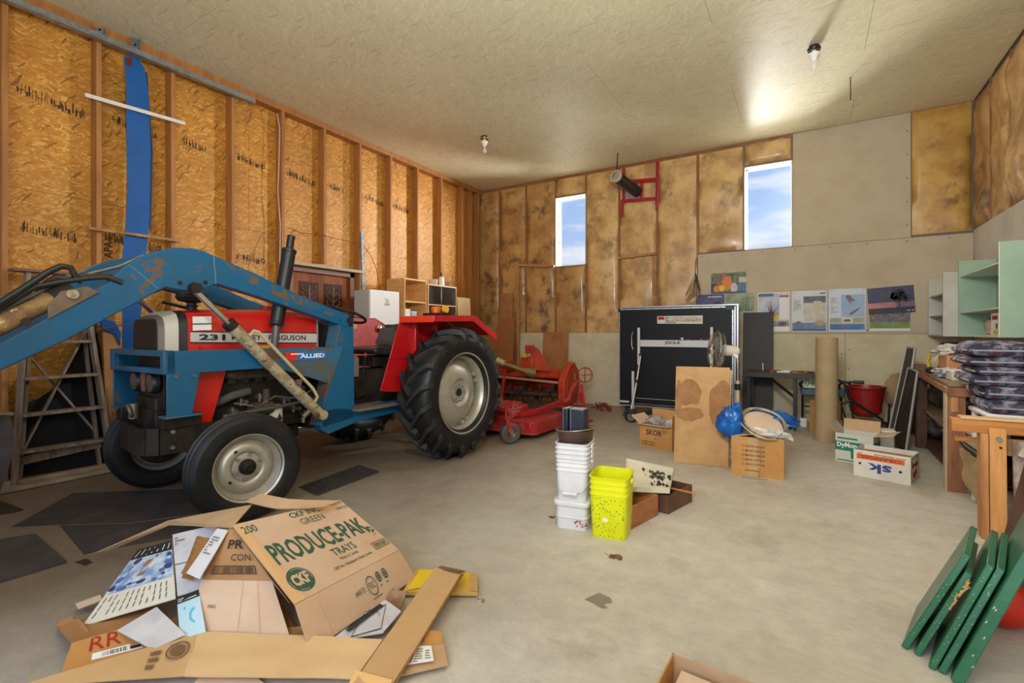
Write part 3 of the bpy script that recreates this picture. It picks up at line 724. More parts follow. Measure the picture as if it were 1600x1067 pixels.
# ================================================================ THE TRACTOR (local x = its left side, y = towards its rear)
T = Thing('tractor', 'red tractor with a blue front loader parked along the left wall', 'tractor', (-3.74, 3.87, 0), R(-1.5))
ARM_Y = [(-3.9, .60), (-3.62, .82), (-3.123, 1.176), (-2.883, 1.357), (-2.767, 1.454), (-2.69, 1.517), (-2.62, 1.612), (-2.54, 1.68), (-2.437, 1.735), (-2.35, 1.765), (-2.258, 1.773), (-2.19, 1.765), (-2.13, 1.745), (-1.84, 1.651), (-1.515, 1.526), (-1.036, 1.383), (-.989, 1.324), (-1.068, 1.279), (-1.84, 1.495), (-2.11, 1.559), (-2.18, 1.52), (-2.258, 1.497), (-2.325, 1.50), (-2.409, 1.512), (-2.52, 1.433), (-2.883, 1.186), (-3.123, 1.044), (-3.62, .69), (-3.9, .48)]


def rear_wheel(sx):
    cx = .715 * sx; c = V((cx, 0, .640)); ax = V((sx, 0, 0))
    prof = [(-.11, .36), (-.14, .37), (-.168, .42), (-.178, .48), (-.170, .54), (-.145, .575), (-.08, .592), (0, .598), (.08, .592), (.145, .575), (.170, .54), (.178, .48), (.168, .42), (.14, .375), (.11, .36)]
    wh = T.p('rear_wheel', MB().lathe(c, ax, prof, 64), RUBBER, smooth=50)
    # one lug, swept from the tread centre to the shoulder
    def lug(side, phi0):
        path = []; st = [(-.012, .598, 0.0), (.05, .597, .10), (.10, .590, .185), (.145, .574, .26), (.168, .545, .30), (.174, .515, .315)]
        vs = []
        for (x, r, ph) in st:
            h = .050 if x < .16 else .038 if r > .53 else .014
            w = .030 / .6 if x < .15 else .036 / .6
            for (dr, dw) in ((-.012, -w * 1.15), (h, -w * .72), (h, w * .72), (-.012, w * 1.15)):
                a = phi0 - ph + dw; rr_ = r + dr; xx = x * side * sx
                if r < .56 and dr > 0: xx = (x + .012) * side * sx; rr_ = r + .006 + (h - .012)
                vs.append(V((cx + xx, -rr_ * math.sin(a), .640 + rr_ * math.cos(a))))
        m = MB(); n = len(st); fs = [(0, 1, 2, 3), tuple((n - 1) * 4 + k for k in (3, 2, 1, 0))]
        for i in range(n - 1):
            for k in range(4): fs.append((i * 4 + k, i * 4 + (k + 1) % 4, (i + 1) * 4 + (k + 1) % 4, (i + 1) * 4 + k))
        return m.add(vs, fs)
    for k in range(19):
        for side, off in ((1, 0), (-1, .5)):
            link('lug', lug(side, 2 * PI * (k + off) / 19), RUB2, parent=wh, smooth=30)
    T.p('rim', MB().lathe(c, ax, [(.150, .385), (.157, .405), (.150, .412), (.138, .39), (.125, .378), (.105, .372), (.095, .352), (.03, .345), (-.10, .352), (-.13, .38), (-.15, .40)], 56), SILVER, parent=wh, smooth=60)
    T.p('wheel_disc', MB().lathe(c, ax, [(.0, .345), (.012, .318), (.03, .30), (.05, .27), (.075, .20), (.082, .14), (.06, .118), (.055, .10), (.07, .095), (.07, .045), (.055, .04), (.055, 0)], 48), SILVER, parent=wh, smooth=45)
    for k in range(8):
        a = 2 * PI * k / 8; q = c + V((.058 * sx, .1 * 0 + .075 * math.cos(a), .075 * math.sin(a)))
        T.p('wheel_nut', MB().cyl(q, q + V((.022 * sx, 0, 0)), .011, n=6), STEEL, parent=wh)
    T.p('hub', MB().cyl(c + V((.05 * sx, 0, 0)), c + V((.078 * sx, 0, 0)), .034, n=16), DARK, parent=wh)
    for k in range(8):
        a = 2 * PI * (k // 2) / 4 + (.11 if k % 2 else -.11) + .4; q = c + V((.03 * sx, .325 * math.cos(a), .325 * math.sin(a)))
        T.p('rim_lug', MB().box(q, (.05, .035, .035), Matrix.Rotation(a, 3, 'X')), SILVER, parent=wh, bevel=.004)
    return wh


def front_wheel(sx):
    c = V((.61 if sx > 0 else -.66, -2.02, .350)); ax = V((sx, -.16 * sx, 0)).normalized()
    prof = [(-.07, .205), (-.088, .225), (-.098, .265), (-.092, .31), (-.074, .333), (-.064, .341), (-.056, .335), (-.042, .337), (-.035, .350), (-.024, .350), (-.017, .339), (.017, .339), (.024, .350), (.035, .350), (.042, .337), (.056, .335), (.064, .341), (.074, .333), (.092, .31), (.098, .265), (.088, .225), (.07, .205)]
    wh = T.p('front_wheel', MB().lathe(c, ax, prof, 56), RUBBER, smooth=28)
    T.p('rim', MB().lathe(c, ax, [(.076, .208), (.086, .220), (.080, .226), (.068, .212), (.056, .198), (.040, .194), (.03, .180), (.0, .176), (-.04, .19), (-.07, .22)], 48), SILVER, parent=wh, smooth=60)
    T.p('wheel_disc', MB().lathe(c, ax, [(.010, .180), (.020, .165), (.034, .152), (.044, .13), (.038, .10), (.024, .09), (.030, .07), (.030, 0)], 40), SILVER, parent=wh, smooth=45)
    T.p('inner_shade_disc', MB().lathe(c, ax, [(-.035, 0), (-.035, .15), (-.025, .16), (-.02, .15), (-.02, 0)], 32), DARK, parent=wh)  # dark disc added to put shade on the wheel's inner side
    for k in range(6):
        a = 2 * PI * k / 6 + .3; q = c + ax * .026 + V((0, .082 * math.cos(a), .082 * math.sin(a)))
        T.p('wheel_nut', MB().cyl(q, q + ax * .018, .012, n=6), STEEL, parent=wh)
    for k in range(4):
        a = 2 * PI * k / 4 + .6; q = c + ax * .040 + V((0, .136 * math.cos(a), .136 * math.sin(a)))
        T.p('slot_hole', MB().cyl(q, q + ax * .004, .010, n=10), BLACK, parent=wh)
    T.p('hub_cap', MB().lathe(c, ax, [(.028, .052), (.055, .05), (.072, .042), (.078, .02), (.080, .018), (.095, .016), (.095, 0)], 20), DARK, parent=wh)


for s in (1, -1): rear_wheel(s)
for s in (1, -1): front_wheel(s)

# engine, gearbox and axles
T.p('gearbox', MB().prism([(-.17, .42), (.17, .42), (.2, .6), (.19, .78), (.12, .88), (-.12, .88), (-.19, .78), (-.2, .6)], 'y', -1.25, .25), DARK, bevel=.012)
T.p('rear_axle', MB().lathe((-.62, 0, .625), (1, 0, 0), [(0, .07), (.2, .085), (.38, .13), (.42, .19), (.82, .19), (.86, .13), (1.04, .085), (1.24, .07)], 24), DARK)
eng = T.p('engine_block', MB().prism([(-.16, .48), (.16, .48), (.18, .62), (.17, .95), (.12, 1.06), (-.12, 1.06), (-.17, .95), (-.18, .62)], 'y', -2.02, -1.25), DARK, bevel=.01)
T.p('oil_pan', MB().bb((-.12, -1.95, .36), (.12, -1.3, .48)), DARK, parent=eng, bevel=.02)
for k in range(6): T.p('cylinder_head_rib', MB().bb((.165, -1.92 + k * .10, .86), (.205, -1.87 + k * .10, 1.0)), TINE, parent=eng, bevel=.004)
T.p('manifold', MB().tube([(.2, -1.95, .93), (.25, -1.9, .92), (.25, -1.45, .92), (.22, -1.38, .9)], .032, 10), TINE, parent=eng)
T.p('coolant_pipe', MB().tube([(.12, -2.02, .70), (.2, -2.0, .73), (.27, -1.93, .78), (.25, -1.8, .80)], .03, 12), mk('dull_pipe', srgb(82, 76, 70), rough=.5), parent=eng)
T.p('oil_filter', MB().lathe((.235, -1.58, .50), (0, 0, 1), [(0, 0), (0, .045), (.01, .05), (.16, .05), (.17, .04), (.17, 0)], 20), mk('cream_filter', srgb(212, 206, 186), rough=.5), parent=eng)
PF = Panel((.286, -1.605, .54), (.286, -1.555, .54), (.286, -1.555, .62), (.286, -1.605, .62)); PF.n = V((1, 0, 0))
T.p('filter_mark', PF.pol([(0, .2), (1, .2), (.5, .9)]).join(PF.lines(0, -.1, 1, .15, 2, seed=3)), INK_K, parent=eng, smooth=0)
T.p('fuel_pump', MB().cyl((.24, -1.78, .66), (.24, -1.62, .66), .05, n=14).cyl((.24, -1.66, .70), (.24, -1.66, .80), .03, n=12), TINE, parent=eng)
for k, (y, z) in enumerate(((-1.9, .66), (-1.84, .72), (-1.76, .58), (-1.70, .74), (-1.5, .7), (-1.42, .62), (-1.36, .78), (-1.32, .56))):
    T.p('fitting', MB().cyl((.17, y, z), (.24 + .02 * (k % 3), y + .02, z), .018, n=8).cyl((.22, y, z - .03), (.22, y, z + .03), .014, n=8), mk('worn_metal', srgb(128, 120, 108), rough=.4, metal=.7), parent=eng)
T.p('fuel_line', MB().tube([(.24, -1.9, .72), (.27, -1.75, .68), (.26, -1.6, .74), (.25, -1.4, .70), (.24, -1.25, .76)], .006, 6), mk('line_metal', srgb(150, 146, 136), rough=.4, metal=.6), parent=eng)
T.p('steering_link', MB().tube([(.30, -2.0, .645), (.31, -1.7, .66), (.31, -1.35, .68), (.30, -1.15, .70)], .014, 8), mk('grey_rod', srgb(96, 92, 90), rough=.4, metal=.4))
T.p('tie_rod_bracket', MB().bar((.30, -2.1, .60), (.33, -1.86, .56), .03, .025).bar((.28, -1.95, .63), (.34, -1.8, .60), .025, .025).cyl((.32, -2.0, .56), (.32, -2.0, .66), .018, n=8), mk('worn_metal', srgb(128, 120, 108), rough=.4, metal=.7))
T.p('front_axle', MB().bar((-.46, -2.02, .40), (.46, -2.02, .40), .09, .10).cyl((.47, -2.02, .30), (.47, -2.02, .50), .04).cyl((-.47, -2.02, .30), (-.47, -2.02, .50), .04).cyl((.47, -2.02, .352), (.60, -2.02, .352), .035).cyl((-.60, -2.02, .352), (-.47, -2.02, .352), .035), DARK, bevel=.008)
T.p('radiator_frame', MB().bb((-.2, -2.33, .72), (.2, -2.28, 1.10)).bb((-.22, -2.30, .70), (.22, -2.05, .78)), DARK, bevel=.006)
for s in (-1, 1):
    h = T.p('headlight', MB().lathe((s * .125, -2.345, .90), (0, -1, 0), [(0, .0), (0, .07), (.03, .068), (.04, .06)], 24), BLACK)
    T.p('lens', MB().lathe((s * .125, -2.345, .90), (0, -1, 0), [(.038, .06), (.045, .04), (.048, 0)], 24), mk('headlight_lens', srgb(96, 88, 82), rough=.15, metal=.4), parent=h)
T.p('front_badge', MB().prism([(-.035, .95), (-.005, .95), (-.015, .84), (-.02, .84)], 'y', -2.375, -2.365).prism([(.035, .95), (.005, .95), (.015, .84), (.02, .84)], 'y', -2.375, -2.365).bb((-.035, -2.375, .94), (.035, -2.365, .96)), mk('badge_pink', srgb(140, 96, 90), rough=.4))
# cast front support, weights, curved bumper
T.p('front_support', MB().bb((-.2, -2.38, .48), (.2, -2.05, .72)).bb((-.15, -2.36, .62), (.15, -2.25, .80)), DARK, bevel=.012)
T.p('tow_hitch', MB().cyl((-.04, -2.41, .66), (-.04, -2.41, .76), .03, n=12).ring((-.04, -2.43, .71), (.3, 1, .3), .04, .012, 16), mk('worn_metal', srgb(128, 120, 108), rough=.4, metal=.7))
bm_ = MB()
arc = [(-.24, -2.30), (-.24, -2.40), (-.16, -2.43), (.02, -2.45), (.12, -2.47), (.20, -2.475), (.27, -2.45), (.32, -2.40), (.34, -2.2), (.34, -2.02)]
for (x0, y0), (x1, y1) in zip(arc, arc[1:]): bm_.bar((x0, y0, .545), (x1, y1, .545), .025, .17)
bump = T.p('front_bumper', bm_, DARK)
for q in ((.346, -2.34, .50), (.354, -2.12, .50), (.346, -2.34, .60)): T.p('bolt', MB().cyl(q, (q[0] + .014, q[1], q[2]), .014, n=6), STEEL, parent=bump)
for s in (-1, 1):
    T.p('mounting_block', MB().bb((s * .28, -2.40, .62), (s * .36, -2.17, .705)), DARK, bevel=.006)

# bonnet
def hood_sec(y, hw, zt, zb=1.10):
    return [V((x + .03, y, z)) for x, z in ((-hw, zb), (-hw, zt - .11), (-hw * .96, zt - .06), (-hw * .82, zt - .02), (-hw * .5, zt), (hw * .5, zt), (hw * .82, zt - .02), (hw * .96, zt - .06), (hw, zt - .11), (hw, zb))]
def loft(secs):
    m = MB(); n = len(secs[0]); vs = [p for s in secs for p in s]; fs = [tuple(range(n)), tuple((len(secs) - 1) * n + k for k in range(n))[::-1]]
    for i in range(len(secs) - 1):
        for k in range(n): fs.append((i * n + k, i * n + (k + 1) % n, (i + 1) * n + (k + 1) % n, (i + 1) * n + k))
    return m.add(vs, fs)
HW = .22
hood = T.p('bonnet', loft([hood_sec(-2.205, HW - .004, 1.385), hood_sec(-1.8, HW, 1.405), hood_sec(-1.23, HW, 1.425)]), RED)
T.p('bonnet_gasket', loft([hood_sec(-2.262, HW - .02, 1.375), hood_sec(-2.205, HW - .008, 1.38)]), BLACK, parent=hood)
T.p('silver_bezel', loft([hood_sec(-2.335, HW - .02, 1.355, 1.10), hood_sec(-2.262, HW - .003, 1.378, 1.10)]), mk('bezel_silver', srgb(196, 190, 176), rough=.4), parent=hood)
T.p('grille_surround', loft([hood_sec(-2.365, HW - .04, 1.335, 1.10), hood_sec(-2.335, HW - .022, 1.35, 1.10)]), mk('grey_surround', srgb(108, 98, 86), rough=.5), parent=hood)
T.p('grille', MB().prism([(-.16, 1.11), (.195, 1.11), (.19, 1.29), (.17, 1.32), (-.12, 1.32), (-.15, 1.29)], 'y', -2.372, -2.366), BLACK, parent=hood)
for k in range(3): T.p('grille_bar', MB().bb((-.15, -2.378, 1.145 + k * .055), (.19, -2.371, 1.152 + k * .055)), mk('grille_bar', srgb(46, 42, 38), rough=.5), parent=hood)
T.p('rear_cowl', loft([hood_sec(-1.23, HW + .004, 1.43, 1.05), hood_sec(-1.215, HW + .004, 1.43, 1.05)]), mk('cowl_edge', srgb(150, 144, 140), rough=.4), parent=hood)
T.p('dash_cowl', loft([hood_sec(-1.212, HW - .03, 1.41, .88), hood_sec(-1.0, HW - .05, 1.40, .88)]), BLACK)
PS = Panel((HW + .032, -2.195, 1.167), (HW + .032, -1.225, 1.146), (HW + .032, -1.225, 1.226), (HW + .032, -2.195, 1.236), lift=.0015); PS.n = V((1, 0, 0))
st_ = T.p('side_stripe', PS.rect(0, 0, 1, 1), mk('stripe_silver', srgb(198, 194, 188), rough=.35), smooth=0)
T.p('stripe_border', PS.rect(0, -.07, 1, .03, k=1.5).join(PS.rect(0, .97, 1, 1.07, k=1.5)), INK_K, parent=st_, smooth=0)
T.p('model_number', PS.text('231', .055, .2, .235, .8, bold=.04, k=2), INK_K, parent=st_, smooth=0)
T.p('maker_lettering', PS.text('MASSEY - FERGUSON', .28, .26, .89, .78, bold=.025, k=2), INK_K, parent=st_, smooth=0)
PD = Panel((HW + .032, -2.18, 1.245), (HW + .032, -2.06, 1.25), (HW + .032, -2.06, 1.345), (HW + .028, -2.18, 1.34)); PD.n = V((1, 0, 0))
dc = T.p('data_decal', PD.rect(0, 0, 1, 1), PAPER, smooth=0)
T.p('decal_print', PD.lines(.08, .55, .92, .92, 4, seed=2).join(PD.rect(0, .40, 1, .52, k=2)).join(PD.lines(.1, .05, .9, .35, 3, seed=9)), mk('grey_print', srgb(110, 106, 104), rough=.7), parent=dc, smooth=0)
PY = Panel((HW + .032, -1.80, 1.105), (HW + .032, -1.60, 1.105), (HW + .032, -1.60, 1.135), (HW + .032, -1.80, 1.135)); PY.n = V((1, 0, 0))
T.p('yellow_decal', PY.rect(0, 0, 1, 1), mk('decal_yellow', srgb(206, 170, 40), rough=.5), smooth=0)
for q in (-2.13, -1.98): T.p('bonnet_bolt', MB().cyl((HW + .03, q, 1.125), (HW + .038, q, 1.125), .009, n=10), RED_D, parent=hood)
T.p('side_panel', MB().prism([(-2.19, 1.09), (-1.95, 1.09), (-1.985, .93), (-2.085, .58), (-2.20, .58)], 'x', HW + .05, HW + .065), RED, bevel=.003)
T.p('side_panel', MB().prism([(-2.19, 1.09), (-1.95, 1.09), (-1.985, .93), (-2.085, .58), (-2.20, .58)], 'x', -HW - .005, -HW + .01), RED, bevel=.003)
pc = T.p('air_cleaner', MB().lathe((.06, -2.1, 1.38), (0, 0, 1), [(0, .03), (.06, .03), (.065, .045), (.075, .085), (.10, .10), (.125, .095), (.135, .06), (.14, 0)], 24), BLACK)
T.p('cleaner_clamp', MB().ring((.06, -2.1, 1.42), (0, 0, 1), .034, .006, 20), mk('dark_blue_band', srgb(36, 44, 84), rough=.4), parent=pc)
T.p('fuel_cap', MB().lathe((.05, -1.55, 1.41), (0, 0, 1), [(0, .05), (.03, .05), (.035, .04), (.035, 0)], 20), RED_D)
ex = T.p('exhaust', MB().lathe((.315, -1.625, 1.285), V((.0, .11, .60)), [(0, 0), (0, .046), (.012, .054), (.03, .054), (.035, .05), (.58, .05), (.585, .054), (.605, .054), (.615, .036), (.615, 0)], 22), BLACK)
T.p('tail_pipe', MB().tube([(.315, -1.515, 1.89), (.315, -1.505, 1.96), (.315, -1.497, 1.99)], [.028, .028, .03], 16), BLACK, parent=ex)
T.p('down_pipe', MB().tube([(.25, -1.66, .95), (.30, -1.65, 1.02), (.315, -1.64, 1.12), (.315, -1.62, 1.30)], .027, 14), mk('grey_pipe', srgb(96, 96, 98), rough=.4, metal=.4), parent=ex)

# driver's place
T.p('steering_column', MB().cyl((0, -1.0, 1.1), (0, -.80, 1.36), .035, n=12), BLACK)
sw = T.p('steering_wheel', MB().ring((0, -.77, 1.40), (0, .35, 1), .215, .014, 40), BLACK)
for k in range(3):
    a = 2 * PI * k / 3 + .5; e_ = V((math.cos(a) * .21, math.sin(a) * .21 * .94, -math.sin(a) * .21 * .33)); T.p('spoke', MB().bar(V((0, -.77, 1.395)), V((0, -.77, 1.40)) + e_, .02, .008), BLACK, parent=sw)
T.p('steering_hub', MB().lathe((0, -.77, 1.375), (0, .35, 1), [(0, .0), (0, .05), (.03, .045), (.045, .03), (.045, 0)], 18), BLACK, parent=sw)
VINYL = mk('black_vinyl', srgb(34, 36, 42), srgb(52, 54, 60), ns=6, rough=.38)
seat = T.p('seat', MB().prism([(-.55, 1.02), (-.16, 1.00), (-.10, 1.05), (-.14, 1.10), (-.5, 1.09), (-.58, 1.07)], 'x', -.22, .22), VINYL, bevel=.02)
T.p('seat_back', MB().sheet([(-.20, -.16, 1.06), (.20, -.16, 1.06), (.17, -.02, 1.30), (-.17, -.02, 1.30)], .06, 6, .02, 3), VINYL, parent=seat, bevel=.015)
T.p('seat_cover', MB().sheet([(.24, -.60, 1.10), (.20, -.12, 1.10), (.06, -.02, 1.30), (.05, -.35, 1.27)], .006, 8, .05, 8), mk('cover_dark', srgb(54, 54, 56), rough=.3), parent=seat)
T.p('seat_spring', MB().bb((-.12, -.5, .90), (.12, -.2, 1.0)).bb((-.04, -.4, .80), (.04, -.3, .92)), DARK, parent=seat, bevel=.006)
for q, h in (((.14, -.85, .86), .22), ((.2, -.7, .84), .18), ((-.12, -.8, .86), .24)):
    g = T.p('gear_lever', MB().tube([q, (q[0], q[1] + .03, q[2] + h)], .008, 8), BLACK)
    T.p('lever_knob', MB().ball((q[0], q[1] + .03, q[2] + h), .02, 10, 8), RED_D, parent=g)
T.p('instrument_guard', MB().bb((.10, -.98, .82), (.20, -.74, 1.0)), mk('grey_guard', srgb(120, 120, 122), rough=.5), bevel=.01)
T.p('brake_pedal', MB().bar((.30, -1.05, .60), (.30, -.85, .72), .05, .012).tube([(.24, -.7, .66), (.30, -.9, .66)], .012, 8), DARK)
for s in (-1, 1): T.p('foot_plate', MB().bb((min(s * .22, s * .5), -1.0, .555), (max(s * .22, s * .5), -.52, .575)), mk('plate_brown', srgb(112, 96, 82), rough=.6), bevel=.004)

FEND = [(-.50, 1.385), (-.54, 1.30), (-.76, .715), (-.70, .70), (-.3, .66), (.3, .66), (.44, 1.17), (.07, 1.385)]
for s in (1, -1):
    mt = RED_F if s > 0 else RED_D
    x0 = .50 * s
    fd = T.p('fender', MB().prism(FEND, 'x', x0 - .006, x0 + .006), mt, bevel=.002)
    a, b = (x0, .92) if s > 0 else (-.92, x0)
    T.p('fender_top', MB().prism([(-.52, 1.385), (.07, 1.40), (.46, 1.215), (.46, 1.203), (.065, 1.388), (-.52, 1.373)], 'x', a, b), mt, parent=fd, bevel=.003)
    T.p('front_lip', MB().bb((a, -.525, 1.325), (b, -.515, 1.385)), mk('bright_lip_red', srgb(214, 58, 34), rough=.35) if s > 0 else mt, parent=fd, bevel=.002)
    xo = .92 * s
    T.p('side_lip', MB().prism([(-.52, 1.385), (.07, 1.40), (.46, 1.215), (.46, 1.14), (.05, 1.345), (-.52, 1.33)], 'x', xo - .005, xo + .005), mt, parent=fd, bevel=.002)
    for yy in (-.36, -.05): T.p('fender_rib', MB().bb((min(x0, x0 + s * .06), yy - .02, .9), (max(x0, x0 + s * .06), yy + .02, 1.38)), mt, parent=fd, bevel=.006)
    T.p('fender_seam', MB().bb((x0 + s * .006, -.66, .99), (x0 + s * .009, -.3, .995)).bb((x0 + s * .006, -.72, .82), (x0 + s * .009, -.3, .825)), mk('seam_red', srgb(120, 20, 20), rough=.5), parent=fd, smooth=0)
    if s < 0:
        PZ = Panel((x0 + .008, -.5, 1.275), (x0 + .008, -.20, 1.275), (x0 + .008, -.20, 1.325), (x0 + .008, -.5, 1.325)); PZ.n = V((1, 0, 0))
        T.p('warning_decal', PZ.rect(0, 0, 1, 1), mk('decal_tan', srgb(176, 140, 76), rough=.5), parent=fd, smooth=0)
        T.p('warning_print', PZ.lines(.05, .1, .95, .9, 3, seed=5), INK_B, parent=fd, smooth=0)
        T.p('tail_light', MB().lathe((x0 + .005, .12, 1.28), (1, 0, 0), [(0, .045), (.02, .045), (.03, .03), (.032, 0)], 18), CHROME, parent=fd)
AMB = mk('amber_lens', srgb(214, 96, 12), rough=.2, coat=.5)
bl = T.p('beacon', MB().bb((.58, -.30, 1.395), (.82, -.18, 1.42)), BLACK, bevel=.004)
T.p('amber_lens', MB().lathe((.70, -.24, 1.42), (0, 0, 1), [(0, .045), (.05, .05), (.06, .04), (.064, 0)], 18), AMB, parent=bl)
T.p('side_lens', MB().cyl((.80, -.24, 1.455), (.83, -.24, 1.455), .035, n=18), mk('amber_clear', srgb(220, 170, 60), rough=.2), parent=bl)

# loader
def pts_at(x, L_): return [(x, y, z) for y, z in L_]
for s in (1, -1):
    a, b = sorted((.33 * s, .425 * s))
    arm = T.p('loader_arm', MB().prism(ARM_Y, 'x', a, b), BLUE, bevel=.006)
    xo = .4255 * s; e = .0035 * s
    T.p('weld_seam', MB().bar((xo, -2.13, 1.74), (xo, -2.115, 1.555), .006, .004).bar((xo, -2.6, 1.63), (xo, -2.45, 1.50), .006, .004), mk('weld', srgb(90, 130, 150), rough=.5), parent=arm)
    T.p('rust_streak', MB().add([(xo + e * .3, y, z) for y, z in ((-2.60, 1.60), (-2.44, 1.70), (-2.36, 1.62), (-2.42, 1.56), (-2.44, 1.50), (-2.52, 1.44), (-2.57, 1.50))], [tuple(range(7))]), mk('rust', srgb(104, 80, 54), srgb(8, 88, 128), ns=20, lo=.44, hi=.50, rough=.45, detail=9), parent=arm, smooth=0)
    T.p('rust_streak', MB().add([(xo + e * .3, y, z) for y, z in ((-2.06, 1.71), (-1.7, 1.575), (-1.3, 1.445), (-1.06, 1.365), (-1.08, 1.33), (-1.4, 1.42), (-1.75, 1.52), (-2.0, 1.63))], [tuple(range(8))]), mk('rust', srgb(104, 84, 60)), parent=arm, smooth=0)
    for (y, z) in ((-2.33, 1.545), (-2.253, 1.545), (-2.18, 1.56), (-3.03, 1.285)):
        T.p('pin_hole', MB().cyl((xo, y, z), (xo + e, y, z), .014 if y > -3 else .022, n=14), BLACK, parent=arm)
    T.p('arm_pivot', MB().cyl((a - .01, -1.03, 1.335), (b + .012, -1.03, 1.335), .03, n=18), DARK, parent=arm)
    T.p('cross_bracket', MB().prism([(-2.95, 1.37), (-2.9, 1.45), (-2.79, 1.485), (-2.73, 1.455), (-2.76, 1.44), (-2.95, 1.30)], 'x', xo - .004, xo + .012 * s), mk('bracket_metal', srgb(96, 86, 76), srgb(120, 100, 76), ns=14, rough=.5), parent=arm, bevel=.003)
    T.p('bracket_pin', MB().cyl((xo, -2.855, 1.437), (xo + .03 * s, -2.855, 1.437), .026, n=18), CREAM, parent=arm)
    xc = .38 * s
    bc = T.p('bucket_cylinder', MB().tube([(xc, -3.9, .70), (xc, -2.895, 1.425)], .045, 20), RUSTY if s > 0 else CREAM)
    T.p('cylinder_cap', MB().tube([(xc, -2.92, 1.41), (xc, -2.84, 1.465)], .052, 20), DARK, parent=bc)
    T.p('steel_line', MB().tube([(xc - .02 * s, -3.8, .82), (xc - .02 * s, -3.0, 1.42), (xc - .02 * s, -2.86, 1.52), (xc - .02 * s, -2.62, 1.62), (xc - .02 * s, -2.5, 1.70)], .010, 8), mk('dull_line', srgb(120, 116, 108), rough=.4, metal=.6), parent=bc)
    xl = (.435 if s > 0 else -.32) - (.115 if s > 0 else -.0)
    xl = .455 * s
    lc = T.p('lift_cylinder', MB().tube([(xl, -2.04, 1.285), (xl, -1.345, .585)], .041, 20), CREAM)
    T.p('cylinder_gland', MB().tube([(xl, -2.055, 1.30), (xl, -2.02, 1.265)], .045, 20), BLACK, parent=lc)
    T.p('chrome_rod', MB().tube([(xl, -2.26, 1.505), (xl, -2.05, 1.295)], .02, 16), CHROME, parent=lc)
    T.p('rod_eye', MB().cyl((xl - .03, -2.255, 1.515), (xl + .03, -2.255, 1.515), .034, n=16), DARK, parent=lc)
    T.p('base_eye', MB().cyl((xl - .035, -1.33, .575), (xl + .035, -1.33, .575), .038, n=18).cyl((xl + .035, -1.33, .575), (xl + .04, -1.33, .575), .025), CREAM, parent=lc)
    T.p('pressure_tube', MB().tube([(xl + .03 * s, -1.92, 1.21), (xl + .045 * s, -1.90, 1.245), (xl + .05 * s, -1.87, 1.235), (xl + .05 * s, -1.44, .80), (xl + .05 * s, -1.40, .73), (xl + .03 * s, -1.41, .69)], .012, 8), mk('cream_tube', srgb(186, 168, 132), rough=.4), parent=lc)
    T.p('hose_fitting', MB().cyl((xl + .03 * s, -1.56, .86), (xl + .06 * s, -1.56, .86), .022, n=10).cyl((xl, -1.44, .62), (xl, -1.49, .58), .018, n=10).cyl((xl, -1.49, .58), (xl, -1.49, .54), .014, n=8), mk('worn_metal', srgb(128, 120, 108)), parent=lc)
    # upright post and long side rail
    lo, hi = sorted((.30 * s, .42 * s)); li, ho = sorted((.335 * s, .42 * s))
    up = T.p('loader_upright', MB().prism([(-1.115, 1.33), (-1.06, 1.37), (-.985, 1.36), (-.975, .50), (-1.30, .46)], 'x', lo, hi), BLUE, bevel=.004)
    T.p('upright_face', MB().bar(((lo + hi) / 2, -1.125, 1.33), ((lo + hi) / 2, -1.315, .48), .13, .012, up=(0, 1, 0)), BLUE_W, parent=up)
    T.p('side_rail', MB().prism([(-2.40, 1.115), (-1.115, 1.115), (-1.20, .972), (-2.40, .972)], 'x', li, ho), BLUE, parent=None, bevel=.004)
    T.p('gusset_plate', MB().prism([(-1.80, .985), (-1.72, .985), (-1.22, .81), (-1.10, 1.11), (-1.80, 1.11)], 'x', ho - .012 if s > 0 else li, ho + .004 if s > 0 else li + .012), BLUE_W, bevel=.002)
    T.p('lower_rail', MB().prism([(-1.31, .45), (-1.24, .40), (-.95, .455), (.02, .50), (.02, .59), (-1.0, .57), (-1.1, .60), (-1.27, .60)], 'x', li, ho), BLUE, bevel=.004)
    T.p('front_bracket', MB().prism([(-2.40, .975), (-2.21, .975), (-2.255, .705), (-2.40, .705)], 'x', ho - .014 if s > 0 else li, ho if s > 0 else li + .014), BLUE, bevel=.003)
    T.p('bracket_foot', MB().bb((li - .01, -2.41, .695), (ho + .01, -2.20, .708)), BLUE_W, bevel=.003)
    for yy in (-2.35, -2.25): T.p('bolt', MB().cyl((.42 * s, yy, .955), (.432 * s, yy, .955), .013, n=6), BLUE_W)
    if s > 0:
        T.p('upright_bolt', MB().cyl((.42, -1.02, 1.30), (.428, -1.02, 1.30), .018, n=6), DARK, parent=up)
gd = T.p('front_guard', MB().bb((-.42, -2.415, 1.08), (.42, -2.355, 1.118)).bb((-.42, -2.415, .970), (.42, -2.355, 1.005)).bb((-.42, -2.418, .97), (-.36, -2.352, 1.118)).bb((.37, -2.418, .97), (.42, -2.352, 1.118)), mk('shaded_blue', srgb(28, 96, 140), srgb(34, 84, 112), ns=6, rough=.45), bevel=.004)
PA = Panel((.426, -1.62, 1.018), (.426, -1.26, 1.018), (.426, -1.26, 1.085), (.426, -1.62, 1.085)); PA.n = V((1, 0, 0))
al = T.p('maker_decal', PA.rect(0, 0, 1, 1), mk('decal_blue', srgb(20, 110, 176), rough=.4), smooth=0)
T.p('decal_red', PA.rect(0, 0, .27, 1, k=1.6), mk('decal_red', srgb(200, 46, 30), rough=.4), parent=al, smooth=0)
T.p('decal_emblem', PA.hoop(.135, .2, .09, .55, t=.55, a0=.0, a1=PI, mb=MB()).join(PA.rect(.12, .68, .42, .8, k=2)), PAPER, parent=al, smooth=0)
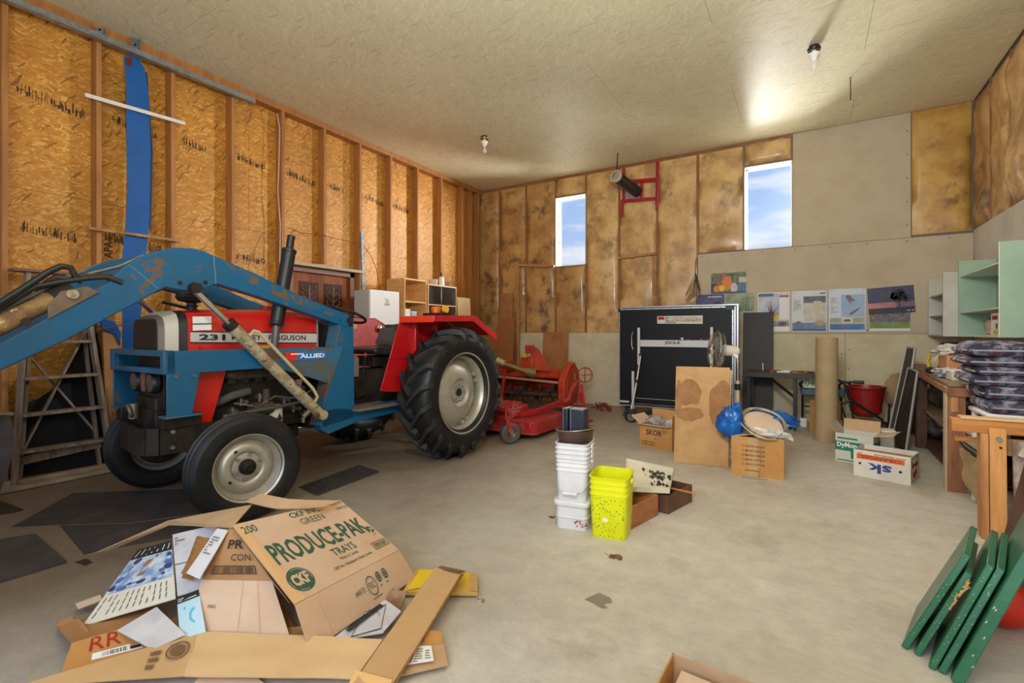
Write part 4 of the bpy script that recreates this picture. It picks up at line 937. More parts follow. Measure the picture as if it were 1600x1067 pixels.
T.p('decal_lettering', PA.text('ALLIED', .34, .24, .94, .72, bold=.03, k=2), PAPER, parent=al, smooth=0)
# hoses over the front of the near arm
HOSE = mk('black_hose', srgb(30, 30, 30), rough=.4)
T.p('hydraulic_hose', MB().tube([(.40, y, z) for y, z in ((-3.6, 1.02), (-3.3, 1.25), (-3.119, 1.379), (-3.015, 1.477), (-2.942, 1.55), (-2.891, 1.586), (-2.851, 1.584), (-2.83, 1.537), (-2.80, 1.51))], .017, 10), HOSE)
T.p('hydraulic_hose', MB().tube([(.38, -3.5, 1.05), (.38, -3.1, 1.37), (.39, -2.99, 1.47), (.40, -2.90, 1.50), (.41, -2.77, 1.535), (.42, -2.698, 1.545), (.43, -2.63, 1.52)], .015, 10), HOSE)
T.p('hydraulic_hose', MB().tube([(.34, -2.98, 1.45), (.36, -2.9, 1.53), (.38, -2.84, 1.52), (.36, -2.78, 1.55), (.34, -2.6, 1.56)], .017, 10), mk('muddy_hose', srgb(74, 58, 44), rough=.6))
T.p('hydraulic_hose', MB().tube([(-.30, -2.14, 1.46), (-.28, -1.9, 1.40), (-.28, -1.4, 1.32), (-.28, -1.1, 1.2)], .012, 8), HOSE)
T.p('three_point_link', MB().bar((.25, .2, .5), (.28, .62, .42), .03, .06).bar((-.25, .2, .5), (-.28, .62, .42), .03, .06), DARK)
T.p('top_link', MB().tube([(0, .25, .85), (0, .7, .8)], .02, 8), DARK)

# ================================================================ machines behind the tractor
t = Thing('finishing_mower', 'dusty red mower deck with small caster wheels standing right behind the big rear tyre', 'mower', (-3.35, 5.2, 0))
def dk(x0, x1, y0, y1, z0, z1, ch=.10):
    return [(x0, y0 + ch), (x0 + ch, y0), (x1 - ch, y0), (x1, y0 + ch), (x1, y1 - ch), (x1 - ch, y1), (x0 + ch, y1), (x0, y1 - ch)], z0, z1
o, a, b = dk(-4.30, -2.62, 4.80, 5.68, .09, .215, .06)
deck = t.p('deck', MB().prism(o, 'z', a, b), MOWRED, world=True, bevel=.008)
t.p('deck_rim', MB().prism([(x + (-.01 if x < -3.4 else .01), y + (-.01 if y < 5.3 else .01)) for x, y in o], 'z', .075, .10), RED_D, world=True, parent=deck)
t.p('top_housing', MB().prism(dk(-4.0, -2.98, 4.82, 5.35, 0, 0, .05)[0], 'z', .215, .335), MOWRED, world=True, bevel=.008)
t.p('belt_cover', MB().prism(dk(-3.85, -3.02, 4.86, 5.3, 0, 0, .08)[0], 'z', .335, .365), MOWRED, world=True, bevel=.004)
for x in (-3.18, -2.99):
    t.p('lift_post', MB().tube([(x, 4.98 - (x + 3.18) * .3, .33), (x, 4.98, .42)], .010, 8).cyl((x, 4.98, .35), (x, 4.98, .37), .02, n=8), MOWRED, world=True)
ar = t.p('caster_arm', MB().bar((-2.78, 5.85, .31), (-2.86, 5.25, .26), .05, .06).bar((-2.86, 5.25, .26), (-2.95, 5.02, .245), .05, .05).tube([(-2.78, 5.85, .30), (-2.74, 5.95, .34), (-2.72, 6.02, .46), (-2.70, 6.10, .54), (-2.70, 6.20, .56)], .03, 10), MOWRED, world=True)
t.p('caster_arm', MB().bar((-2.97, 5.05, .26), (-3.02, 4.86, .27), .05, .06).bar((-3.00, 4.86, .29), (-3.06, 4.70, .37), .06, .05).bar((-3.06, 4.70, .36), (-2.90, 4.66, .36), .05, .05), MOWRED, world=True, bevel=.006)
def caster(x, y, lab, steer=0):
    c = V((x, y, .118)); ax = V((math.cos(steer), math.sin(steer), 0))
    w_ = t.p('caster_wheel', MB().lathe(c, ax, [(-.028, .05), (-.04, .06), (-.045, .09), (-.03, .115), (0, .118), (.03, .115), (.045, .09), (.04, .06), (.028, .05)], 28), mk('grey_rubber', srgb(78, 74, 68), rough=.7), world=True)
    t.p('wheel_rim', MB().lathe(c, ax, [(.03, .055), (.034, .05), (.02, .03), (.045, .022), (.05, .0)], 20), mk('worn_metal', srgb(128, 120, 108)), parent=w_, world=True)
    nn = ax.cross(V((0, 0, 1)))
    t.p('fork', MB().bar(c + ax * .055, c + ax * .055 + V((0, 0, .15)) + nn * .05, .012, .05).bar(c - ax * .055, c - ax * .055 + V((0, 0, .15)) + nn * .05, .012, .05).box(c + nn * .05 + V((0, 0, .155)), (.13, .06, .012), Matrix.Rotation(steer, 3, 'Z')).tube([c + nn * .05 + V((0, 0, .155)), c + nn * .05 + V((0, 0, .31))], .013, 10), MOWRED, world=True, parent=w_)
    t.p('axle_bolt', MB().cyl(c + ax * .06, c + ax * .075, .016, n=8), STEEL, world=True, parent=w_)
caster(-2.82, 4.60, 'near', R(-35)); caster(-2.66, 6.12, 'far', R(20))
t.p('roller', MB().cyl((-3.55, 4.66, .44), (-3.02, 4.74, .44), .035, n=16), mk('grey_roller', srgb(96, 92, 88), rough=.45), world=True)
t.p('hitch_frame', MB().bar((-3.9, 4.9, .3), (-3.75, 4.75, .62), .04, .04).bar((-3.5, 4.9, .3), (-3.6, 4.75, .62), .04, .04), MOWRED, world=True)

t = Thing('rotary_tiller', 'orange rotary tiller with an A-frame hitch and curved tines in front of the back wall', 'tiller', (-3.9, 6.9, 0))
t.p('main_beam', MB().bar((-4.80, 6.95, .62), (-3.2, 6.95, .60), .12, .11), ORANGE, world=True, bevel=.006)
t.p('hood', MB().prism([(6.72, .55), (6.80, .60), (7.1, .60), (7.28, .45), (7.34, .2), (7.32, .2), (7.26, .44), (7.1, .58), (6.80, .58), (6.73, .53)], 'x', -4.80, -3.25), ORANGE, world=True)
t.p('front_rail', MB().bar((-4.80, 6.70, .535), (-3.2, 6.70, .47), .03, .035), mk('dusty_rail', srgb(186, 130, 110), rough=.6), world=True)
rot = t.p('rotor', MB().cyl((-4.78, 6.95, .24), (-3.2, 6.95, .24), .045, n=14), TINE, world=True)
for k in range(9):
    x = -4.74 + k * .18
    for q in range(3):
        a = q * 2.09 + k * .7; c = V((x, 6.95, .24)); dr = V((0, math.cos(a), math.sin(a))); tn = V((0, -math.sin(a), math.cos(a)))
        link('tine', MB().bar(c, c + dr * .17, .012, .06, up=(0, math.cos(a + 1.57), math.sin(a + 1.57))).bar(c + dr * .16, c + dr * .20 + tn * .08 + V((.05, 0, 0)), .014, .06), TINE, t.inv, parent=rot)
t.p('gear_case', MB().prism([(6.62, .10), (6.98, .06), (7.16, .30), (7.16, .62), (6.98, .78), (6.80, .72), (6.62, .50)], 'x', -3.22, -3.10), ORANGE, world=True, bevel=.015)
t.p('side_plate', MB().prism([(6.66, .3), (6.9, .25), (7.05, .4), (6.9, .68), (6.7, .55)], 'x', -3.10, -3.085), ORANGE, world=True, bevel=.004)
PQ = Panel((-3.082, 6.84, .42), (-3.082, 6.98, .42), (-3.082, 6.98, .60), (-3.082, 6.84, .60)); PQ.n = V((1, 0, 0))
t.p('sticker', PQ.rect(.2, 0, .9, .3).join(PQ.rect(.3, .45, 1, .55)).join(PQ.rect(.35, .65, 1, .75)).join(PQ.rect(.4, .85, 1, .95)), mk('pale_sticker', srgb(210, 180, 150), rough=.6), world=True, smooth=0)
hw = t.p('hand_wheel', MB().ring((-3.03, 7.22, .56), (.5, -.85, 0), .115, .010, 28), ORANGE, world=True)
t.p('wheel_spokes', MB().bar((-3.12, 7.17, .56), (-2.94, 7.27, .56), .012, .012).bar((-3.03, 7.22, .45), (-3.03, 7.22, .67), .012, .012), ORANGE, world=True, parent=hw)
ap = (-3.82, 6.82, 1.02)
for (x, y, w_) in ((-3.98, 6.8, .035), (-3.60, 6.95, .09), (-3.72, 7.1, .04)):
    t.p('a_frame_bar', MB().bar(ap, (x, y, .66), w_, .03), ORANGE, world=True, bevel=.004)
t.p('a_frame_plate', MB().sheet([(-3.80, 6.80, .64), (-3.44, 6.86, .62), (-3.66, 6.84, .98), (-3.78, 6.82, 1.03)], .02), ORANGE, world=True, bevel=.003)
t.p('hitch_head', MB().bb((-3.88, 6.78, .90), (-3.74, 6.86, 1.03)).cyl((-3.90, 6.82, .99), (-3.72, 6.82, .99), .02, n=10), ORANGE, world=True, bevel=.006)
t.p('yellow_label', MB().bb((-3.93, 6.775, .83), (-3.85, 6.78, .90)), mk('decal_yellow', srgb(206, 170, 40)), world=True)
t.p('gearbox', MB().bb((-3.96, 6.76, .64), (-3.72, 6.95, .84)), ORANGE, world=True, bevel=.02)
t.p('lower_lug', MB().bb((-4.30, 6.66, .6), (-4.16, 6.9, .78)), ORANGE, world=True, bevel=.01)
OLIVE = mk('olive_plastic', srgb(140, 122, 60), srgb(110, 94, 50), ns=8, rough=.5)
sh = t.p('drive_shaft', MB().tube([AY(782, 566, 6.4), AY(822, 580, 6.62)], .033, 14), OLIVE, world=True)
t.p('shaft_bell', MB().tube([AY(818, 578, 6.6), AY(829, 582, 6.66), AY(836, 583, 6.70)], [.035, .08, .085], 16), OLIVE, world=True, parent=sh)
t.p('shaft_yoke', MB().tube([AY(776, 562, 6.38), AY(788, 568, 6.42)], [.05, .045], 14), mk('pale_yoke', srgb(176, 160, 110), rough=.5), world=True, parent=sh)
t.p('stand_leg', MB().bar((-4.2, 6.7, .6), (-4.25, 6.62, .02), .04, .04), ORANGE, world=True); t.p('stand_leg', MB().bar((-3.0, 6.98, .3), (-2.98, 7.0, .02), .04, .03), ORANGE, world=True)
t = Thing('jack_handle', 'short bright red upright handle of a jack standing behind the blue boxes', 'jack', (-2.62, 6.25, 0))
t.p('handle', MB().bar((-2.62, 6.25, .12), (-2.68, 6.25, .52), .035, .03), mk('candy_red', srgb(196, 34, 44), rough=.3), bevel=.004, world=True)
t.p('base', MB().bb((-2.68, 6.18, 0), (-2.54, 6.34, .03)).cyl((-2.61, 6.26, .03), (-2.61, 6.26, .13), .02), RED_D, world=True, bevel=.004)
mb = MB(); rr = random.Random(5)
for k in range(7): mb.tube([(-2.9 + rr.uniform(-.1, .15), 7.4 + rr.uniform(-.1, .1), .02), (-2.8 + rr.uniform(-.1, .1), 7.35, .06 + rr.uniform(0, .06)), (-2.72 + rr.uniform(-.05, .12), 7.3 + rr.uniform(-.1, .1), .02)], .012, 6)
solo('red_chain', mb, mk('dull_red', srgb(128, 52, 40), rough=.7), 'small tangle of dull red metal on the floor below the tiller hand wheel', 'chain')

# ================================================================ along the left wall
BENCHW = mk('bench_wood', srgb(150, 104, 62), srgb(124, 82, 46), ns=4, rough=.6)
t = Thing('workbench', 'wooden bench along the left wall behind the tractor carrying the cabinets', 'workbench', (-5.2, 5.6, 0))
t.p('top', MB().bb((-5.48, 4.50, .90), (-4.88, 6.98, .94)), BENCHW, world=True, bevel=.004)
for x in (-5.42, -4.94):
    for y in (4.56, 5.7, 6.92): t.p('leg', MB().bb((x - .04, y - .04, 0), (x + .04, y + .04, .90)), BENCHW, world=True)
t = Thing('white_cabinet', 'plain white box-shaped cabinet with a small gold emblem on the bench behind the fender', 'cabinet', (-5.1, 4.83, .94))
t.p('body', MB().bb((-5.30, 4.56, .94), (-5.015, 5.10, 1.81)), mk('grey_side', srgb(186, 182, 174), rough=.5), world=True, bevel=.006)
dr_ = t.p('door', MB().bb((-5.012, 4.56, .94), (-4.985, 5.10, 1.812)), WHITE, world=True, bevel=.005)
PE = Panel((-4.985, 4.80, 1.60), (-4.985, 4.93, 1.60), (-4.985, 4.93, 1.71), (-4.985, 4.80, 1.71)); PE.n = V((1, 0, 0))
t.p('emblem', PE.hoop(.5, .25, .4, .2, .6).join(PE.rect(.1, .1, .9, .28)).join(PE.pol([(.25, .5), (.5, .4), (.75, .55), (.55, 1), (.4, .6)])).join(PE.rect(.2, .7, .35, 1)), mk('gold_emblem', srgb(176, 160, 116), rough=.4), parent=dr_, world=True, smooth=0)
MAPLE = mk('maple_veneer', srgb(218, 168, 104), srgb(204, 152, 88), ns=3, st=(1, 1, 6), rough=.45)
MAPLE_L = mk('maple_edge', srgb(232, 192, 136), rough=.45)
def casework(name, label, y0, y1, x0, x1, z1, shelves, glass=False):
    t = Thing(name, label, 'cabinet', ((x0 + x1) / 2, (y0 + y1) / 2, .94))
    th = .02
    for (ya, yb) in ((y0, y0 + th), (y1 - th, y1)): t.p('side_panel', MB().bb((x0, ya, .94), (x1, yb, z1)), MAPLE, world=True, bevel=.002)
    t.p('top_panel', MB().bb((x0, y0 + th, z1 - th), (x1, y1 - th, z1)), MAPLE_L, world=True, bevel=.002)
    t.p('back_panel', MB().bb((x0, y0 + th, .96), (x0 + .01, y1 - th, z1 - th)), MAPLE, world=True)
    t.p('bottom_panel', MB().bb((x0, y0 + th, .94), (x1, y1 - th, .96)), MAPLE_L, world=True)
    for z in shelves: t.p('shelf', MB().bb((x0 + .01, y0 + th, z), (x1 - .005, y1 - th, z + .018)), MAPLE_L, world=True)
    if glass:
        ym = (y0 + y1) / 2
        for (a, b, o) in ((y0 + th, ym + .02, .0), (ym - .02, y1 - th, .008)):
            t.p('glass_door', MB().bb((x1 - .016 + o, a, .97), (x1 - .012 + o, b, z1 - th)), GLASS, world=True)
        t.p('shelf_edge', MB().bb((x1 - .004, y0 + th, 1.66), (x1 + .002, y1 - th, 1.675)), MAPLE_L, world=True)
    return t
casework('open_bookcase', 'open light wooden bookcase with shelves on the bench right of the white cabinet', 5.22, 5.70, -5.36, -5.0, 2.03, (1.68, 1.30))
casework('glass_cabinet', 'light wooden cabinet with dark sliding glass doors beside the open bookcase', 5.71, 6.42, -5.34, -4.98, 1.985, (1.30,), glass=True)
def on_y(name, mb, m, label, cat, **k): return solo(name, mb, m, label, cat, **k)
t = Thing('squeeze_bottle', 'white bottle with a black cap on top of the glass-door cabinet', 'bottle', (-5.12, 6.20, 1.985))
t.p('bottle', MB().lathe((0, 0, 0), (0, 0, 1), [(0, 0), (0, .042), (.01, .045), (.13, .045), (.155, .03), (.165, .018), (.165, 0)], 20), WHITE)
t.p('cap', MB().cyl((0, 0, .165), (0, 0, .23), .018, .012, 14), BLACK)
solo('plastic_tub', MB().lathe((-5.14, 6.02, 1.985), (0, 0, 1), [(0, 0), (0, .065), (.1, .075), (.1, .07), (.01, .06), (.01, 0)], 22), mk('frosted_tub', srgb(214, 204, 186), rough=.3, alpha=.7), 'low frosted plastic tub left of the white bottle on the cabinet', 'tub')
solo('drinking_glass', MB().lathe((-5.10, 6.33, 1.985), (0, 0, 1), [(0, 0), (0, .03), (.09, .038), (.09, .034), (.01, .027), (.01, 0)], 18), mk('smoked_glass', srgb(150, 130, 110), rough=.1, alpha=.6), 'small tinted drinking glass right of the white bottle on the cabinet', 'glass')
for (y, h, lab, m) in ((5.36, .13, 'small white carton on the lower shelf of the open bookcase', PAPER), (5.50, .10, 'pale blue carton beside the white one on the bookcase shelf', mk('pale_blue', srgb(168, 184, 196), rough=.6))):
    t = Thing('small_carton', lab, 'carton', (-5.14, y, 1.318))
    t.p('box', MB().bb((-.07, -.055, 0), (.07, .055, h + .13)), m, bevel=.004); t.p('lid_flap', MB().bb((-.072, -.057, h + .12), (.072, .057, h + .135)), PAPER)
wallcard = solo('pale_board', MB().sheet([(-4.98, 6.50, .94), (-4.98, 6.86, .94), (-5.04, 6.86, 1.83), (-5.04, 6.50, 1.83)], .01), mk('tan_board', srgb(196, 166, 124), rough=.8), 'pale fibre board standing on the bench end right of the glass-door cabinet', 'board')

# stepladder
t = Thing('stepladder', 'weathered grey wooden stepladder folded against the left wall', 'ladder', (-5.34, 1.55, 0))
XR_ = -5.34
def g(px, py, x=XR_): return AX(px, py, x)
lb, lt = g(22, 760), g(43, 425, -5.42); rb, rt = g(176, 735), g(128, 430, -5.42); lb.z = 0; rb.z = 0
t.p('front_rail', MB().bar(lb, lt, .030, .075, up=(1, 0, 0)), GREYWOOD, world=True, bevel=.004)
t.p('front_rail', MB().bar(rb, rt, .030, .075, up=(1, 0, 0)), GREYWOOD, world=True, bevel=.004)
lb2 = lb + V((-.09, .05, 0)); rb2 = rb + V((-.09, -.06, 0)); lt2 = lt + V((-.05, .05, -.03)); rt2 = rt + V((-.05, -.02, -.03))
t.p('back_rail', MB().bar(lb2, lt2, .025, .05, up=(1, 0, 0)), GREYWOOD, world=True, bevel=.003)
t.p('back_rail', MB().bar(rb2, rt2, .025, .05, up=(1, 0, 0)), GREYWOOD, world=True, bevel=.003)
for z in (.28, .57, .86, 1.15, 1.44):
    k = z / lt.z; a = lb.lerp(lt, k); b = rb.lerp(rt, k)
    s_ = t.p('step', MB().bar(a + V((.0, .01, 0)), b + V((.0, -.01, 0)), .11, .024), GREYWOOD, world=True, bevel=.003)
t.p('lower_crosspiece', MB().bar(lb2 + V((.02, 0, .20)), rb2 + V((.02, 0, .24)), .02, .07), GREYWOOD, world=True, bevel=.003)
m1, m2 = lb2.lerp(lt2, .62), rb2.lerp(rt2, .20); n1, n2 = rb2.lerp(rt2, .72), lb2.lerp(lt2, .16)
t.p('cross_brace', MB().bar(m1, m2, .015, .035, up=(1, 0, 0)), GREYWOOD, world=True)
t.p('cross_brace', MB().bar(n1 + V((.02, 0, 0)), n2 + V((.02, 0, 0)), .015, .035, up=(1, 0, 0)), GREYWOOD, world=True)
t.p('top_cap', MB().bar(lt + V((0, -.10, .01)), rt + V((0, .10, .0)), .15, .024), mk('top_wood', srgb(132, 98, 78), srgb(110, 80, 62), ns=5, rough=.7), world=True, bevel=.004)

def xpoly(pts, x): return [AX(px, py, x) for px, py in pts]
solo('black_sheet', MB().poly(xpoly([(34, 745), (36, 632), (62, 622), (88, 604), (108, 574), (124, 545), (130, 520), (152, 520), (166, 600), (168, 722)], -5.46), .008), mk('matt_black', srgb(16, 16, 18), rough=.9), 'large black rubber sheet with a curved edge standing on the wall behind the stepladder', 'rubber sheet', smooth=0)
t = Thing('long_carton', 'tall flat brown carton standing against the left wall between ladder and tractor', 'carton', (-5.40, 1.98, 0))
q = xpoly([(160, 512), (184, 515), (196, 690), (166, 700)], -5.40); q[2].z = .25; q[3].z = .25
q2 = [q[0] + V((-.03, 0, 0))]
t.p('carton', MB().poly([V((-5.40, q[0].y, q[0].z)), V((-5.40, q[1].y, q[1].z)), V((-5.36, q[2].y, .01)), V((-5.36, q[3].y, .01))], .05), CARD_D, world=True, bevel=.003)
PT = Panel((-5.345, q[3].y + .02, .42), (-5.345, q[3].y + .02, .78), (-5.345, q[3].y - .04, .78), (-5.345, q[3].y - .04, .42)); PT.n = V((1, 0, 0))
t.p('side_print', PT.lines(0, -.6, 1, .2, 2, seed=3, h=.6), mk('faint_print', srgb(106, 86, 62), rough=.8), world=True, smooth=0)
t = Thing('blue_clamp', 'blue plastic cap on a rod hanging beside the tall carton', 'clamp', (-5.38, 2.03, 1.2))
t.p('body', MB().poly(xpoly([(158, 497), (180, 502), (190, 520), (188, 540), (180, 522), (160, 515)], -5.38), .05), BLUEP, world=True, bevel=.006)
t.p('rod', MB().tube(xpoly([(150, 515), (170, 512), (188, 508), (212, 508)], -5.35), .006, 6), mk('rusty_rod', srgb(110, 62, 40), rough=.6), world=True)
solo('floor_plank', MB().bar((-5.28, .75, .02), (-5.28, 2.15, .02), .10, .03).bar((-5.40, .75, .03), (-5.40, 2.1, .03), .06, .05), mk('pale_plank', srgb(180, 160, 130), srgb(150, 130, 104), ns=5, rough=.7), 'pale boards lying on the floor along the foot of the left wall', 'plank', bevel=.004)
# curved grey metal sheet at the very left
t = Thing('metal_hopper', 'dark grey curved metal scoop side standing at the left edge beside the ladder foot', 'scoop', (-4.9, .95, 0))
cr_ = [AX(px, py, -5.0) for px, py in ((-40, 648), (14, 648), (20, 662), (22, 690), (18, 718), (8, 748), (-6, 766), (-40, 772))]
for p_ in cr_[6:]: p_.z = 0
t.p('side_plate', MB().poly(cr_, .02), mk('scuffed_grey', srgb(74, 70, 74), srgb(100, 92, 92), ns=6, rough=.6), world=True)
t.p('top_edge', MB().bar(AX(-40, 646, -4.98), AX(20, 646, -4.98), .06, .02), mk('edge_tan', srgb(150, 136, 112), rough=.6), world=True)

# rubber mats on the floor
def mat_(pts, label, m=RUBMAT, z=.001, t_=.010, name='rubber_mat', cat='mat'):
    p = [AZ(px, py, 0) for px, py in pts]; p = [V((q.x, q.y, z)) for q in p]
    if (p[1] - p[0]).cross(p[2] - p[0]).z < 0: p = p[::-1]
    return solo(name, MB().poly(p, t_), m, label, cat, smooth=0)
mat_([(16, 824), (115, 770), (300, 764), (330, 800), (200, 817), (95, 820)], 'large dark rubber mat under the front wheels, farthest from the camera')
mat_([(93, 821), (200, 818), (330, 802), (330, 830), (150, 862), (131, 867)], 'dark rubber mat between the front wheel and the cardboard heap')
mat_([(-60, 855), (55, 836), (104, 880), (-60, 930)], 'dark rubber mat at the left edge of the floor')
t = Thing('grid_mat', 'thin dark ribbed grid mat under the tractor between front and rear wheels', 'mat', (-3.4, 2.75, 0))
a, b, c, d = [AZ(*p) for p in ((468, 762), (495, 775), (592, 738), (560, 728))]
P = Panel(a, b, c, d, lift=0); P.n = V((0, 0, 1))
base_ = MB()
for k in range(9): base_.bar(P.at(k / 8, 0) + V((0, 0, .004)), P.at(k / 8, 1) + V((0, 0, .004)), .012, .006)
t.p('long_bars', base_, RUBMAT, world=True, kind='stuff')
base_ = MB()
for k in range(25): base_.bar(P.at(0, k / 24) + V((0, 0, .009)), P.at(1, k / 24) + V((0, 0, .009)), .006, .006)
t.p('cross_bars', base_, RUBMAT, world=True, kind='stuff')
solo('oil_stain_film', MB().sheet([AZ(200, 800) + V((0, 0, .012)), AZ(225, 804) + V((0, 0, .012)), AZ(214, 796) + V((0, 0, .012)), AZ(196, 795) + V((0, 0, .012))], .001), BLACK, None, None) if False else None

# ================================================================ middle of the floor
WP = mk('white_pail', srgb(226, 226, 226), srgb(214, 214, 216), ns=3, rough=.4)


def rr_sec(hx, hy, r, z, n=5):
    pts = []
    for (sx, sy, a0) in ((1, 1, 0), (-1, 1, 90), (-1, -1, 180), (1, -1, 270)):
        for k in range(n):
            a = R(a0 + 90 * k / (n - 1)); pts.append(V((sx * (hx - r) + r * math.cos(a), sy * (hy - r) + r * math.sin(a), z)))
    return pts


def pail_mb(hx, hy, secs):
    """secs: (scale, z) outer then inner; open square pail as one shell"""
    m = MB(); rings = [rr_sec(hx * s, hy * s, .035 * s, z) for s, z in secs]; n = len(rings[0]); vs = [p for r_ in rings for p in r_]; fs = [tuple(range(n))[::-1], tuple((len(rings) - 1) * n + k for k in range(n))]
    for i in range(len(rings) - 1):
        for k in range(n): fs.append((i * n + k, i * n + (k + 1) % n, (i + 1) * n + (k + 1) % n, (i + 1) * n + k))
    return m.add(vs, fs)


def square_pail(label, loc, rot, h, hx=.105, hy=.115, mat=WP, handle=False, cat='bucket', group=None, name='square_pail', rims=3, s0=.88):
    t = Thing(name, label, cat, loc, rot, group)
    S = [(s0, 0), (s0 + .004, .006), (.955, h - .085)]
    for k in range(rims):
        z = h - .085 + k * .028; S += [(.958, z), (1.0, z + .001), (1.0, z + .006), (.962, z + .008)]
    S += [(.97, h - .006), (1.02, h - .005), (1.02, h), (.96, h), (.95, h - .05), (s0 - .02, .012)]
    b = t.p('body', pail_mb(hx, hy, S), mat, bevel=0, smooth=30)
    for s in (-1, 1): t.p('handle_ear', MB().cyl((s * hx * 1.0, 0, h - .035), (s * (hx + .012), 0, h - .035), .016, n=14), mat, parent=b)
    if handle:
        pts = [(s, 0, 0) for s in ()]
        pts = [(-hx - .012, -.0, h - .035), (-hx - .012, -hy * .7, h - .14), (-hx * .75, -hy - .02, h - .20), (-.03, -hy - .025, h - .215), (.03, -hy - .025, h - .215), (hx * .75, -hy - .02, h - .20), (hx + .012, -hy * .7, h - .14), (hx + .012, 0, h - .035)]
        t.p('wire_handle', MB().tube(pts, .003, 6), STEEL)
        t.p('grip', MB().cyl((-.045, -hy - .025, h - .215), (.045, -hy - .025, h - .215), .009, n=10), WP)
    return t


RW = math.atan2(2.806 - 2.768, -1.152 + 1.366)
cw = V((-1.285, 2.90, 0)); 
tb = square_pail('white square lidded pail with red specks at the bottom of the white stack', (cw.x, cw.y, 0), RW, .155, mat=WP, rims=1, group='white square pails in the stack', s0=.93)
tb.p('lid', pail_mb(.112, .122, [(.96, .152), (1.02, .148), (1.03, .152), (1.03, .17), (1.0, .175), (.5, .176)]), WP, smooth=30)
PB = Panel((.02, -.1165, .02), (.10, -.1165, .02), (.10, -.1175, .08), (.02, -.1175, .08))
mb = MB(); rr = random.Random(8)
for k in range(16): u, v = rr.random(), rr.random() * .6 + .2 * rr.random(); PB.pol([(u, v), (u + .10, v + .05), (u + .05, v + .16), (u - .06, v + .1)], mb)
PB2 = Panel((-.02, -.113, .03), (.09, -.113, .03), (.09, -.115, .10), (-.02, -.115, .10)); 
tb.p('red_specks', mb, INK_R, smooth=0)
square_pail('white square pail with a hanging wire handle, second from the bottom of the stack', (cw.x, cw.y, .176), RW, .27, handle=True, group='white square pails in the stack')
labs = ['third white square pail from the bottom, only its ribbed rim showing', 'fourth white square pail from the bottom, only its ribbed rim showing', 'topmost white square pail of the stack, with the brown basin on it']
for k in range(3):
    t = Thing('square_pail', labs[k], 'bucket', (cw.x, cw.y, .446 - .085 + .030 * (k + 1)), RW, 'white square pails in the stack')
    z0, h = .0, .085
    m_ = pail_mb(.107, .117, [(.90, -.25 + .0), (.955, h - .034), (1.0, h - .033), (1.0, h - .027), (.96, h - .025), (.97, h - .006), (1.02, h - .005), (1.02, h), (.955, h), (.945, h - .03), (.86, -.235)])
    t.p('body', m_.mapped(lambda p: V((p.x * (.0 + 1.0 if p.z > .03 else .93), p.y * (1.0 if p.z > .03 else .93), p.z + .0))), WP, smooth=30)
    for s in (-1, 1): t.p('handle_ear', MB().bb((s * .108, -.03, h - .04), (s * .118, .03, h - .012)), WP, bevel=.003)
zt = .536
BROWN = mk('brown_bakelite', srgb(96, 68, 54), srgb(76, 54, 44), ns=8, rough=.5)
t = Thing('brown_basin', 'oval brown basin with a wire rim standing on the topmost white pail', 'basin', (cw.x - .0, cw.y, zt), RW)
m_ = MB().lathe((0, 0, 0), (0, 0, 1), [(0, 0), (0, .10), (.008, .108), (.068, .118), (.075, .122), (.075, .116), (.015, .10), (.012, 0)], 36)
t.p('bowl', m_.mapped(lambda p: V((p.x * 1.0, p.y * .92, p.z))), BROWN)
t.p('rim_wire', MB().tube([(math.cos(a) * .124, math.sin(a) * .114, .078 + .012 * math.cos(a)) for a in [2 * PI * k / 24 for k in range(25)]], .004, 6), mk('dull_wire', srgb(140, 126, 110), rough=.4, metal=.5))
NAVY = mk('navy_plastic', srgb(28, 31, 42), rough=.4)
for k, (dx, lab, w_) in enumerate(((-.045, 'narrow dark blue box standing in the brown basin, left one', .045), (.03, 'wider dark blue box with a pale top standing in the brown basin', .10))):
    t = Thing('blue_box', lab, 'box', (cw.x + dx, cw.y - .01 + .0 * k, zt + .013), RW + R(-14 + 8 * k))
    h = .195
    b = t.p('case', MB().bb((-w_ / 2, -.05, 0), (w_ / 2, .05, h)), NAVY, bevel=.006)
    t.p('top_face', MB().sheet([(-w_ / 2 + .006, -.044, h), (w_ / 2 - .006, -.044, h), (w_ / 2 - .006, .044, h), (-w_ / 2 + .006, .044, h)], .002), mk('pale_blue_top', srgb(148, 156, 170), rough=.3), parent=b)
    t.p('seam_edge', MB().bb((-w_ / 2 + .012, -.052, 0), (-w_ / 2 + .015, -.05, h)), mk('grey_seam', srgb(110, 116, 130), rough=.4), parent=b)

RY = math.atan2(2.789 - 2.761, -.916 + 1.117)
cy_ = V((-1.035, 2.895, 0))
t = Thing('yellow_pail', 'bright yellow square pail with dark paint speckles in front of the drawers', 'bucket', (cy_.x, cy_.y, 0), RY)
hx, hy = .116, .132; h = .365; S = [(.88, 0), (.886, .006), (.96, h - .11)]
for k in range(3): z = h - .11 + k * .034; S += [(.962, z), (.995, z + .001), (.995, z + .008), (.965, z + .01)]
S += [(.975, h - .006), (1.02, h - .005), (1.02, h), (.96, h), (.95, h - .05), (.86, .012)]
b = t.p('body', pail_mb(hx, hy, S), YELLOW, smooth=30)
t.p('handle_ear', MB().cyl((hx, .0, h - .04), (hx + .012, 0, h - .04), .018, n=14), YELLOW, parent=b)
t.p('handle_ear', MB().cyl((-hx, .0, h - .04), (-hx - .012, 0, h - .04), .018, n=14), YELLOW, parent=b)
mb = MB(); rr = random.Random(12)
PF_ = Panel((-hx * .86, -hy * .890, .0), (hx * .86, -hy * .890, 0), (hx * .92, -hy * .966, h - .11), (-hx * .92, -hy * .966, h - .11), lift=.0015)
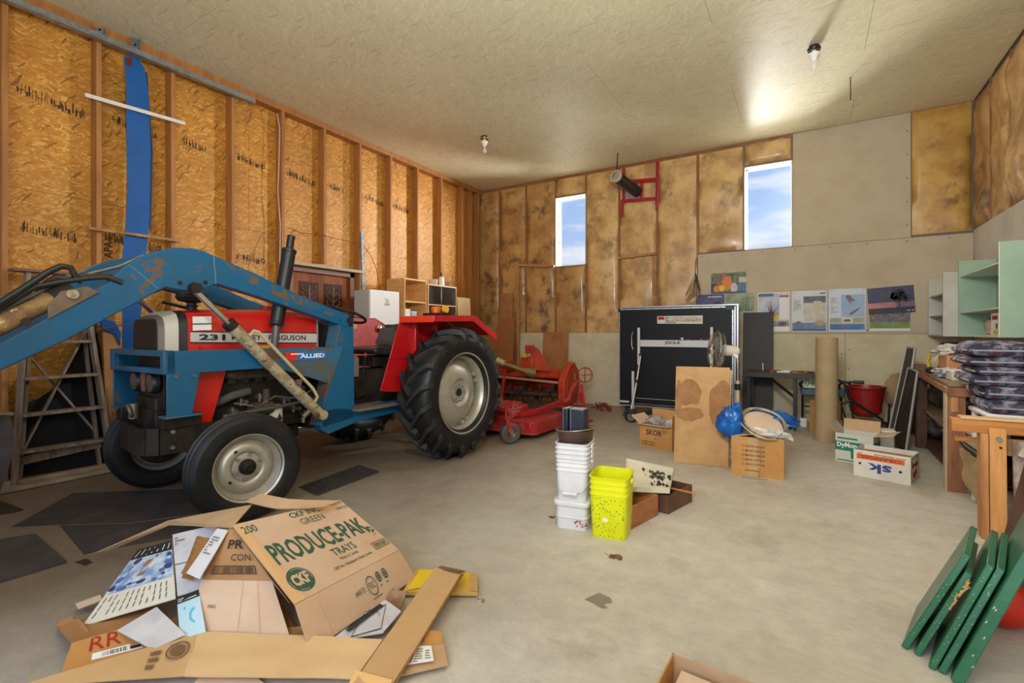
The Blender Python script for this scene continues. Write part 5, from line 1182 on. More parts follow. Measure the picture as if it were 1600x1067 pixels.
for k in range(90):
    u, v = rr.uniform(.03, .97), rr.random(); s = rr.uniform(.012, .032); PF_.pol([(u, v), (u + s * .7, v + s * .3), (u + s * .5, v + s * 1.3), (u - s * .4, v + s * .8)], mb)
PG = Panel((hx * .89, -hy * .86, .0), (hx * .89, hy * .86, 0), (hx * .966, hy * .92, h - .11), (hx * .966, -hy * .92, h - .11), lift=.0015)
for k in range(25):
    u, v = rr.uniform(.03, .97), rr.random(); s = rr.uniform(.006, .018); PG.pol([(u, v), (u + s * .7, v + s * .3), (u + s * .5, v + s * 1.3), (u - s * .4, v + s * .8)], mb)
t.p('paint_specks', mb, mk('olive_speck', srgb(58, 54, 20), rough=.7), parent=b, smooth=0, kind='stuff')
t.p('white_spot', PF_.disc(.42, .44, .09, .06), mk('pale_spot', srgb(238, 236, 190), rough=.6), parent=b, smooth=0)

# wooden drawers and paint tray
DRW = mk('drawer_wood', srgb(172, 112, 66), srgb(148, 90, 50), ns=4, st=(1, 1, 5), rough=.55)
DRD = mk('drawer_dark', srgb(112, 76, 54), srgb(90, 60, 42), ns=4, rough=.6)
def drawer(label, cx, cy, rot, w_, d_, h_, m, m2):
    t = Thing('wooden_drawer', label, 'drawer', (cx, cy, 0), rot)
    th = .012
    t.p('front', MB().bb((-w_ / 2, -d_ / 2, 0), (w_ / 2, -d_ / 2 + th, h_)), m, bevel=.002)
    t.p('back', MB().bb((-w_ / 2, d_ / 2 - th, 0), (w_ / 2, d_ / 2, h_)), m, bevel=.002)
    t.p('side', MB().bb((-w_ / 2, -d_ / 2 + th, 0), (-w_ / 2 + th, d_ / 2 - th, h_)), m2, bevel=.002)
    t.p('side', MB().bb((w_ / 2 - th, -d_ / 2 + th, 0), (w_ / 2, d_ / 2 - th, h_)), m2, bevel=.002)
    t.p('bottom', MB().bb((-w_ / 2 + th, -d_ / 2 + th, .006), (w_ / 2 - th, d_ / 2 - th, .012)), m2)
    return t
drawer('light wooden drawer standing on the floor just behind the yellow pail', -.985, 3.17, R(-14), .17, .34, .14, DRW, DRW)
drawer('darker wooden drawer under the paint tray, behind the lighter drawer', -.86, 3.56, R(-14), .20, .36, .125, DRD, DRD)
t = Thing('paint_tray', 'cream paint tray smeared with black paint lying on the drawers', 'paint tray', (-.99, 3.45, .16))
q = [V((-1.06, 3.22, .155)), V((-.80, 3.36, .145)), V((-.84, 3.66, .205)), V((-1.16, 3.56, .255))]
CRT = mk('tray_cream', srgb(214, 206, 184), srgb(200, 192, 168), ns=4, rough=.45)
tr = t.p('tray_floor', MB().sheet(q, .004, 5, .001, 3), CRT, world=True)
for i in range(4):
    a, b = q[i], q[(i + 1) % 4]; t.p('tray_wall', MB().sheet([a, b, b + V((0, 0, .035)), a + V((0, 0, .035))], .003), CRT, world=True)
P = Panel(*q, lift=.0085); mb = MB(); rr = random.Random(2)
for k in range(60):
    u = rr.gauss(.72, .13); v = .25 + .6 * rr.random(); u = max(.35, min(.93, u)); s = rr.uniform(.02, .06)
    P.pol([(u, v), (u + s * .5, v - s), (u + s, v + s), (u + s * .2, v + s * 1.8), (u - s * .4, v + s * .7)], mb)
t.p('black_paint', mb, mk('wet_black_paint', srgb(40, 40, 44), rough=.3), world=True, parent=tr, smooth=0, kind='stuff')
solo('stir_stick', MB().bar((-.86, 3.52, .135), (-.66, 3.50, .13), .02, .006), PLANK, 'thin wooden stick poking out from under the paint tray', 'stick')

# rigid items in front of the back wall --------------------------------------------------
YTT = 7.20
ALU = mk('aluminium', srgb(196, 198, 202), rough=.35, metal=.6)
TTB = mk('table_black', srgb(17, 18, 23), rough=.5, spec=.3)
t = Thing('ping_pong_table', 'black table tennis table folded upright with a white cross bar before the back wall', 'table tennis table', (-1.6, YTT, 0))
def yb(a, b, y=YTT): A = AY(*a, y); B = AY(*b, y); return A, B
A, B = yb((967, 632), (1158, 478)); x0, x1, z1 = A.x, AY(1146, 500, YTT).x, AY(1000, 482, YTT).z; z0 = .13
t.p('near_top', MB().bb((x0 + .015, YTT, z0 + .012), (x1 - .015, YTT + .022, z1 - .012)), TTB, world=True)
for (a, b, c, d) in ((x0, x0 + .016, z0, z1), (x1 - .016, x1, z0, z1), (x0, x1, z0, z0 + .014), (x0, x1, z1 - .016, z1)):
    t.p('edge_frame', MB().bb((a, YTT - .006, c), (b, YTT + .028, d)), ALU, world=True)
t.p('corner_cap', MB().bb((x1 - .10, YTT - .012, z1 - .05), (x1 + .01, YTT + .03, z1 + .004)), BLACK, world=True, bevel=.004)
t.p('corner_cap', MB().bb((x0 - .01, YTT - .012, z1 - .05), (x0 + .03, YTT + .03, z1 + .004)), BLACK, world=True, bevel=.004)
t.p('far_top', MB().bb((x0, YTT + .14, z0), (x1 + .03, YTT + .16, z1 + .02)), TTB, world=True)
t.p('far_frame', MB().bb((x1 + .03, YTT + .10, z0), (x1 + .05, YTT + .17, z1 + .02)).bb((x0, YTT + .13, z1 + .02), (x1 + .05, YTT + .17, z1 + .035)), ALU, world=True)
t.p('side_rail', MB().bb((x1 + .005, YTT + .04, z0), (x1 + .022, YTT + .08, z1)), ALU, world=True)
for k in range(10): t.p('rivet', MB().cyl((x1 - .008, YTT - .007, z0 + .1 + k * .14), (x1 - .008, YTT - .010, z0 + .1 + k * .14), .006, n=8), DARK, world=True)
for k in range(11): t.p('top_rivet', MB().cyl((x0 + .1 + k * .135, YTT - .007, z1 - .008), (x0 + .1 + k * .135, YTT - .010, z1 - .008), .006, n=8), DARK, world=True)
for k in range(8): t.p('side_rivet', MB().cyl((x0 + .008, YTT - .007, z0 + .1 + k * .17), (x0 + .008, YTT - .010, z0 + .1 + k * .17), .006, n=8), DARK, world=True)
LEGM = mk('white_leg', srgb(206, 206, 208), rough=.35)
ya = YTT - .05
a, b = yb((1000, 531), (1110, 543), ya); t.p('cross_bar', MB().bb((a.x, ya, b.z), (b.x, ya + .02, a.z)), LEGM, world=True, bevel=.003)
PJ = Panel((a.x, ya, b.z), (b.x, ya, b.z), (b.x, ya, a.z), (a.x, ya, a.z))
t.p('maker_lettering', PJ.text('JOOLA', .37, .30, .59, .86, bold=.03), INK_K, world=True, smooth=0)
t.p('red_emblem', PJ.disc(.88, 1.10, .018, .14).join(PJ.text('//', .93, .95, .97, 1.25, bold=.03)), mk('emblem_red', srgb(190, 60, 50), rough=.5), world=True, smooth=0)
t.p('small_lettering', PJ.lines(.68, .98, .84, 1.28, 1, seed=3, h=.7), mk('faint_grey', srgb(110, 90, 86), rough=.6), world=True, smooth=0)
t.p('white_dot', MB().cyl(AY(1066, 529, ya), AY(1066, 529, ya) + V((0, -.015, 0)), .018, n=12), mk('cream_dot', srgb(214, 214, 196), rough=.5), world=True)
for (p0, p1) in (((998, 512), (998, 570)), ((1112, 511), (1112, 640)), ((989, 580), (989, 640))):
    a, b = yb(p0, p1, ya - .03); t.p('leg', MB().bb((a.x - .018, ya - .04, b.z), (a.x + .018, ya - .01, a.z)), LEGM, world=True, bevel=.003)
a, b = yb((992, 622), (1056, 626), ya); t.p('lower_bar', MB().bb((a.x, ya, b.z), (b.x + .5, ya + .03, a.z)), LEGM, world=True, bevel=.003)
a, b = yb((992, 628), (1056, 633), ya); t.p('lower_bar', MB().bb((a.x, ya - .03, b.z - .02), (b.x + .5, ya, a.z - .02)), LEGM, world=True, bevel=.003)
a, b = yb((1027, 494), (1098, 506)); 
PW = Panel((a.x, YTT - .001, b.z + .01), (b.x, YTT - .001, b.z), (b.x, YTT - .001, a.z), (a.x, YTT - .001, a.z - .0))
lb_ = t.p('warning_label', PW.rect(0, 0, 1, 1), mk('label_cream', srgb(214, 206, 196), rough=.6), world=True, smooth=0)
t.p('warning_print', PW.rect(.02, .52, .16, .90, k=2), INK_R, world=True, parent=lb_, smooth=0)
t.p('fine_print', PW.lines(.18, .12, .97, .92, 4, seed=6), mk('grey_print', srgb(120, 116, 112)), world=True, parent=lb_, smooth=0)
a, b = yb((968, 625), (983, 629)); t.p('small_label', MB().bb((a.x, YTT - .003, b.z), (b.x, YTT - .001, a.z)), LEGM, world=True)
for x in (x0 + .12, x1 - .12):
    c = t.p('caster', MB().cyl((x - .02, YTT + .08, .05), (x + .02, YTT + .08, .05), .05, n=18), BLACK, world=True)
    t.p('caster_bracket', MB().bb((x - .03, YTT + .02, .05), (x + .03, YTT + .14, .14)), DARK, parent=c, world=True)
a, b = yb((989, 530), (989, 545), ya - .02); t.p('net_clip', MB().tube([AY(989, 518, ya - .05), AY(987, 524, ya - .05), AY(987, 540, ya - .05), AY(989, 546, ya - .05)], .008, 8), CHROME, world=True)

solo('laminate_board', MB().sheet([(-.80, 7.62, .02), (-.415, 7.62, .0), (-.415, 7.80, 1.52), (-.80, 7.80, 1.52)], .02), mk('dark_brown_laminate', srgb(52, 45, 43), srgb(44, 38, 36), ns=4, rough=.5, spec=.3), 'dark brown laminate board standing between the table tennis table and the wall', 'board', bevel=.004)

# kick scooter
t = Thing('kick_scooter', 'folding kick scooter with black wheels leaning on the black table', 'scooter', (-2.0, 6.45, 0))
ys = 6.55
p0 = AY(986, 652, ys); p1 = AY(1001, 556, ys + .3)
t.p('steering_tube', MB().tube([p0 + V((0, 0, .10)), p0.lerp(p1, .5), p1], [.016, .014, .012], 12), ALU, world=True)
t.p('upper_tube', MB().tube([p1, p1 + (p1 - p0) * .05], .017, 12), BLACK, world=True)
t.p('clamp', MB().cyl(p0.lerp(p1, .55) , p0.lerp(p1, .6), .024, n=12).cyl(p1, p1 + V((0, 0, .03)), .026, n=12), BLACK, world=True)
c = V((p0.x, ys, .085)); ax = V((.25, -1, 0)).normalized()
w_ = t.p('front_wheel', MB().lathe(c, ax, [(-.015, .055), (-.02, .07), (-.015, .083), (0, .087), (.015, .083), (.02, .07), (.015, .055)], 28), RUBBER, world=True)
t.p('wheel_core', MB().lathe(c, ax, [(-.012, .056), (.012, .056)], 24).bar(c + V((0, 0, .056)), c - V((0, 0, .056)), .02, .012).bar(c + ax.cross(V((0, 0, 1))) * .056, c - ax.cross(V((0, 0, 1))) * .056, .02, .012), mk('grey_core', srgb(120, 116, 110), rough=.4), world=True, parent=w_)
t.p('mudguard', MB().ring(c, ax, .10, .010, 24, 6).mapped(lambda p: p if p.z > .085 else V((p.x, p.y, .085 + (p.z - .085) * .1))), BLACK, world=True)
t.p('fork', MB().bar(c + ax * .03, p0 + V((0, 0, .12)) + ax * .02, .03, .012), mk('blue_grey_fork', srgb(60, 70, 80), rough=.4), world=True)
t.p('deck', MB().bar(c + V((.06, .06, .03)), c + V((.40, .30, .05)), .11, .03), BLACK, world=True, bevel=.006)
t.p('rear_wheel', MB().cyl(c + V((.44, .34, .0)) - ax * .015, c + V((.44, .34, 0)) + ax * .015, .085, n=24), RUBBER, world=True)

# cartons ------------------------------------------------------------------
def crate(t, w_, d_, h_, m, mi=None, th=.006, bottom=True):
    mi = mi or m; P_ = {}
    P_['front'] = t.p('front_panel', MB().bb((-w_ / 2, -d_ / 2, 0), (w_ / 2, -d_ / 2 + th, h_)), m)
    P_['back'] = t.p('back_panel', MB().bb((-w_ / 2, d_ / 2 - th, 0), (w_ / 2, d_ / 2, h_)), m)
    P_['left'] = t.p('side_panel', MB().bb((-w_ / 2, -d_ / 2 + th, 0), (-w_ / 2 + th, d_ / 2 - th, h_)), m)
    P_['right'] = t.p('side_panel', MB().bb((w_ / 2 - th, -d_ / 2 + th, 0), (w_ / 2, d_ / 2 - th, h_)), m)
    if bottom: t.p('bottom_panel', MB().bb((-w_ / 2 + th, -d_ / 2 + th, .002), (w_ / 2 - th, d_ / 2 - th, .008)), m)
    return P_
def face_panel(w_, d_, h_, side='front'):
    if side == 'front': return Panel((-w_ / 2, -d_ / 2, 0), (w_ / 2, -d_ / 2, 0), (w_ / 2, -d_ / 2, h_), (-w_ / 2, -d_ / 2, h_))
    if side == 'right': return Panel((w_ / 2, -d_ / 2, 0), (w_ / 2, d_ / 2, 0), (w_ / 2, d_ / 2, h_), (w_ / 2, -d_ / 2, h_))
def flap(t, a, b, out, up, L_, m, name='flap'):
    """flap hinged on edge a-b, pointing outwards/upwards"""
    a, b = V(a), V(b); d = (V(out) * math.cos(up) + V((0, 0, 1)) * math.sin(up)) * L_
    return t.p(name, MB().sheet([a, b, b + d, a + d], .005, 2, .006, L_ * 9), m)

rot = math.atan2(5.153 - 5.235, -1.198 + 1.556); w_, d_, h_ = .368, .28, .245
t = Thing('open_carton', 'small open brown carton marked SKOR with plastic bags inside, left of the stained board', 'carton', (-1.35, 5.34, 0), rot)
crate(t, w_, d_, h_, CARD_O)
P = face_panel(w_, d_, h_); 
t.p('lettering', P.text('SKOR', .20, .56, .70, .80, bold=.03), INK_B, smooth=0)
t.p('print', P.frame(.05, .10, .50, .28, .008, .02).join(P.bars(.07, .13, .48, .25, 14, seed=4)).join(P.lines(.45, .40, .60, .48, 1)).join(P.lines(.70, .70, .9, .92, 3, seed=7)), INK_B, smooth=0)
t.p('tape', P.rect(.30, .9, .62, 1.0), mk('tape_tan', srgb(196, 156, 104), rough=.4), smooth=0)
flap(t, (-w_ / 2, -d_ / 2, h_), (-w_ / 2, d_ / 2, h_), (-1, 0, 0), R(35), .13, CARD_P)
flap(t, (w_ / 2, -d_ / 2, h_), (-w_ / 2, -d_ / 2, h_), (0, -1, 0), R(10), .07, CARD_P)
flap(t, (w_ / 2, d_ / 2, h_), (w_ / 2, -d_ / 2, h_), (.3, 0, 0), R(80), .12, CARD_O)
flap(t, (-w_ / 2, d_ / 2, h_), (w_ / 2, d_ / 2, h_), (0, .2, 0), R(85), .14, CARD_O)
BAGM = mk('clear_bag', srgb(190, 182, 172), srgb(150, 142, 134), ns=6, rough=.15, alpha=.75)
solo('plastic_bag', MB().ball((-1.42, 5.40, .25), .10, 22, 14, (1.1, .9, .7), wob=.35, seed=3), BAGM, 'crumpled clear plastic bag stuffed in the SKOR carton, left side', 'plastic bag')
solo('plastic_bag', MB().ball((-1.25, 5.40, .245), .075, 22, 14, (1.1, .9, .6), wob=.3, seed=9), mk('white_bag', srgb(200, 194, 186), rough=.3), 'whitish crumpled bag in the right half of the SKOR carton', 'plastic bag')

# stained particle board standing on its end
t = Thing('stained_board', 'upright light brown board with dark water stains standing in front of the black table', 'board', (-.85, 4.85, 0))
a, b = V((-1.09, 4.76, 0)), V((-.62, 4.835, 0)); up_ = V((0, .10, .905))
bd = t.p('board', MB().sheet([a, b, b + up_, a + up_ + V((0, 0, .0))], .02), mk('particle_board', srgb(194, 152, 100), srgb(182, 138, 86), ns=7, rough=.7), world=True, bevel=.002)
P = Panel(a, b, b + up_, a + up_); mb = MB()
STN = mk('water_stain', srgb(150, 100, 56), srgb(164, 116, 68), ns=9, rough=.7)
def blob(P, u, v, ru, rv, seed, wob=.25, n=36): return P.pol([(max(.0, min(1, u + ru * math.cos(2 * PI * i / n) * (1 + wob * noise.noise(V((math.cos(2 * PI * i / n) * 1.7 + seed, math.sin(2 * PI * i / n) * 1.7, 0)))))), v + rv * math.sin(2 * PI * i / n) * (1 + wob * noise.noise(V((math.cos(2 * PI * i / n) * 1.7, math.sin(2 * PI * i / n) * 1.7, seed))))) for i in range(n)])
for k, (u, v, ru, rv) in enumerate(((.26, .73, .26, .13), (.86, .62, .26, .24), (.28, .51, .26, .07), (.92, .42, .10, .12), (.06, .66, .06, .2))):
    t.p('stain', blob(Panel(a, b, b + up_, a + up_, lift=.0210 + .0003 * k), u, v, ru, rv, k * 3.3), STN, world=True, parent=bd, smooth=0)
t.p('back_leg', MB().bar((-.66, 5.02, .0), (-.625, 4.96, .88), .025, .04), mk('cream_strip', srgb(206, 186, 146), rough=.6), world=True)

# pedestal fan
t = Thing('pedestal_fan', 'old pedestal fan with a chrome cage, head turned left above the stained board', 'fan', (-.66, 5.3, 0))
fc = V((-.80, 5.30, 1.06)); ax = V((-.92, -.40, .08)).normalized()
t.p('base', MB().lathe((-.60, 5.34, 0), (0, 0, 1), [(0, 0), (0, .19), (.02, .19), (.05, .10), (.07, .03), (.07, 0)], 30), WHITE, world=True)
t.p('pole', MB().tube([(-.60, 5.34, .06), (-.60, 5.34, .75)], .018, 14), mk('cream_pole', srgb(206, 190, 150), rough=.4), world=True)
t.p('upper_pole', MB().tube([(-.60, 5.34, .75), (-.60, 5.34, 1.0)], .014, 12), CHROME, world=True)
t.p('pole_collar', MB().cyl((-.60, 5.34, .66), (-.60, 5.34, .72), .028, n=14), BLACK, world=True)
mo = t.p('motor_housing', MB().lathe(fc - ax * .12, ax, [(-.11, 0), (-.11, .03), (-.09, .05), (.0, .055), (.05, .06), (.06, .03), (.06, 0)], 26), mk('cream_motor', srgb(216, 208, 190), rough=.35), world=True)
t.p('motor_neck', MB().cyl((-.60, 5.34, .98), fc - ax * .14, .022, n=10), mk('cream_motor', srgb(216, 208, 190)), world=True, parent=mo)
cg = t.p('cage_rim', MB().ring(fc, ax, .188, .006, 48, 6).ring(fc - ax * .05, ax, .17, .003, 40, 5), CHROME, world=True)
xx = ax.cross(V((0, 0, 1))).normalized(); yy = ax.cross(xx)
fr_ = MB(); bk = MB()
for k in range(40):
    a = 2 * PI * k / 40; d = xx * math.cos(a) + yy * math.sin(a); d2 = xx * math.cos(a + .25) + yy * math.sin(a + .25)
    fr_.tube([fc + d * .188, fc + d2 * .15 + ax * .045, fc + d2 * .05 + ax * .06], .0014, 4, cap=False)
    bk.tube([fc + d * .188, fc + d * .15 - ax * .05, fc + d * .06 - ax * .06], .0014, 4, cap=False)
t.p('cage_wires', fr_, CHROME, world=True, parent=cg, kind='stuff'); t.p('rear_wires', bk, CHROME, world=True, parent=cg, kind='stuff')
t.p('cage_badge', MB().lathe(fc + ax * .055, ax, [(0, 0), (0, .052), (.006, .05), (.012, .03), (.012, 0)], 24), mk('badge_metal', srgb(176, 150, 130), rough=.25, metal=.8), world=True, parent=cg)
for k in range(4):
    a = 2 * PI * k / 4; c0 = xx * math.cos(a) + yy * math.sin(a); c1 = xx * math.cos(a + 1.0) + yy * math.sin(a + 1.0)
    t.p('blade', MB().sheet([fc + c0 * .02, fc + c1 * .03, fc + c1 * .15 + ax * .02, fc + c0 * .14 - ax * .02], .003), mk('smoke_blade', srgb(150, 150, 150), rough=.2, alpha=.55), world=True)

# carton with the blue bag
rot = math.atan2(4.651 - 4.624, -.174 + .574); w_, d_, h_ = .40, .50, .335
t = Thing('rag_carton', 'brown carton printed with a check list of cotton and fleece, blue bag on top', 'carton', (-.385, 4.88, 0), rot)
crate(t, w_, d_, h_, CARD_O)
P = face_panel(w_, d_, h_); mb = MB()
for k, s in enumerate(('WHITE GANZIE', 'MIXED GANZIE', 'MIXED FLEECE', 'MIXED COTTON', 'WHITE COTTON')):
    v = .74 - k * .115; P.frame(.20, v, .245, v + .055, .006, .008, mb=mb); P.text(s, .27, v, .64, v + .055, bold=.02, mb=mb)
P.lines(.27, .14, .55, .19, 1, seed=2, mb=mb)
t.p('lettering', mb, INK_B, smooth=0)
t.p('side_mark', face_panel(w_, d_, h_, 'right').disc(.2, .5, .12, .2), INK_B, smooth=0)
t.p('tape', P.rect(.33, .0, .50, 1.0, k=.5), mk('tape_tan', srgb(196, 156, 104)), smooth=0)
flap(t, (w_ / 2, d_ / 2, h_), (w_ / 2, -d_ / 2, h_), (-1, 0, 0), R(8), .18, CARD_P); flap(t, (-w_ / 2, -d_ / 2, h_), (-w_ / 2, d_ / 2, h_), (1, 0, 0), R(10), .18, CARD_P)
t.p('string', MB().tube([(.02, -d_ / 2 - .003, h_), (.025, -d_ / 2 - .004, h_ * .5), (.02, -d_ / 2 - .004, .01), (.0, -d_ / 2 - .03, .003), (-.12, -d_ / 2 - .05, .003), (-.05, -d_ / 2 - .08, .003), (.08, -d_ / 2 - .05, .003)], .0022, 5), mk('grey_string', srgb(120, 124, 130), rough=.8))
BB = mk('blue_bag', srgb(14, 100, 180), srgb(10, 76, 156), ns=5, rough=.3, bump=1.0, bs=16, c3=srgb(120, 180, 224), lo3=.68, hi3=.74, ns3=8)
t = Thing('blue_bag', 'crumpled bright blue plastic bag spilling over the left of the check-list carton', 'plastic bag', (-.5, 4.9, .35))
t.p('bulge', MB().ball((-.585, 4.70, .43), .135, 30, 20, (.8, .7, 1.0), wob=.32, seed=2), BB, world=True, smooth=50)
t.p('bulge', MB().ball((-.30, 4.98, .44), .18, 32, 20, (1.3, .7, .45), wob=.35, seed=6), BB, world=True, smooth=50)
t.p('knot', MB().ball((-.54, 4.74, .545), .055, 18, 12, (.6, .6, 1.1), wob=.5, seed=4), BB, world=True)
t = Thing('chrome_hoops', 'oval chrome trim rings with paper lying on top of the blue bag', 'rings', (-.32, 4.72, .40))
rn = V((.30, -.55, .9)).normalized(); cc = V((-.33, 4.74, .445))
t.p('outer_ring', MB().ring(cc, rn, .19, .011, 44, 8).mapped(lambda p: cc + (p - cc) * .98), CHROME, world=True)
t.p('inner_ring', MB().ring(cc + rn * .012, rn, .165, .007, 44, 8), CHROME, world=True)
t.p('paper_disc', MB().lathe(cc - rn * .015, rn, [(0, 0), (0, .158), (.004, .158), (.004, 0)], 36), CARD_P, world=True)
solo('torn_paper', MB().sheet([(-.42, 4.60, .365), (-.10, 4.62, .36), (-.12, 4.72, .38), (-.40, 4.68, .39)], .004, 8, .05, 6), mk('silver_paper', srgb(210, 206, 204), srgb(150, 146, 146), ns=14, rough=.3), 'strip of torn silvery paper under the chrome rings on the carton edge', 'paper')

# folding table and things by the wall
t = Thing('folding_table', 'dark folding table on black steel legs left of the tall paper tube', 'table', (-.35, 7.3, 0))
t.p('table_top', MB().bb((-.70, 6.98, .69), (.16, 7.60, .72)), mk('table_brown', srgb(82, 66, 52), srgb(70, 56, 44), ns=4, rough=.45), world=True, bevel=.004)
t.p('edge_band', MB().bb((-.70, 6.972, .66), (.16, 6.982, .715)), BLACK, world=True, bevel=.003)
for x in (-.14, -.66):
    lg = t.p('leg', MB().bb((x - .018, 7.04, .0), (x + .018, 7.08, .69)), BLACK, world=True); t.p('leg', MB().bb((x - .018, 7.54, .0), (x + .018, 7.58, .69)), BLACK, world=True)
    t.p('leg_brace', MB().bb((x - .012, 7.08, .2), (x + .012, 7.54, .23)), BLACK, world=True)
t.p('folding_strut', MB().bar((-.14, 7.06, .42), (-.40, 7.2, .62), .02, .03).bar((-.38, 7.19, .60), (-.52, 7.25, .69), .012, .02), BLACK, world=True)
solo('red_cup', MB().cyl((-.40, 7.15, .72), (-.40, 7.15, .745), .035, n=16), RED_D, 'small flat red lid lying on the folding table', 'lid')
solo('paper_scraps', MB().sheet([(-.34, 7.12, .722), (-.20, 7.12, .722), (-.18, 7.2, .735), (-.34, 7.2, .73)], .003, 5, .03, 2), PAPER, 'white paper scraps on the folding table right of the red lid', 'paper')
t = Thing('wood_scraps', 'little pile of tan and dark offcuts on the folding table near the tube', 'offcuts', (-.05, 7.2, .72))
for k in range(6): t.p('offcut', MB().box((-.12 + .05 * k, 7.17 + .02 * (k % 3), .728 + .006 * (k % 2)), (.09, .03, .012), Matrix.Rotation(k * .7, 3, 'Z')), (PLANK, BROWN)[k % 2], world=True)
solo('candle_stub', MB().cyl((-.52, 7.4, .72), (-.52, 7.4, .82), .006, n=8), PAPER, 'thin pale stick standing on the folding table before the brown board', 'stick')

t = Thing('paper_tube', 'tall thick brown paper roll standing on end right of the folding table', 'tube', (.178, 6.58, 0))
t.p('roll', MB().lathe((.178, 6.58, 0), (.006, .02, 1), [(0, 0), (0, .115), (1.175, .108), (1.175, .098), (1.13, .098), (1.13, 0)], 36), mk('kraft_tube', srgb(178, 154, 118), srgb(168, 144, 108), ns=5, rough=.75), world=True)

t = Thing('trolley_cart', 'small black-framed cart with a blue seat half hidden behind the paper tube', 'cart', (.05, 7.5, 0))
for x in (-.06, .36): t.p('frame_post', MB().tube([(x, 7.45, .05), (x, 7.45, .50), (x - .03, 7.4, .56), (x + .02, 7.36, .62), (x + .1, 7.36, .60)], .015, 8), BLACK, world=True)
t.p('blue_pad', MB().bb((-.08, 7.32, .42), (.40, 7.55, .52)), mk('grey_blue', srgb(66, 92, 110), srgb(84, 110, 124), ns=8, rough=.5), world=True, bevel=.02)
t.p('crossbar', MB().cyl((-.06, 7.45, .27), (.36, 7.45, .27), .012), BLACK, world=True)
for x in (-.05, .35): t.p('white_foot', MB().bb((x - .04, 7.38, 0), (x + .04, 7.50, .12)), WHITE, world=True, bevel=.01)
t = Thing('seed_box', 'white box with a green logo under the folding table end', 'box', (.05, 7.36, .53))
t.p('box', MB().bb((-.05, 7.30, .525), (.26, 7.40, .655)), PAPER, world=True, bevel=.003)
P = Panel((-.05, 7.30, .525), (.26, 7.30, .525), (.26, 7.30, .655), (-.05, 7.30, .655)); GRN = mk('lime_ink', srgb(140, 180, 40), rough=.6)
t.p('logo', P.hoop(.14, .5, .09, .38, .55).join(P.disc(.34, .45, .07, .28)).join(P.rect(.02, 0, .06, .25)), GRN, world=True, smooth=0)
solo('brown_carton', MB().bb((.02, 7.05, .0), (.34, 7.25, .40)), CARD_D, 'dark brown carton standing on the floor behind the paper tube', 'carton', bevel=.003)

# red hopper spreader
t = Thing('seed_spreader', 'push spreader with a round red hopper on a bent black tube frame', 'spreader', (.6, 7.3, 0))
SPR = mk('spreader_red', srgb(150, 26, 26), srgb(130, 22, 24), ns=4, rough=.4)
t.p('hopper', MB().lathe((.60, 7.28, .22), (0, 0, 1), [(0, .0), (0, .10), (.05, .155), (.33, .19), (.345, .205), (.365, .205), (.365, .19), (.06, .145), (.02, .0)], 36), SPR, world=True)
t.p('frame_tube', MB().tube([(.22, 7.0, .665), (.32, 7.02, .66), (.37, 7.02, .63), (.42, 7.04, .45), (.62, 7.06, .30), (.74, 7.08, .22), (.76, 7.1, .08)], .015, 10), BLACK, world=True)
t.p('handle_bar', MB().tube([(.37, 7.02, .63), (.40, 7.02, .645), (.56, 7.0, .65)], .014, 10), BLACK, world=True)
t.p('grip', MB().cyl((.46, 7.01, .647), (.565, 7.0, .65), .02, n=12), BLACK, world=True)
t.p('loop_frame', MB().tube([(.44, 7.03, .42), (.34, 7.03, .38), (.40, 7.04, .17), (.46, 7.04, .2), (.44, 7.03, .42)], .012, 8), BLACK, world=True)
t.p('leg', MB().tube([(.82, 7.2, .40), (.81, 7.2, .02)], .012, 8), BLACK, world=True)
for x in (.40, .76):
    t.p('wheel', MB().lathe((x, 7.1, .10), (1, .1, 0), [(-.02, .04), (-.03, .09), (0, .1), (.03, .09), (.02, .04)], 24), BLACK, world=True)
solo('pale_sack', MB().ball((.95, 7.62, .52), .16, 24, 16, (.8, .6, 1.3), wob=.25, seed=4).mapped(lambda p: V((p.x, p.y, max(p.z, .0)))), mk('sack_tan', srgb(158, 136, 98), rough=.9), 'tan sack hanging low on the back wall behind the black framed screens', 'sack')

# framed screens leaning by the bench
t = Thing('framed_screen', 'tall narrow dark screen in an aluminium frame leaning beside the workbench', 'screen', (.90, 6.85, 0))
def lean_frame(t, bl, br, tr, tl, m):
    t.p('panel', MB().sheet([bl, br, tr, tl], .008), m, world=True)
    for a, b in ((bl, br), (br, tr), (tr, tl), (tl, bl)): t.p('frame_strip', MB().bar(a, b, .018, .022), ALU, world=True)
SCRN = mk('screen_dark', srgb(60, 56, 50), rough=.6)
def pp(px, py, y): return AY(px, py, y)
bl, br = V((.80, 6.72, .0)), V((.885, 6.62, .0))
lean_frame(t, bl + V((-.06, 0, 0)), br + V((-.04, .0, 0)), AY(1430, 545, 6.95), AY(1417, 543, 7.05), SCRN)
t = Thing('framed_screen', 'shorter dark framed screen leaning in front of the taller one', 'screen', (.93, 6.6, 0))
lean_frame(t, V((.77, 6.62, 0)), V((.87, 6.42, 0)), AY(1434, 581, 6.6), AY(1420, 575, 6.8), mk('screen_black', srgb(34, 32, 30), rough=.6))

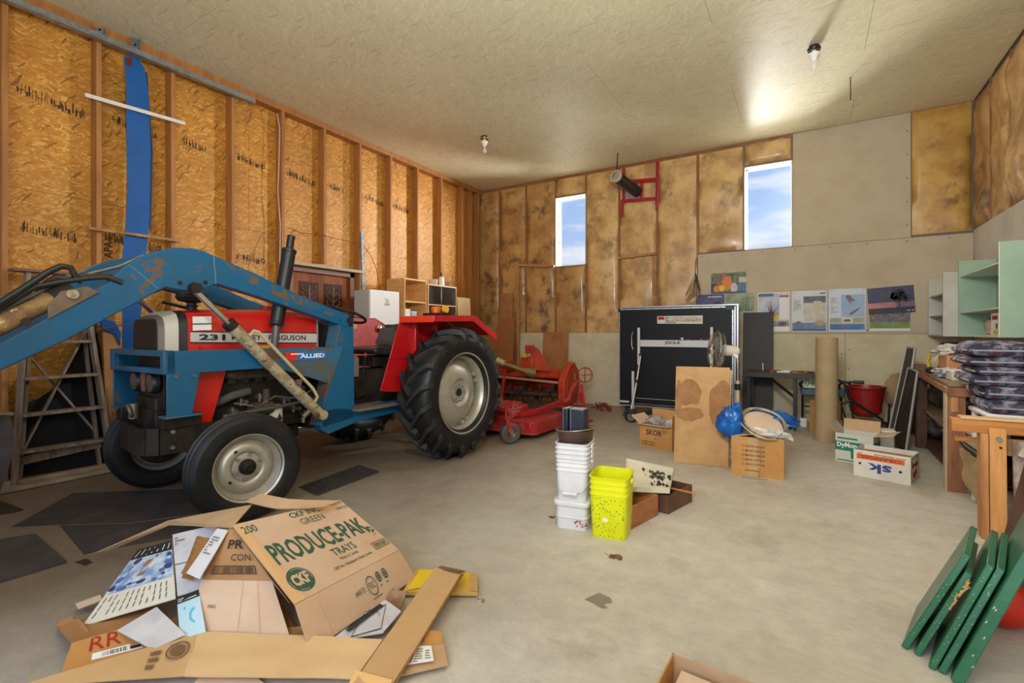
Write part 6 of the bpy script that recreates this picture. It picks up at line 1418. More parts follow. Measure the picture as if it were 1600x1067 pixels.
# posters pinned on the back wall ---------------------------------------------------------
YP = YB - .003
def poster(px0, py0, px1, py1, label, paint, tl=0, base=None, y=YP, skew=0):
    a = AY(px0, py1, y); b = AY(px1, py1, y); c = AY(px1, py0, y); z0, z1 = min(a.z, b.z), AY((px0 + px1) / 2, py0, y).z
    if skew: pass
    c_ = V(((a.x + b.x) / 2, y, (z0 + z1) / 2)); M_ = Matrix.Rotation(tl, 3, 'Y')
    cs = [c_ + M_ @ (V((x, y, z)) - c_) for x, z in ((a.x, z0), (b.x, z0), (b.x, z1), (a.x, z1))]
    t = Thing('poster', label, 'poster', (c_.x, y, z0))
    sh = t.p('sheet', MB().sheet(cs[::-1][1:] + [cs[::-1][0]] if False else [cs[0], cs[1], cs[2], cs[3]], .0015), base or PAPER, world=True, smooth=0)
    P = Panel(*cs, lift=.0022)
    n = 0
    for (m, mb) in paint(P): t.p('print', mb, m, world=True, parent=sh, smooth=0)
    for u in (.06, .94): t.p('pin', MB().ball(P.at(u, .97, .004), .006, 8, 6), STEEL, world=True)
    return t
def C(r, g, b, r2=None, g2=None, b2=None, ns=12):
    k = 'ink_%d_%d_%d_%s' % (r, g, b, r2)
    return mk(k, srgb(r, g, b), srgb(r2, g2, b2) if r2 is not None else None, ns=ns, rough=.5)
def p_fruit(P):
    return [(C(120, 130, 96, 60, 70, 60, 20), P.rect(.0, .0, 1, 1)), (C(70, 110, 150), P.rect(.78, .05, 1, .45, k=1.5)), (C(196, 186, 170), P.rect(.8, .5, 1, .75, k=1.5)), (C(150, 110, 60, 90, 60, 30, 40), P.disc(.26, .62, .10, .32, k=2)),
            (C(222, 120, 40), P.disc(.46, .48, .14, .34, k=3)), (C(230, 170, 60), P.hoop(.55, .72, .10, .22, .6)), (C(226, 190, 40), P.disc(.30, .25, .10, .15, k=3.4)), (C(220, 130, 40), P.disc(.16, .22, .09, .16, k=3.6)),
            (C(200, 60, 120), P.disc(.36, .86, .05, .09, k=3)), (C(196, 190, 200), P.disc(.66, .25, .10, .24, k=3)), (C(70, 60, 80), P.rect(0, 0, 1, .07, k=4)), (C(40, 46, 50), P.rect(.0, .1, .12, .5, k=1.6))]
poster(1111, 426, 1166, 457, 'small colourful landscape poster of fruit and orange juice, pinned highest', p_fruit)
def p_land(P): return [(C(62, 64, 110, 90, 84, 130, 6), P.rect(.0, .4, 1, 1)), (C(60, 64, 56, 120, 110, 90, 20), P.rect(0, 0, 1, .5, k=1.3)), (C(40, 48, 44), P.disc(.75, .3, .2, .25, k=2)), (C(200, 200, 214), P.rect(.4, .82, .9, .88, k=2))]
poster(1088, 460, 1132, 486, 'dusky purple landscape poster half hidden behind the table tennis table', p_land)
def p_grass(P):
    mb = MB(); rr = random.Random(3)
    for k in range(26): u = rr.uniform(.45, .9); P.pol([(u, 0), (u + .02, 0), (u + rr.uniform(-.3, .3), rr.uniform(.5, 1))], mb, k=2)
    return [(C(156, 164, 140, 110, 134, 84, 6), P.rect(0, 0, 1, 1)), (C(70, 110, 60), mb), (C(190, 176, 150), P.rect(0, 0, 1, .06, k=3))]
poster(1134, 458, 1178, 488, 'green poster of long grass blades beside the purple landscape poster', p_grass)
def p_tree(P):
    mb = MB(); rr = random.Random(5)
    for k in range(30): a = R(rr.uniform(20, 110)); l_ = rr.uniform(.2, .5); P.pol([(.4, .35), (.43, .36), (.4 + l_ * math.cos(a) * .8, .36 + l_ * math.sin(a))], mb, k=2.4)
    return [(C(150, 170, 200, 206, 200, 204, 5), P.rect(.02, .28, .98, .98)), (C(190, 150, 70, 226, 200, 90, 6), P.rect(.45, .28, .72, .5, k=1.5)), (C(120, 70, 50), mb), (C(70, 90, 130), P.rect(.02, .9, .5, .98, k=1.6)), (C(226, 220, 220), P.rect(.68, .30, .97, .86, k=3)), (C(150, 40, 50), P.rect(.69, .88, .96, .92, k=3)), (C(150, 140, 140), P.lines(.7, .34, .95, .84, 6, seed=4)), (C(110, 100, 96, 160, 150, 140, 20), P.rect(.4, .13, .98, .27, k=1.4)), (C(70, 70, 60), P.disc(.78, .2, .12, .05, k=2.6))]
poster(1184, 457, 1234, 518, 'portrait poster with a bare orange tree and white text boxes', p_tree)
def p_dam(P): return [(C(206, 208, 210), P.rect(.0, .0, 1, 1)), (C(88, 100, 124, 60, 74, 96, 8), P.rect(.34, .68, .97, .86, k=1.4)), (C(178, 180, 170, 208, 200, 176, 10), P.rect(.33, .25, .97, .70, k=1.5)), (C(196, 184, 150), P.pol([(.66, .4), (.80, .4), (.86, .74), (.62, .74)], k=2.2)), (C(84, 110, 150, 110, 136, 170, 8), P.rect(.02, .04, .98, .22, k=1.8)), (C(170, 156, 110, 120, 120, 90, 12), P.disc(.8, .2, .17, .07, k=2.6)), (C(90, 100, 76), P.disc(.2, .22, .08, .035, k=2.6)), (C(140, 140, 140), P.lines(.05, .5, .28, .82, 8, seed=7)), (C(60, 90, 140), P.rect(.8, .91, .96, .94, k=2)), (C(40, 66, 110), P.rect(.02, .02, .98, .06, k=3))]
poster(1237, 454, 1292, 518, 'pale blue poster of a river delta landscape with blue bottom band', p_dam)
def p_birds(P):
    b1 = P.pol([(.45, .82), (.52, .86), (.6, .82), (.66, .76), (.72, .72), (.66, .70), (.62, .72), (.6, .64), (.55, .70), (.5, .74)], k=3)
    b2 = P.pol([(.56, .42), (.7, .5), (.88, .58), (.8, .5), (.72, .44), (.6, .38)], k=3)
    return [(C(200, 210, 220), P.rect(0, 0, 1, 1)), (C(140, 172, 206, 160, 186, 212, 4), P.rect(.34, .34, .97, .86, k=1.5)), (C(120, 96, 90), b1.join(b2)), (C(176, 170, 120, 130, 150, 140, 8), P.rect(.03, .2, .97, .32, k=1.7)), (C(214, 206, 180), P.rect(.36, .21, .66, .32, k=2.4)), (C(110, 70, 50), P.disc(.5, .26, .1, .03, k=3.4)), (C(60, 100, 160, 90, 130, 180, 5), P.rect(.03, .04, .97, .18, k=1.8)), (C(140, 150, 160), P.lines(.06, .45, .28, .82, 9, seed=8)), (C(180, 60, 50), P.rect(.36, .06, .42, .09, k=3))]
poster(1295, 451, 1353, 518, 'light blue poster with two flying birds above a shore', p_birds)
def p_team(P):
    mb = MB(); rr = random.Random(6)
    for k in range(60): u, v = rr.uniform(.03, .94), rr.uniform(.42, .8); P.rect(u, v, u + .03, v + .12, mb, k=2)
    return [(C(74, 80, 90, 110, 112, 116, 14), P.rect(0, .4, 1, 1)), (C(170, 130, 130, 90, 80, 110, 30), mb), (C(106, 130, 66, 130, 150, 84, 8), P.rect(0, .12, 1, .42, k=1.5)), (C(226, 226, 222), P.rect(0, 0, 1, .12, k=3)), (C(90, 90, 90), P.lines(.5, .03, .95, .09, 1, seed=3))]
poster(1359, 484, 1422, 517, 'group photo poster of people on grass under the sunset poster', p_team, base=PAPER)
def p_sun(P):
    mb = MB(); rr = random.Random(9)
    for k in range(12): P.disc(.70 + rr.uniform(-.13, .16), .60 + rr.uniform(-.1, .2), .09, .14, mb, n=10, k=3)
    P.rect(.66, .2, .69, .5, mb, k=3)
    return [(C(44, 48, 78, 60, 60, 96, 4), P.rect(0, .42, 1, 1)), (C(196, 120, 124, 150, 90, 110, 5), P.rect(0, .22, .6, .42, k=1.4)), (C(120, 84, 110), P.rect(.6, .22, 1, .42, k=1.4)), (C(24, 22, 34), P.rect(0, 0, 1, .22, k=2)), (C(26, 24, 36), mb), (C(200, 200, 214), P.rect(.82, .06, .9, .09, k=4).join(P.rect(.93, .06, .98, .09, k=4)))]
poster(1356, 448, 1429, 489, 'dark sunset poster with a black tree silhouette, hung slightly askew', p_sun, tl=R(-3.5), y=YP - .006)

# ================================================================ right-hand side
# open cartons on the floor
rot = math.atan2(5.585 - 5.648, .365 - .201); rot = -.30; w_, d_, h_ = .30, .26, .27
t = Thing('green_white_carton', 'white and green carton printed DyMon with open flaps behind the orange box', 'carton', (.41, 5.72, 0), rot)
crate(t, w_, d_, h_, mk('carton_white', srgb(206, 204, 186), rough=.75))
P = face_panel(w_, d_, h_); TEAL = mk('teal_ink', srgb(20, 124, 96), rough=.6)
t.p('green_band', P.rect(0, .40, 1, .72).join(P.rect(.42, .14, 1, .42)).join(P.rect(.05, .80, .6, .86)).join(P.rect(.05, .04, .5, .08)), TEAL, smooth=0)
t.p('lettering', P.text('DyMon', .05, .47, .58, .69, bold=.03, k=2), PAPER, smooth=0)
t.p('side_band', face_panel(w_, d_, h_, 'right').rect(.0, .45, 1, .75), TEAL, smooth=0)
flap(t, (-w_ / 2, -d_ / 2, h_), (-w_ / 2, d_ / 2, h_), (-1, -.2, 0), R(55), .10, mk('carton_grey', srgb(178, 170, 150), rough=.8))
flap(t, (w_ / 2, d_ / 2, h_), (w_ / 2, -d_ / 2, h_), (1, 0, 0), R(12), .16, CARD_P)
flap(t, (-w_ / 2, d_ / 2, h_), (w_ / 2, d_ / 2, h_), (0, .5, 0), R(60), .12, CARD)
t = Thing('small_white_bin', 'small white tub standing behind the DyMon carton', 'tub', (.60, 6.0, 0))
t.p('body', MB().bb((.52, 5.93, 0), (.72, 6.08, .26)), WHITE, world=True, bevel=.02); t.p('lid', MB().bb((.51, 5.92, .26), (.73, 6.09, .28)), mk('white_trim', (1, 1, 1, 1)), world=True, bevel=.006)

rot = math.atan2(5.008 - 5.132, .708 - .336); w_, d_, h_ = .39, .30, .225
t = Thing('orange_fruit_box', 'white fruit box lying upside down with an orange stripe and blue SK letters', 'carton', (.571, 5.215, 0), rot)
WC = mk('fruit_box_white', srgb(222, 216, 204), srgb(208, 200, 186), ns=4, rough=.7)
crate(t, w_, d_, h_, WC, th=.007)
P = face_panel(w_, d_, h_)
t.p('orange_band', P.rect(.06, .68, .90, .86), mk('orange_ink', srgb(222, 96, 30), rough=.6), smooth=0)
t.p('band_lettering', P.text('ORANGES', .84, .83, .14, .71, bold=.01, k=2), mk('dark_orange', srgb(150, 50, 16), rough=.6), smooth=0)
t.p('top_lettering', P.text('PRODUCE', .72, .93, .38, .88, bold=.02, k=2).join(P.lines(.08, .88, .33, .93, 1, seed=3)).join(P.lines(.74, .88, .93, .93, 1, seed=4)), INK_K, smooth=0)
t.p('big_letters', P.text('sk', .68, .57, .26, .22, bold=.03, k=2), mk('navy_ink', srgb(36, 66, 130), rough=.6), smooth=0)
t.p('hand_hole', P.disc(.12, .50, .025, .045).join(P.disc(.83, .42, .03, .05)), INK_K, smooth=0)
P = face_panel(w_, d_, h_, 'right')
t.p('end_frame', P.frame(.08, .10, .92, .92, .025, .02), INK_K, smooth=0)
t.p('end_print', P.rect(.14, .58, .80, .70).join(P.rect(.2, .52, .3, .75)).join(P.rect(.6, .5, .7, .78)).join(P.disc(.45, .3, .22, .13)).join(P.disc(.58, .36, .12, .12)), INK_R, smooth=0)
for s in (0, 1): t.p('inner_liner', MB().sheet([(-w_ / 2 + .01, -.12 + .235 * s, .03), (w_ / 2 - .01, -.12 + .235 * s, .03), (w_ / 2 - .01, -.12 + .235 * s, .19), (-w_ / 2 + .01, -.12 + .235 * s, .19)], .003), CARD_D)
solo('crumpled_paper', MB().ball((.55, 5.2, .10), .085, 22, 14, (1.5, 1, .6), wob=.6, seed=7), mk('paper_grey', srgb(190, 190, 192), rough=.6), 'crumpled white paper lying inside the orange fruit box', 'paper')

# workbench on the right
WBT = mk('bench_top', srgb(150, 124, 92), srgb(120, 96, 70), ns=5, rough=.7)
POST = mk('bench_post', srgb(156, 104, 66), srgb(120, 76, 48), ns=3, st=(5, 5, .7), rough=.65, c3=srgb(190, 144, 96), lo3=.6, hi3=.7, ns3=3)
t = Thing('plank_workbench', 'heavy wooden workbench along the right wall, loaded with boxes and clutter', 'workbench', (1.3, 6.2, 0))
tp = [(.93, 4.97), (1.69, 4.97), (1.69, 7.84), (1.06, 7.84), (1.03, 6.8)]
t.p('table_top', MB().prism(tp, 'z', .815, .84), WBT, world=True, bevel=.003)
t.p('front_rail', MB().bar((.925, 4.97, .785), (1.045, 7.3, .795), .03, .045), POST, world=True, bevel=.003)
t.p('end_rail', MB().bb((.93, 4.955, .74), (1.69, 4.985, .81)), POST, world=True, bevel=.003)
p = t.p('corner_post', MB().bb((.925, 4.985, 0), (1.035, 5.08, .812)), POST, world=True, bevel=.004)
t.p('post_block', MB().bb((.945, 4.978, .62), (.99, 4.987, .81)), PLANK_X, world=True, bevel=.002, parent=p)
t.p('post_edge', MB().bb((.918, 4.99, 0), (.926, 5.075, .812)), mk('pale_edge', srgb(196, 176, 146), rough=.7), world=True, parent=p)
for (x, y) in ((1.04, 6.75), (1.62, 5.05), (1.62, 6.6), (1.08, 7.6)): t.p('leg', MB().bb((x - .045, y - .045, 0), (x + .045, y + .045, .815)), mk('dark_post', srgb(96, 62, 42), srgb(76, 48, 34), ns=4, rough=.7), world=True, bevel=.003)
t.p('lower_shelf', MB().prism([(1.0, 5.1), (1.66, 5.1), (1.66, 7.6), (1.08, 7.6)], 'z', .40, .42), WBT, world=True, bevel=.003)
t.p('floor_shelf', MB().prism([(1.05, 5.2), (1.66, 5.2), (1.66, 7.6), (1.08, 7.6)], 'z', .03, .05), mk('dark_post', (1, 1, 1, 1)), world=True)
DB = mk('dark_bag', srgb(84, 82, 72), srgb(116, 112, 98), ns=5, rough=.2, coat=.6, bump=.6, bs=14)
for k, (x, y, z, r_, lab) in enumerate(((1.27, 7.05, .585, .19, 'greyish clear bag bulging on the upper shelf under the workbench'), (1.27, 7.02, .215, .19, 'round translucent bag on the floor shelf under the workbench'), (1.38, 6.2, .57, .17, 'dark sack nearer the camera on the upper shelf under the workbench'), (1.38, 6.2, .19, .17, 'dark sack nearer the camera on the floor shelf under the workbench'))):
    base_z = .42 if z > .4 else .05
    solo('stuffed_bag', MB().ball((x, y, z), r_, 28, 18, (.95, 1.3, .8), wob=.3, seed=k * 5).mapped(lambda p, b=base_z: V((max(p.x, 1.09), p.y, max(p.z, b)))), DB, lab, 'bag', smooth=60)
t = Thing('blue_brush', 'blue and white plastic handle lying on the shelf beside the bench post', 'brush', (1.04, 5.35, .42))
t.p('head', MB().bb((1.04, 5.24, .421), (1.09, 5.34, .45)), mk('brush_blue', srgb(40, 100, 190), rough=.4), world=True, bevel=.008)
t.p('handle', MB().tube([(1.06, 5.22, .435), (1.10, 5.12, .44)], .012, 8), WHITE, world=True)
t = Thing('tape_roll_tin', 'pale tin with a dark round hole on the shelf right of the bench post', 'tin', (1.22, 5.2, .42))
t.p('can', MB().bb((1.12, 5.12, .421), (1.32, 5.34, .53)), mk('tin_cream', srgb(186, 178, 160), rough=.5), world=True, bevel=.008); t.p('hole', MB().cyl((1.17, 5.121, .48), (1.17, 5.115, .48), .03, n=18), BLACK, world=True)
t = Thing('round_drum', 'pale drum side standing slanted on the floor between bench post and sawhorse', 'drum', (1.05, 4.6, 0))
t.p('side', MB().sheet([AY(1514, 760, 4.80), AY(1545, 790, 4.40), AY(1545, 722, 4.40), AY(1505, 700, 4.80)], .02, 6, .03, 3), mk('drum_tan', srgb(176, 148, 112), rough=.7), world=True)
t.p('rim', MB().tube([AY(1503, 690, 4.80), AY(1515, 702, 4.62), AY(1545, 722, 4.40)], .018, 10), DARK, world=True)
t.p('inside', MB().sheet([AY(1503, 688, 4.80), AY(1545, 718, 4.41), AY(1560, 700, 4.45), AY(1515, 682, 4.84)], .01), mk('drum_inside', srgb(150, 130, 104), rough=.7), world=True)

# clutter on the bench
WOODC = mk('crate_pine', srgb(208, 150, 100), srgb(192, 130, 80), ns=4, rough=.6)
t = Thing('pine_crate', 'orange-brown wooden crate with branded marks on the workbench', 'crate', (1.25, 5.85, .84))
def at84(px, py): return AZ(px, py, .84)
t.p('side_panel', MB().bb((1.06, 5.72, .841), (1.075, 6.05, 1.03)), WOODC, world=True, bevel=.003)
t.p('front_panel', MB().bb((1.075, 5.72, .841), (1.42, 5.735, 1.03)), mk('crate_orange', srgb(196, 126, 70), rough=.6), world=True, bevel=.003)
t.p('back_panel', MB().bb((1.075, 6.035, .841), (1.42, 6.05, 1.03)), WOODC, world=True); t.p('side_panel', MB().bb((1.405, 5.735, .841), (1.42, 6.035, 1.03)), WOODC, world=True); t.p('bottom_panel', MB().bb((1.075, 5.735, .845), (1.405, 6.035, .86)), WOODC, world=True)
P = Panel((1.075, 5.72, .841), (1.42, 5.72, .841), (1.42, 5.72, 1.03), (1.075, 5.72, 1.03))
t.p('branded_mark', P.disc(.62, .55, .12, .16).join(P.rect(.1, .35, .45, .37)), mk('brand_red', srgb(150, 60, 30), rough=.6), world=True, smooth=0)
solo('white_bundle', MB().ball((1.13, 5.88, 1.07), .11, 26, 16, (1.2, 1.1, .5), wob=.45, seed=8), mk('wrap_white', srgb(206, 198, 188), rough=.35), 'bundle of whitish plastic wrap on top of the pine crate', 'plastic wrap')
t = Thing('green_net', 'green mesh lying on the right of the pine crate', 'netting', (1.36, 5.88, 1.03)); t.p('net', MB().ball((1.33, 5.9, 1.045), .08, 20, 12, (1.2, 1.2, .25), wob=.5, seed=3), mk('net_green', srgb(70, 120, 80), rough=.7), world=True); t.p('cord', MB().ring((1.33, 5.9, 1.055), (0, .2, 1), .07, .004, 20), INK_G, world=True)
solo('dark_cloth', MB().ball((1.14, 6.02, 1.13), .05, 16, 10, (1.4, 1, .4), wob=.5, seed=2), BLACK, 'small dark crumpled cloth on the white bundle', 'cloth')
t = Thing('white_tray_box', 'long white plastic box with metal clasps at the front of the workbench', 'box', (1.15, 5.3, .84))
t.p('body', MB().bb((1.00, 5.24, .841), (1.42, 5.46, .905)), mk('box_offwhite', srgb(206, 202, 186), rough=.5), world=True, bevel=.006)
t.p('lid', MB().bb((.995, 5.235, .906), (1.425, 5.465, .925)), WHITE, world=True, bevel=.004)
for x in (1.02, 1.3): t.p('clasp', MB().bb((x, 5.228, .89), (x + .03, 5.236, .92)), STEEL, world=True)
solo('green_carton', MB().bb((1.27, 5.50, .841), (1.42, 5.60, .925)), mk('mint_card', srgb(120, 186, 136), rough=.6), 'little green carton in front of the pine crate', 'carton', bevel=.003)
t = Thing('shiny_bag', 'crumpled silvery plastic bag left of the white box on the workbench', 'plastic bag', (1.0, 5.5, .84))
t.p('bag', MB().ball((1.02, 5.58, .885), .085, 28, 18, (.9, 1.5, .5), wob=.7, seed=11).mapped(lambda p: V((p.x, p.y, max(p.z, .842)))), mk('foil_bag', srgb(196, 196, 198), srgb(90, 90, 92), ns=16, rough=.12), world=True); t.p('tie', MB().ring((1.02, 5.72, .9), (0, 1, .2), .02, .004, 12), BLACK, world=True)
t = Thing('hair_clipper_bag', 'black pouch lying on the far end of the workbench', 'pouch', (1.02, 6.2, .84)); t.p('pouch', MB().ball((1.03, 6.15, .87), .07, 18, 12, (.7, 1.7, .4), wob=.3, seed=5), BLACK, world=True); t.p('strap', MB().tube([(1.05, 6.05, .9), (1.10, 6.1, .96), (1.12, 6.2, .95)], .005, 6), BLACK, world=True)
t = Thing('cream_helmet', 'cream rounded shell with a yellow strap beside the pine crate', 'helmet', (1.18, 6.5, .84))
t.p('shell', MB().ball((1.18, 6.5, .92), .12, 24, 16, (1, 1.1, .8)).mapped(lambda p: V((p.x, p.y, max(p.z, .842)))), mk('shell_cream', srgb(208, 196, 164), rough=.4), world=True)
t.p('yellow_strap', MB().tube([(1.05, 6.38, .86), (1.04, 6.42, .94), (1.07, 6.5, 1.0)], .014, 8), mk('strap_yellow', srgb(206, 176, 40), rough=.5), world=True)
t.p('hanging_wire', MB().tube([(1.10, 6.42, .95), (1.14, 6.4, 1.06), (1.17, 6.42, 1.04)], .004, 6), PAPER, world=True)

# wall cabinets
def cab(name, label, xf, y0, y1, z0, z1, m, me, shelves, mid=()):
    t = Thing(name, label, 'cabinet', ((xf + XR) / 2, (y0 + y1) / 2, z0)); th = .02; xb = XR - .002
    t.p('side_panel', MB().bb((xf, y0, z0), (xb, y0 + th, z1)), m, world=True, bevel=.001); t.p('side_panel', MB().bb((xf, y1 - th, z0), (xb, y1, z1)), m, world=True, bevel=.001)
    t.p('back_panel', MB().bb((xb - .01, y0 + th, z0), (xb, y1 - th, z1)), m, world=True)
    t.p('front_edge', MB().bb((xf - .004, y0, z0), (xf, y0 + th, z1)), me, world=True)
    t.p('bottom_panel', MB().bb((xf, y0 + th, z0), (xb - .01, y1 - th, z0 + th)), me, world=True, bevel=.001)
    for z in shelves: t.p('shelf', MB().bb((xf + .01, y0 + th, z), (xb - .01, y1 - th, z + .016)), me, world=True, bevel=.001)
    for y in mid: t.p('divider', MB().bb((xf + .01, y, z0 + th), (xb - .01, y + th, z1 - th)), m, world=True)
    return t
PALEG = mk('pale_green_edge', srgb(222, 232, 220), rough=.5)
cab('green_wall_cabinet', 'open mint green cabinet with two shelves hung on the right wall', 1.40, 5.71, 7.05, 1.19, 2.01, MINT, PALEG, (1.44, 1.83))
cab('grey_wall_cabinet', 'open greyish white wall cabinet farther back beside the mint green one', 1.28, 7.07, 7.86, 1.19, 1.90, mk('grey_white_paint', srgb(204, 202, 190), srgb(190, 188, 174), ns=3, rough=.6), mk('grey_edge', srgb(176, 176, 166), rough=.6), (1.42, 1.66), ())
CAP = mk('cap_blue', srgb(46, 76, 110), rough=.7)
t = Thing('peaked_hat', 'blue cap with a beige underside standing on the bottom shelf of the mint cabinet', 'cap', (1.55, 6.5, 1.21))
t.p('crown', MB().ball((1.56, 6.50, 1.30), .115, 24, 16, (.5, 1, .85)), CAP, world=True); t.p('lining', MB().ball((1.53, 6.50, 1.285), .10, 24, 14, (.45, .9, .8)), mk('cap_lining', srgb(176, 160, 130), rough=.8), world=True)
t = Thing('food_box', 'white packet with a red and yellow picture on the bottom shelf of the mint cabinet', 'box', (1.50, 6.05, 1.21))
t.p('carton', MB().bb((1.46, 5.98, 1.211), (1.58, 6.20, 1.41)), PAPER, world=True, bevel=.003)
P = Panel((1.46, 6.20, 1.211), (1.46, 5.98, 1.211), (1.46, 5.98, 1.41), (1.46, 6.20, 1.41))
t.p('red_print', P.rect(.2, .70, .9, .88), INK_R, world=True, smooth=0); t.p('yellow_print', P.disc(.6, .12, .35, .12), mk('lemon_ink', srgb(206, 190, 90), rough=.6), world=True, smooth=0); t.p('dark_print', P.disc(.75, .4, .12, .14), NAVY, world=True, smooth=0)
solo('shell_object', MB().ball((1.50, 6.33, 1.235), .04, 16, 10, (1, 1.4, .6), wob=.2), mk('pinkish', srgb(206, 160, 140), rough=.5), 'small pinkish rounded object before the blue cap on the shelf', 'ornament')

# sawhorse and patio cushions
t = Thing('sawhorse', 'rough wooden sawhorse with nailed legs at the right edge of the picture', 'sawhorse', (1.3, 4.02, 0))
t.p('top_beam', MB().bb((.76, 3.98, .625), (1.85 - .2, 4.05, .705)), PLANK, world=True, bevel=.004)
t.p('top_lath', MB().bb((.80, 3.97, .705), (1.65, 4.06, .718)), mk('pale_lath', srgb(214, 176, 128), rough=.6), world=True, bevel=.003)
LEGW = PLANK_X
t.p('leg', MB().bar((.905, 3.98, 0), (.905, 4.0, .625), .035, .085, up=(0, 1, 0)), LEGW, world=True, bevel=.003)
t.p('leg', MB().bar((.965, 3.965, 0), (.965, 3.985, .66), .075, .04, up=(0, 1, 0)), mk('fresh_leg', srgb(222, 162, 96), srgb(206, 142, 76), ns=3, st=(8, 8, 1), rough=.6), world=True, bevel=.003)
t.p('leg', MB().bar((1.40, 4.34, 0), (1.40, 4.08, .64), .08, .04, up=(0, 1, 0)), LEGW, world=True, bevel=.003)
t.p('leg', MB().bar((1.60, 3.9, 0), (1.60, 4.0, .64), .08, .04, up=(0, 1, 0)), LEGW, world=True, bevel=.003)
t.p('screw', MB().cyl((.968, 3.965, .60), (.968, 3.945, .60), .013, n=12), STEEL, world=True)
t.p('screw', MB().cyl((.975, 3.965, .55), (.975, 3.955, .55), .007, n=10), DARK, world=True)
t.p('side_brace', MB().bb((.80, 4.10, .545), (1.2, 4.13, .575)), PLANK, world=True, bevel=.003)
t.p('lower_board', MB().bb((1.0, 3.99, .50), (1.65, 4.01, .60)), mk('greyed_plank', srgb(150, 118, 82), srgb(120, 92, 62), ns=5, rough=.7), world=True, bevel=.003)
t = Thing('peeling_door', 'old board with flaking white and brown paint standing behind the sawhorse leg', 'board', (1.3, 3.88, 0))
t.p('panel', MB().sheet([(1.02, 3.90, .0), (1.64, 3.86, 0), (1.64, 3.93, .60), (1.02, 3.95, .60)], .02), mk('peeling_paint', srgb(122, 92, 74), srgb(188, 176, 168), ns=7, lo=.42, hi=.6, rough=.7, st=(1, 1, .5)), world=True)
t.p('slanted_strip', MB().bar((1.03, 3.86, .56), (1.50, 3.84, .40), .03, .06), mk('peeling_white', srgb(206, 196, 188), srgb(156, 140, 126), ns=8, rough=.7), world=True, bevel=.003)
t = Thing('white_stool', 'white plastic stool under the pile of patio cushions', 'stool', (1.33, 4.62, 0))
t.p('seat', MB().bb((1.02, 4.42, .66), (1.64, 4.86, .69)), WHITE, world=True, bevel=.01)
for x in (1.05, 1.61):
    for y in (4.45, 4.83): t.p('leg', MB().bar((x, y, 0), (x, y, .66), .04, .03), WHITE, world=True, bevel=.005)
FLOR = mk('floral_fabric', srgb(40, 40, 60), srgb(158, 156, 174), ns=9, lo=.44, hi=.60, rough=.8, c3=srgb(84, 46, 60), lo3=.52, hi3=.58, ns3=11, bump=.15, bs=20, detail=7)
def cushion(label, z, th, x0, y0, y1, puff=.02, seed=1, roll=False):
    t = Thing('patio_cushion', label, 'cushion', (1.3, (y0 + y1) / 2, z), 0, 'patio cushions in the pile')
    nx, ny = 18, 12; x1 = 1.66; vs = []; fs = []
    def prof(u): return max(0, 1 - abs(2 * u - 1) ** 14) ** .5
    for side in (1, -1):
        for i in range(nx + 1):
            for j in range(ny + 1):
                u, v = .5 - .5 * math.cos(PI * i / nx), .5 - .5 * math.cos(PI * j / ny); k = prof(u) * prof(v)
                zz = z + th / 2 + side * (th / 2 * k * (1.0 + .0)) + (puff * k * (noise.noise(V((u * 4 + seed, v * 4, seed))) + .3) if side > 0 else 0)
                xo = -.012 * noise.noise(V((u * 3, v * 7, seed * 2)))
                vs.append(V((x0 + (x1 - x0) * u + xo, y0 + (y1 - y0) * v, zz)))
    m = ny + 1; q = (nx + 1) * m
    for i in range(nx):
        for j in range(ny):
            a = i * m + j; fs.append((a, a + m, a + m + 1, a + 1)); fs.append((q + a, q + a + 1, q + a + m + 1, q + a + m))
    mb = MB().add(vs, fs)
    for i in range(nx):
        for a, b in ((i * m, (i + 1) * m), ((i + 1) * m + ny, i * m + ny)): mb.f.append((a, b, q + b, q + a))
    for j in range(ny):
        for a, b in ((j + 1, j), (nx * m + j, nx * m + j + 1)): mb.f.append((a, b, q + b, q + a))
    t.p('cover', mb, FLOR, world=True, smooth=60)
    t.p('piping', MB().tube([(x0 + .012, y1, z + th * .5), (x0 - .002, y0 + .03, z + th * .5), (x0 + .03, y0 - .002, z + th * .5), (x1, y0 - .002, z + th * .5)], .006, 6), mk('piping_grey', srgb(150, 148, 158), rough=.7), world=True)
    return t
cushion('flat floral patio cushion at the bottom of the pile, pale side out', .69, .085, 1.03, 4.40, 4.88, seed=2)
cushion('floral patio cushion second from the bottom of the pile', .78, .085, 1.01, 4.42, 4.88, seed=5)
cushion('folded floral patio cushion in the middle of the pile, thickly puffed', .868, .07, .945, 4.44, 4.9, puff=.02, seed=9)
cushion('slim floral patio cushion second from the top of the pile', .94, .06, .97, 4.44, 4.9, seed=13)
cushion('folded floral patio cushion just under the topmost one', 1.00, .065, .93, 4.46, 4.92, seed=17)
cushion('topmost floral patio cushion, largest and lightest, sloping down to the left', 1.068, .085, .935, 4.44, 4.94, puff=.03, seed=21)

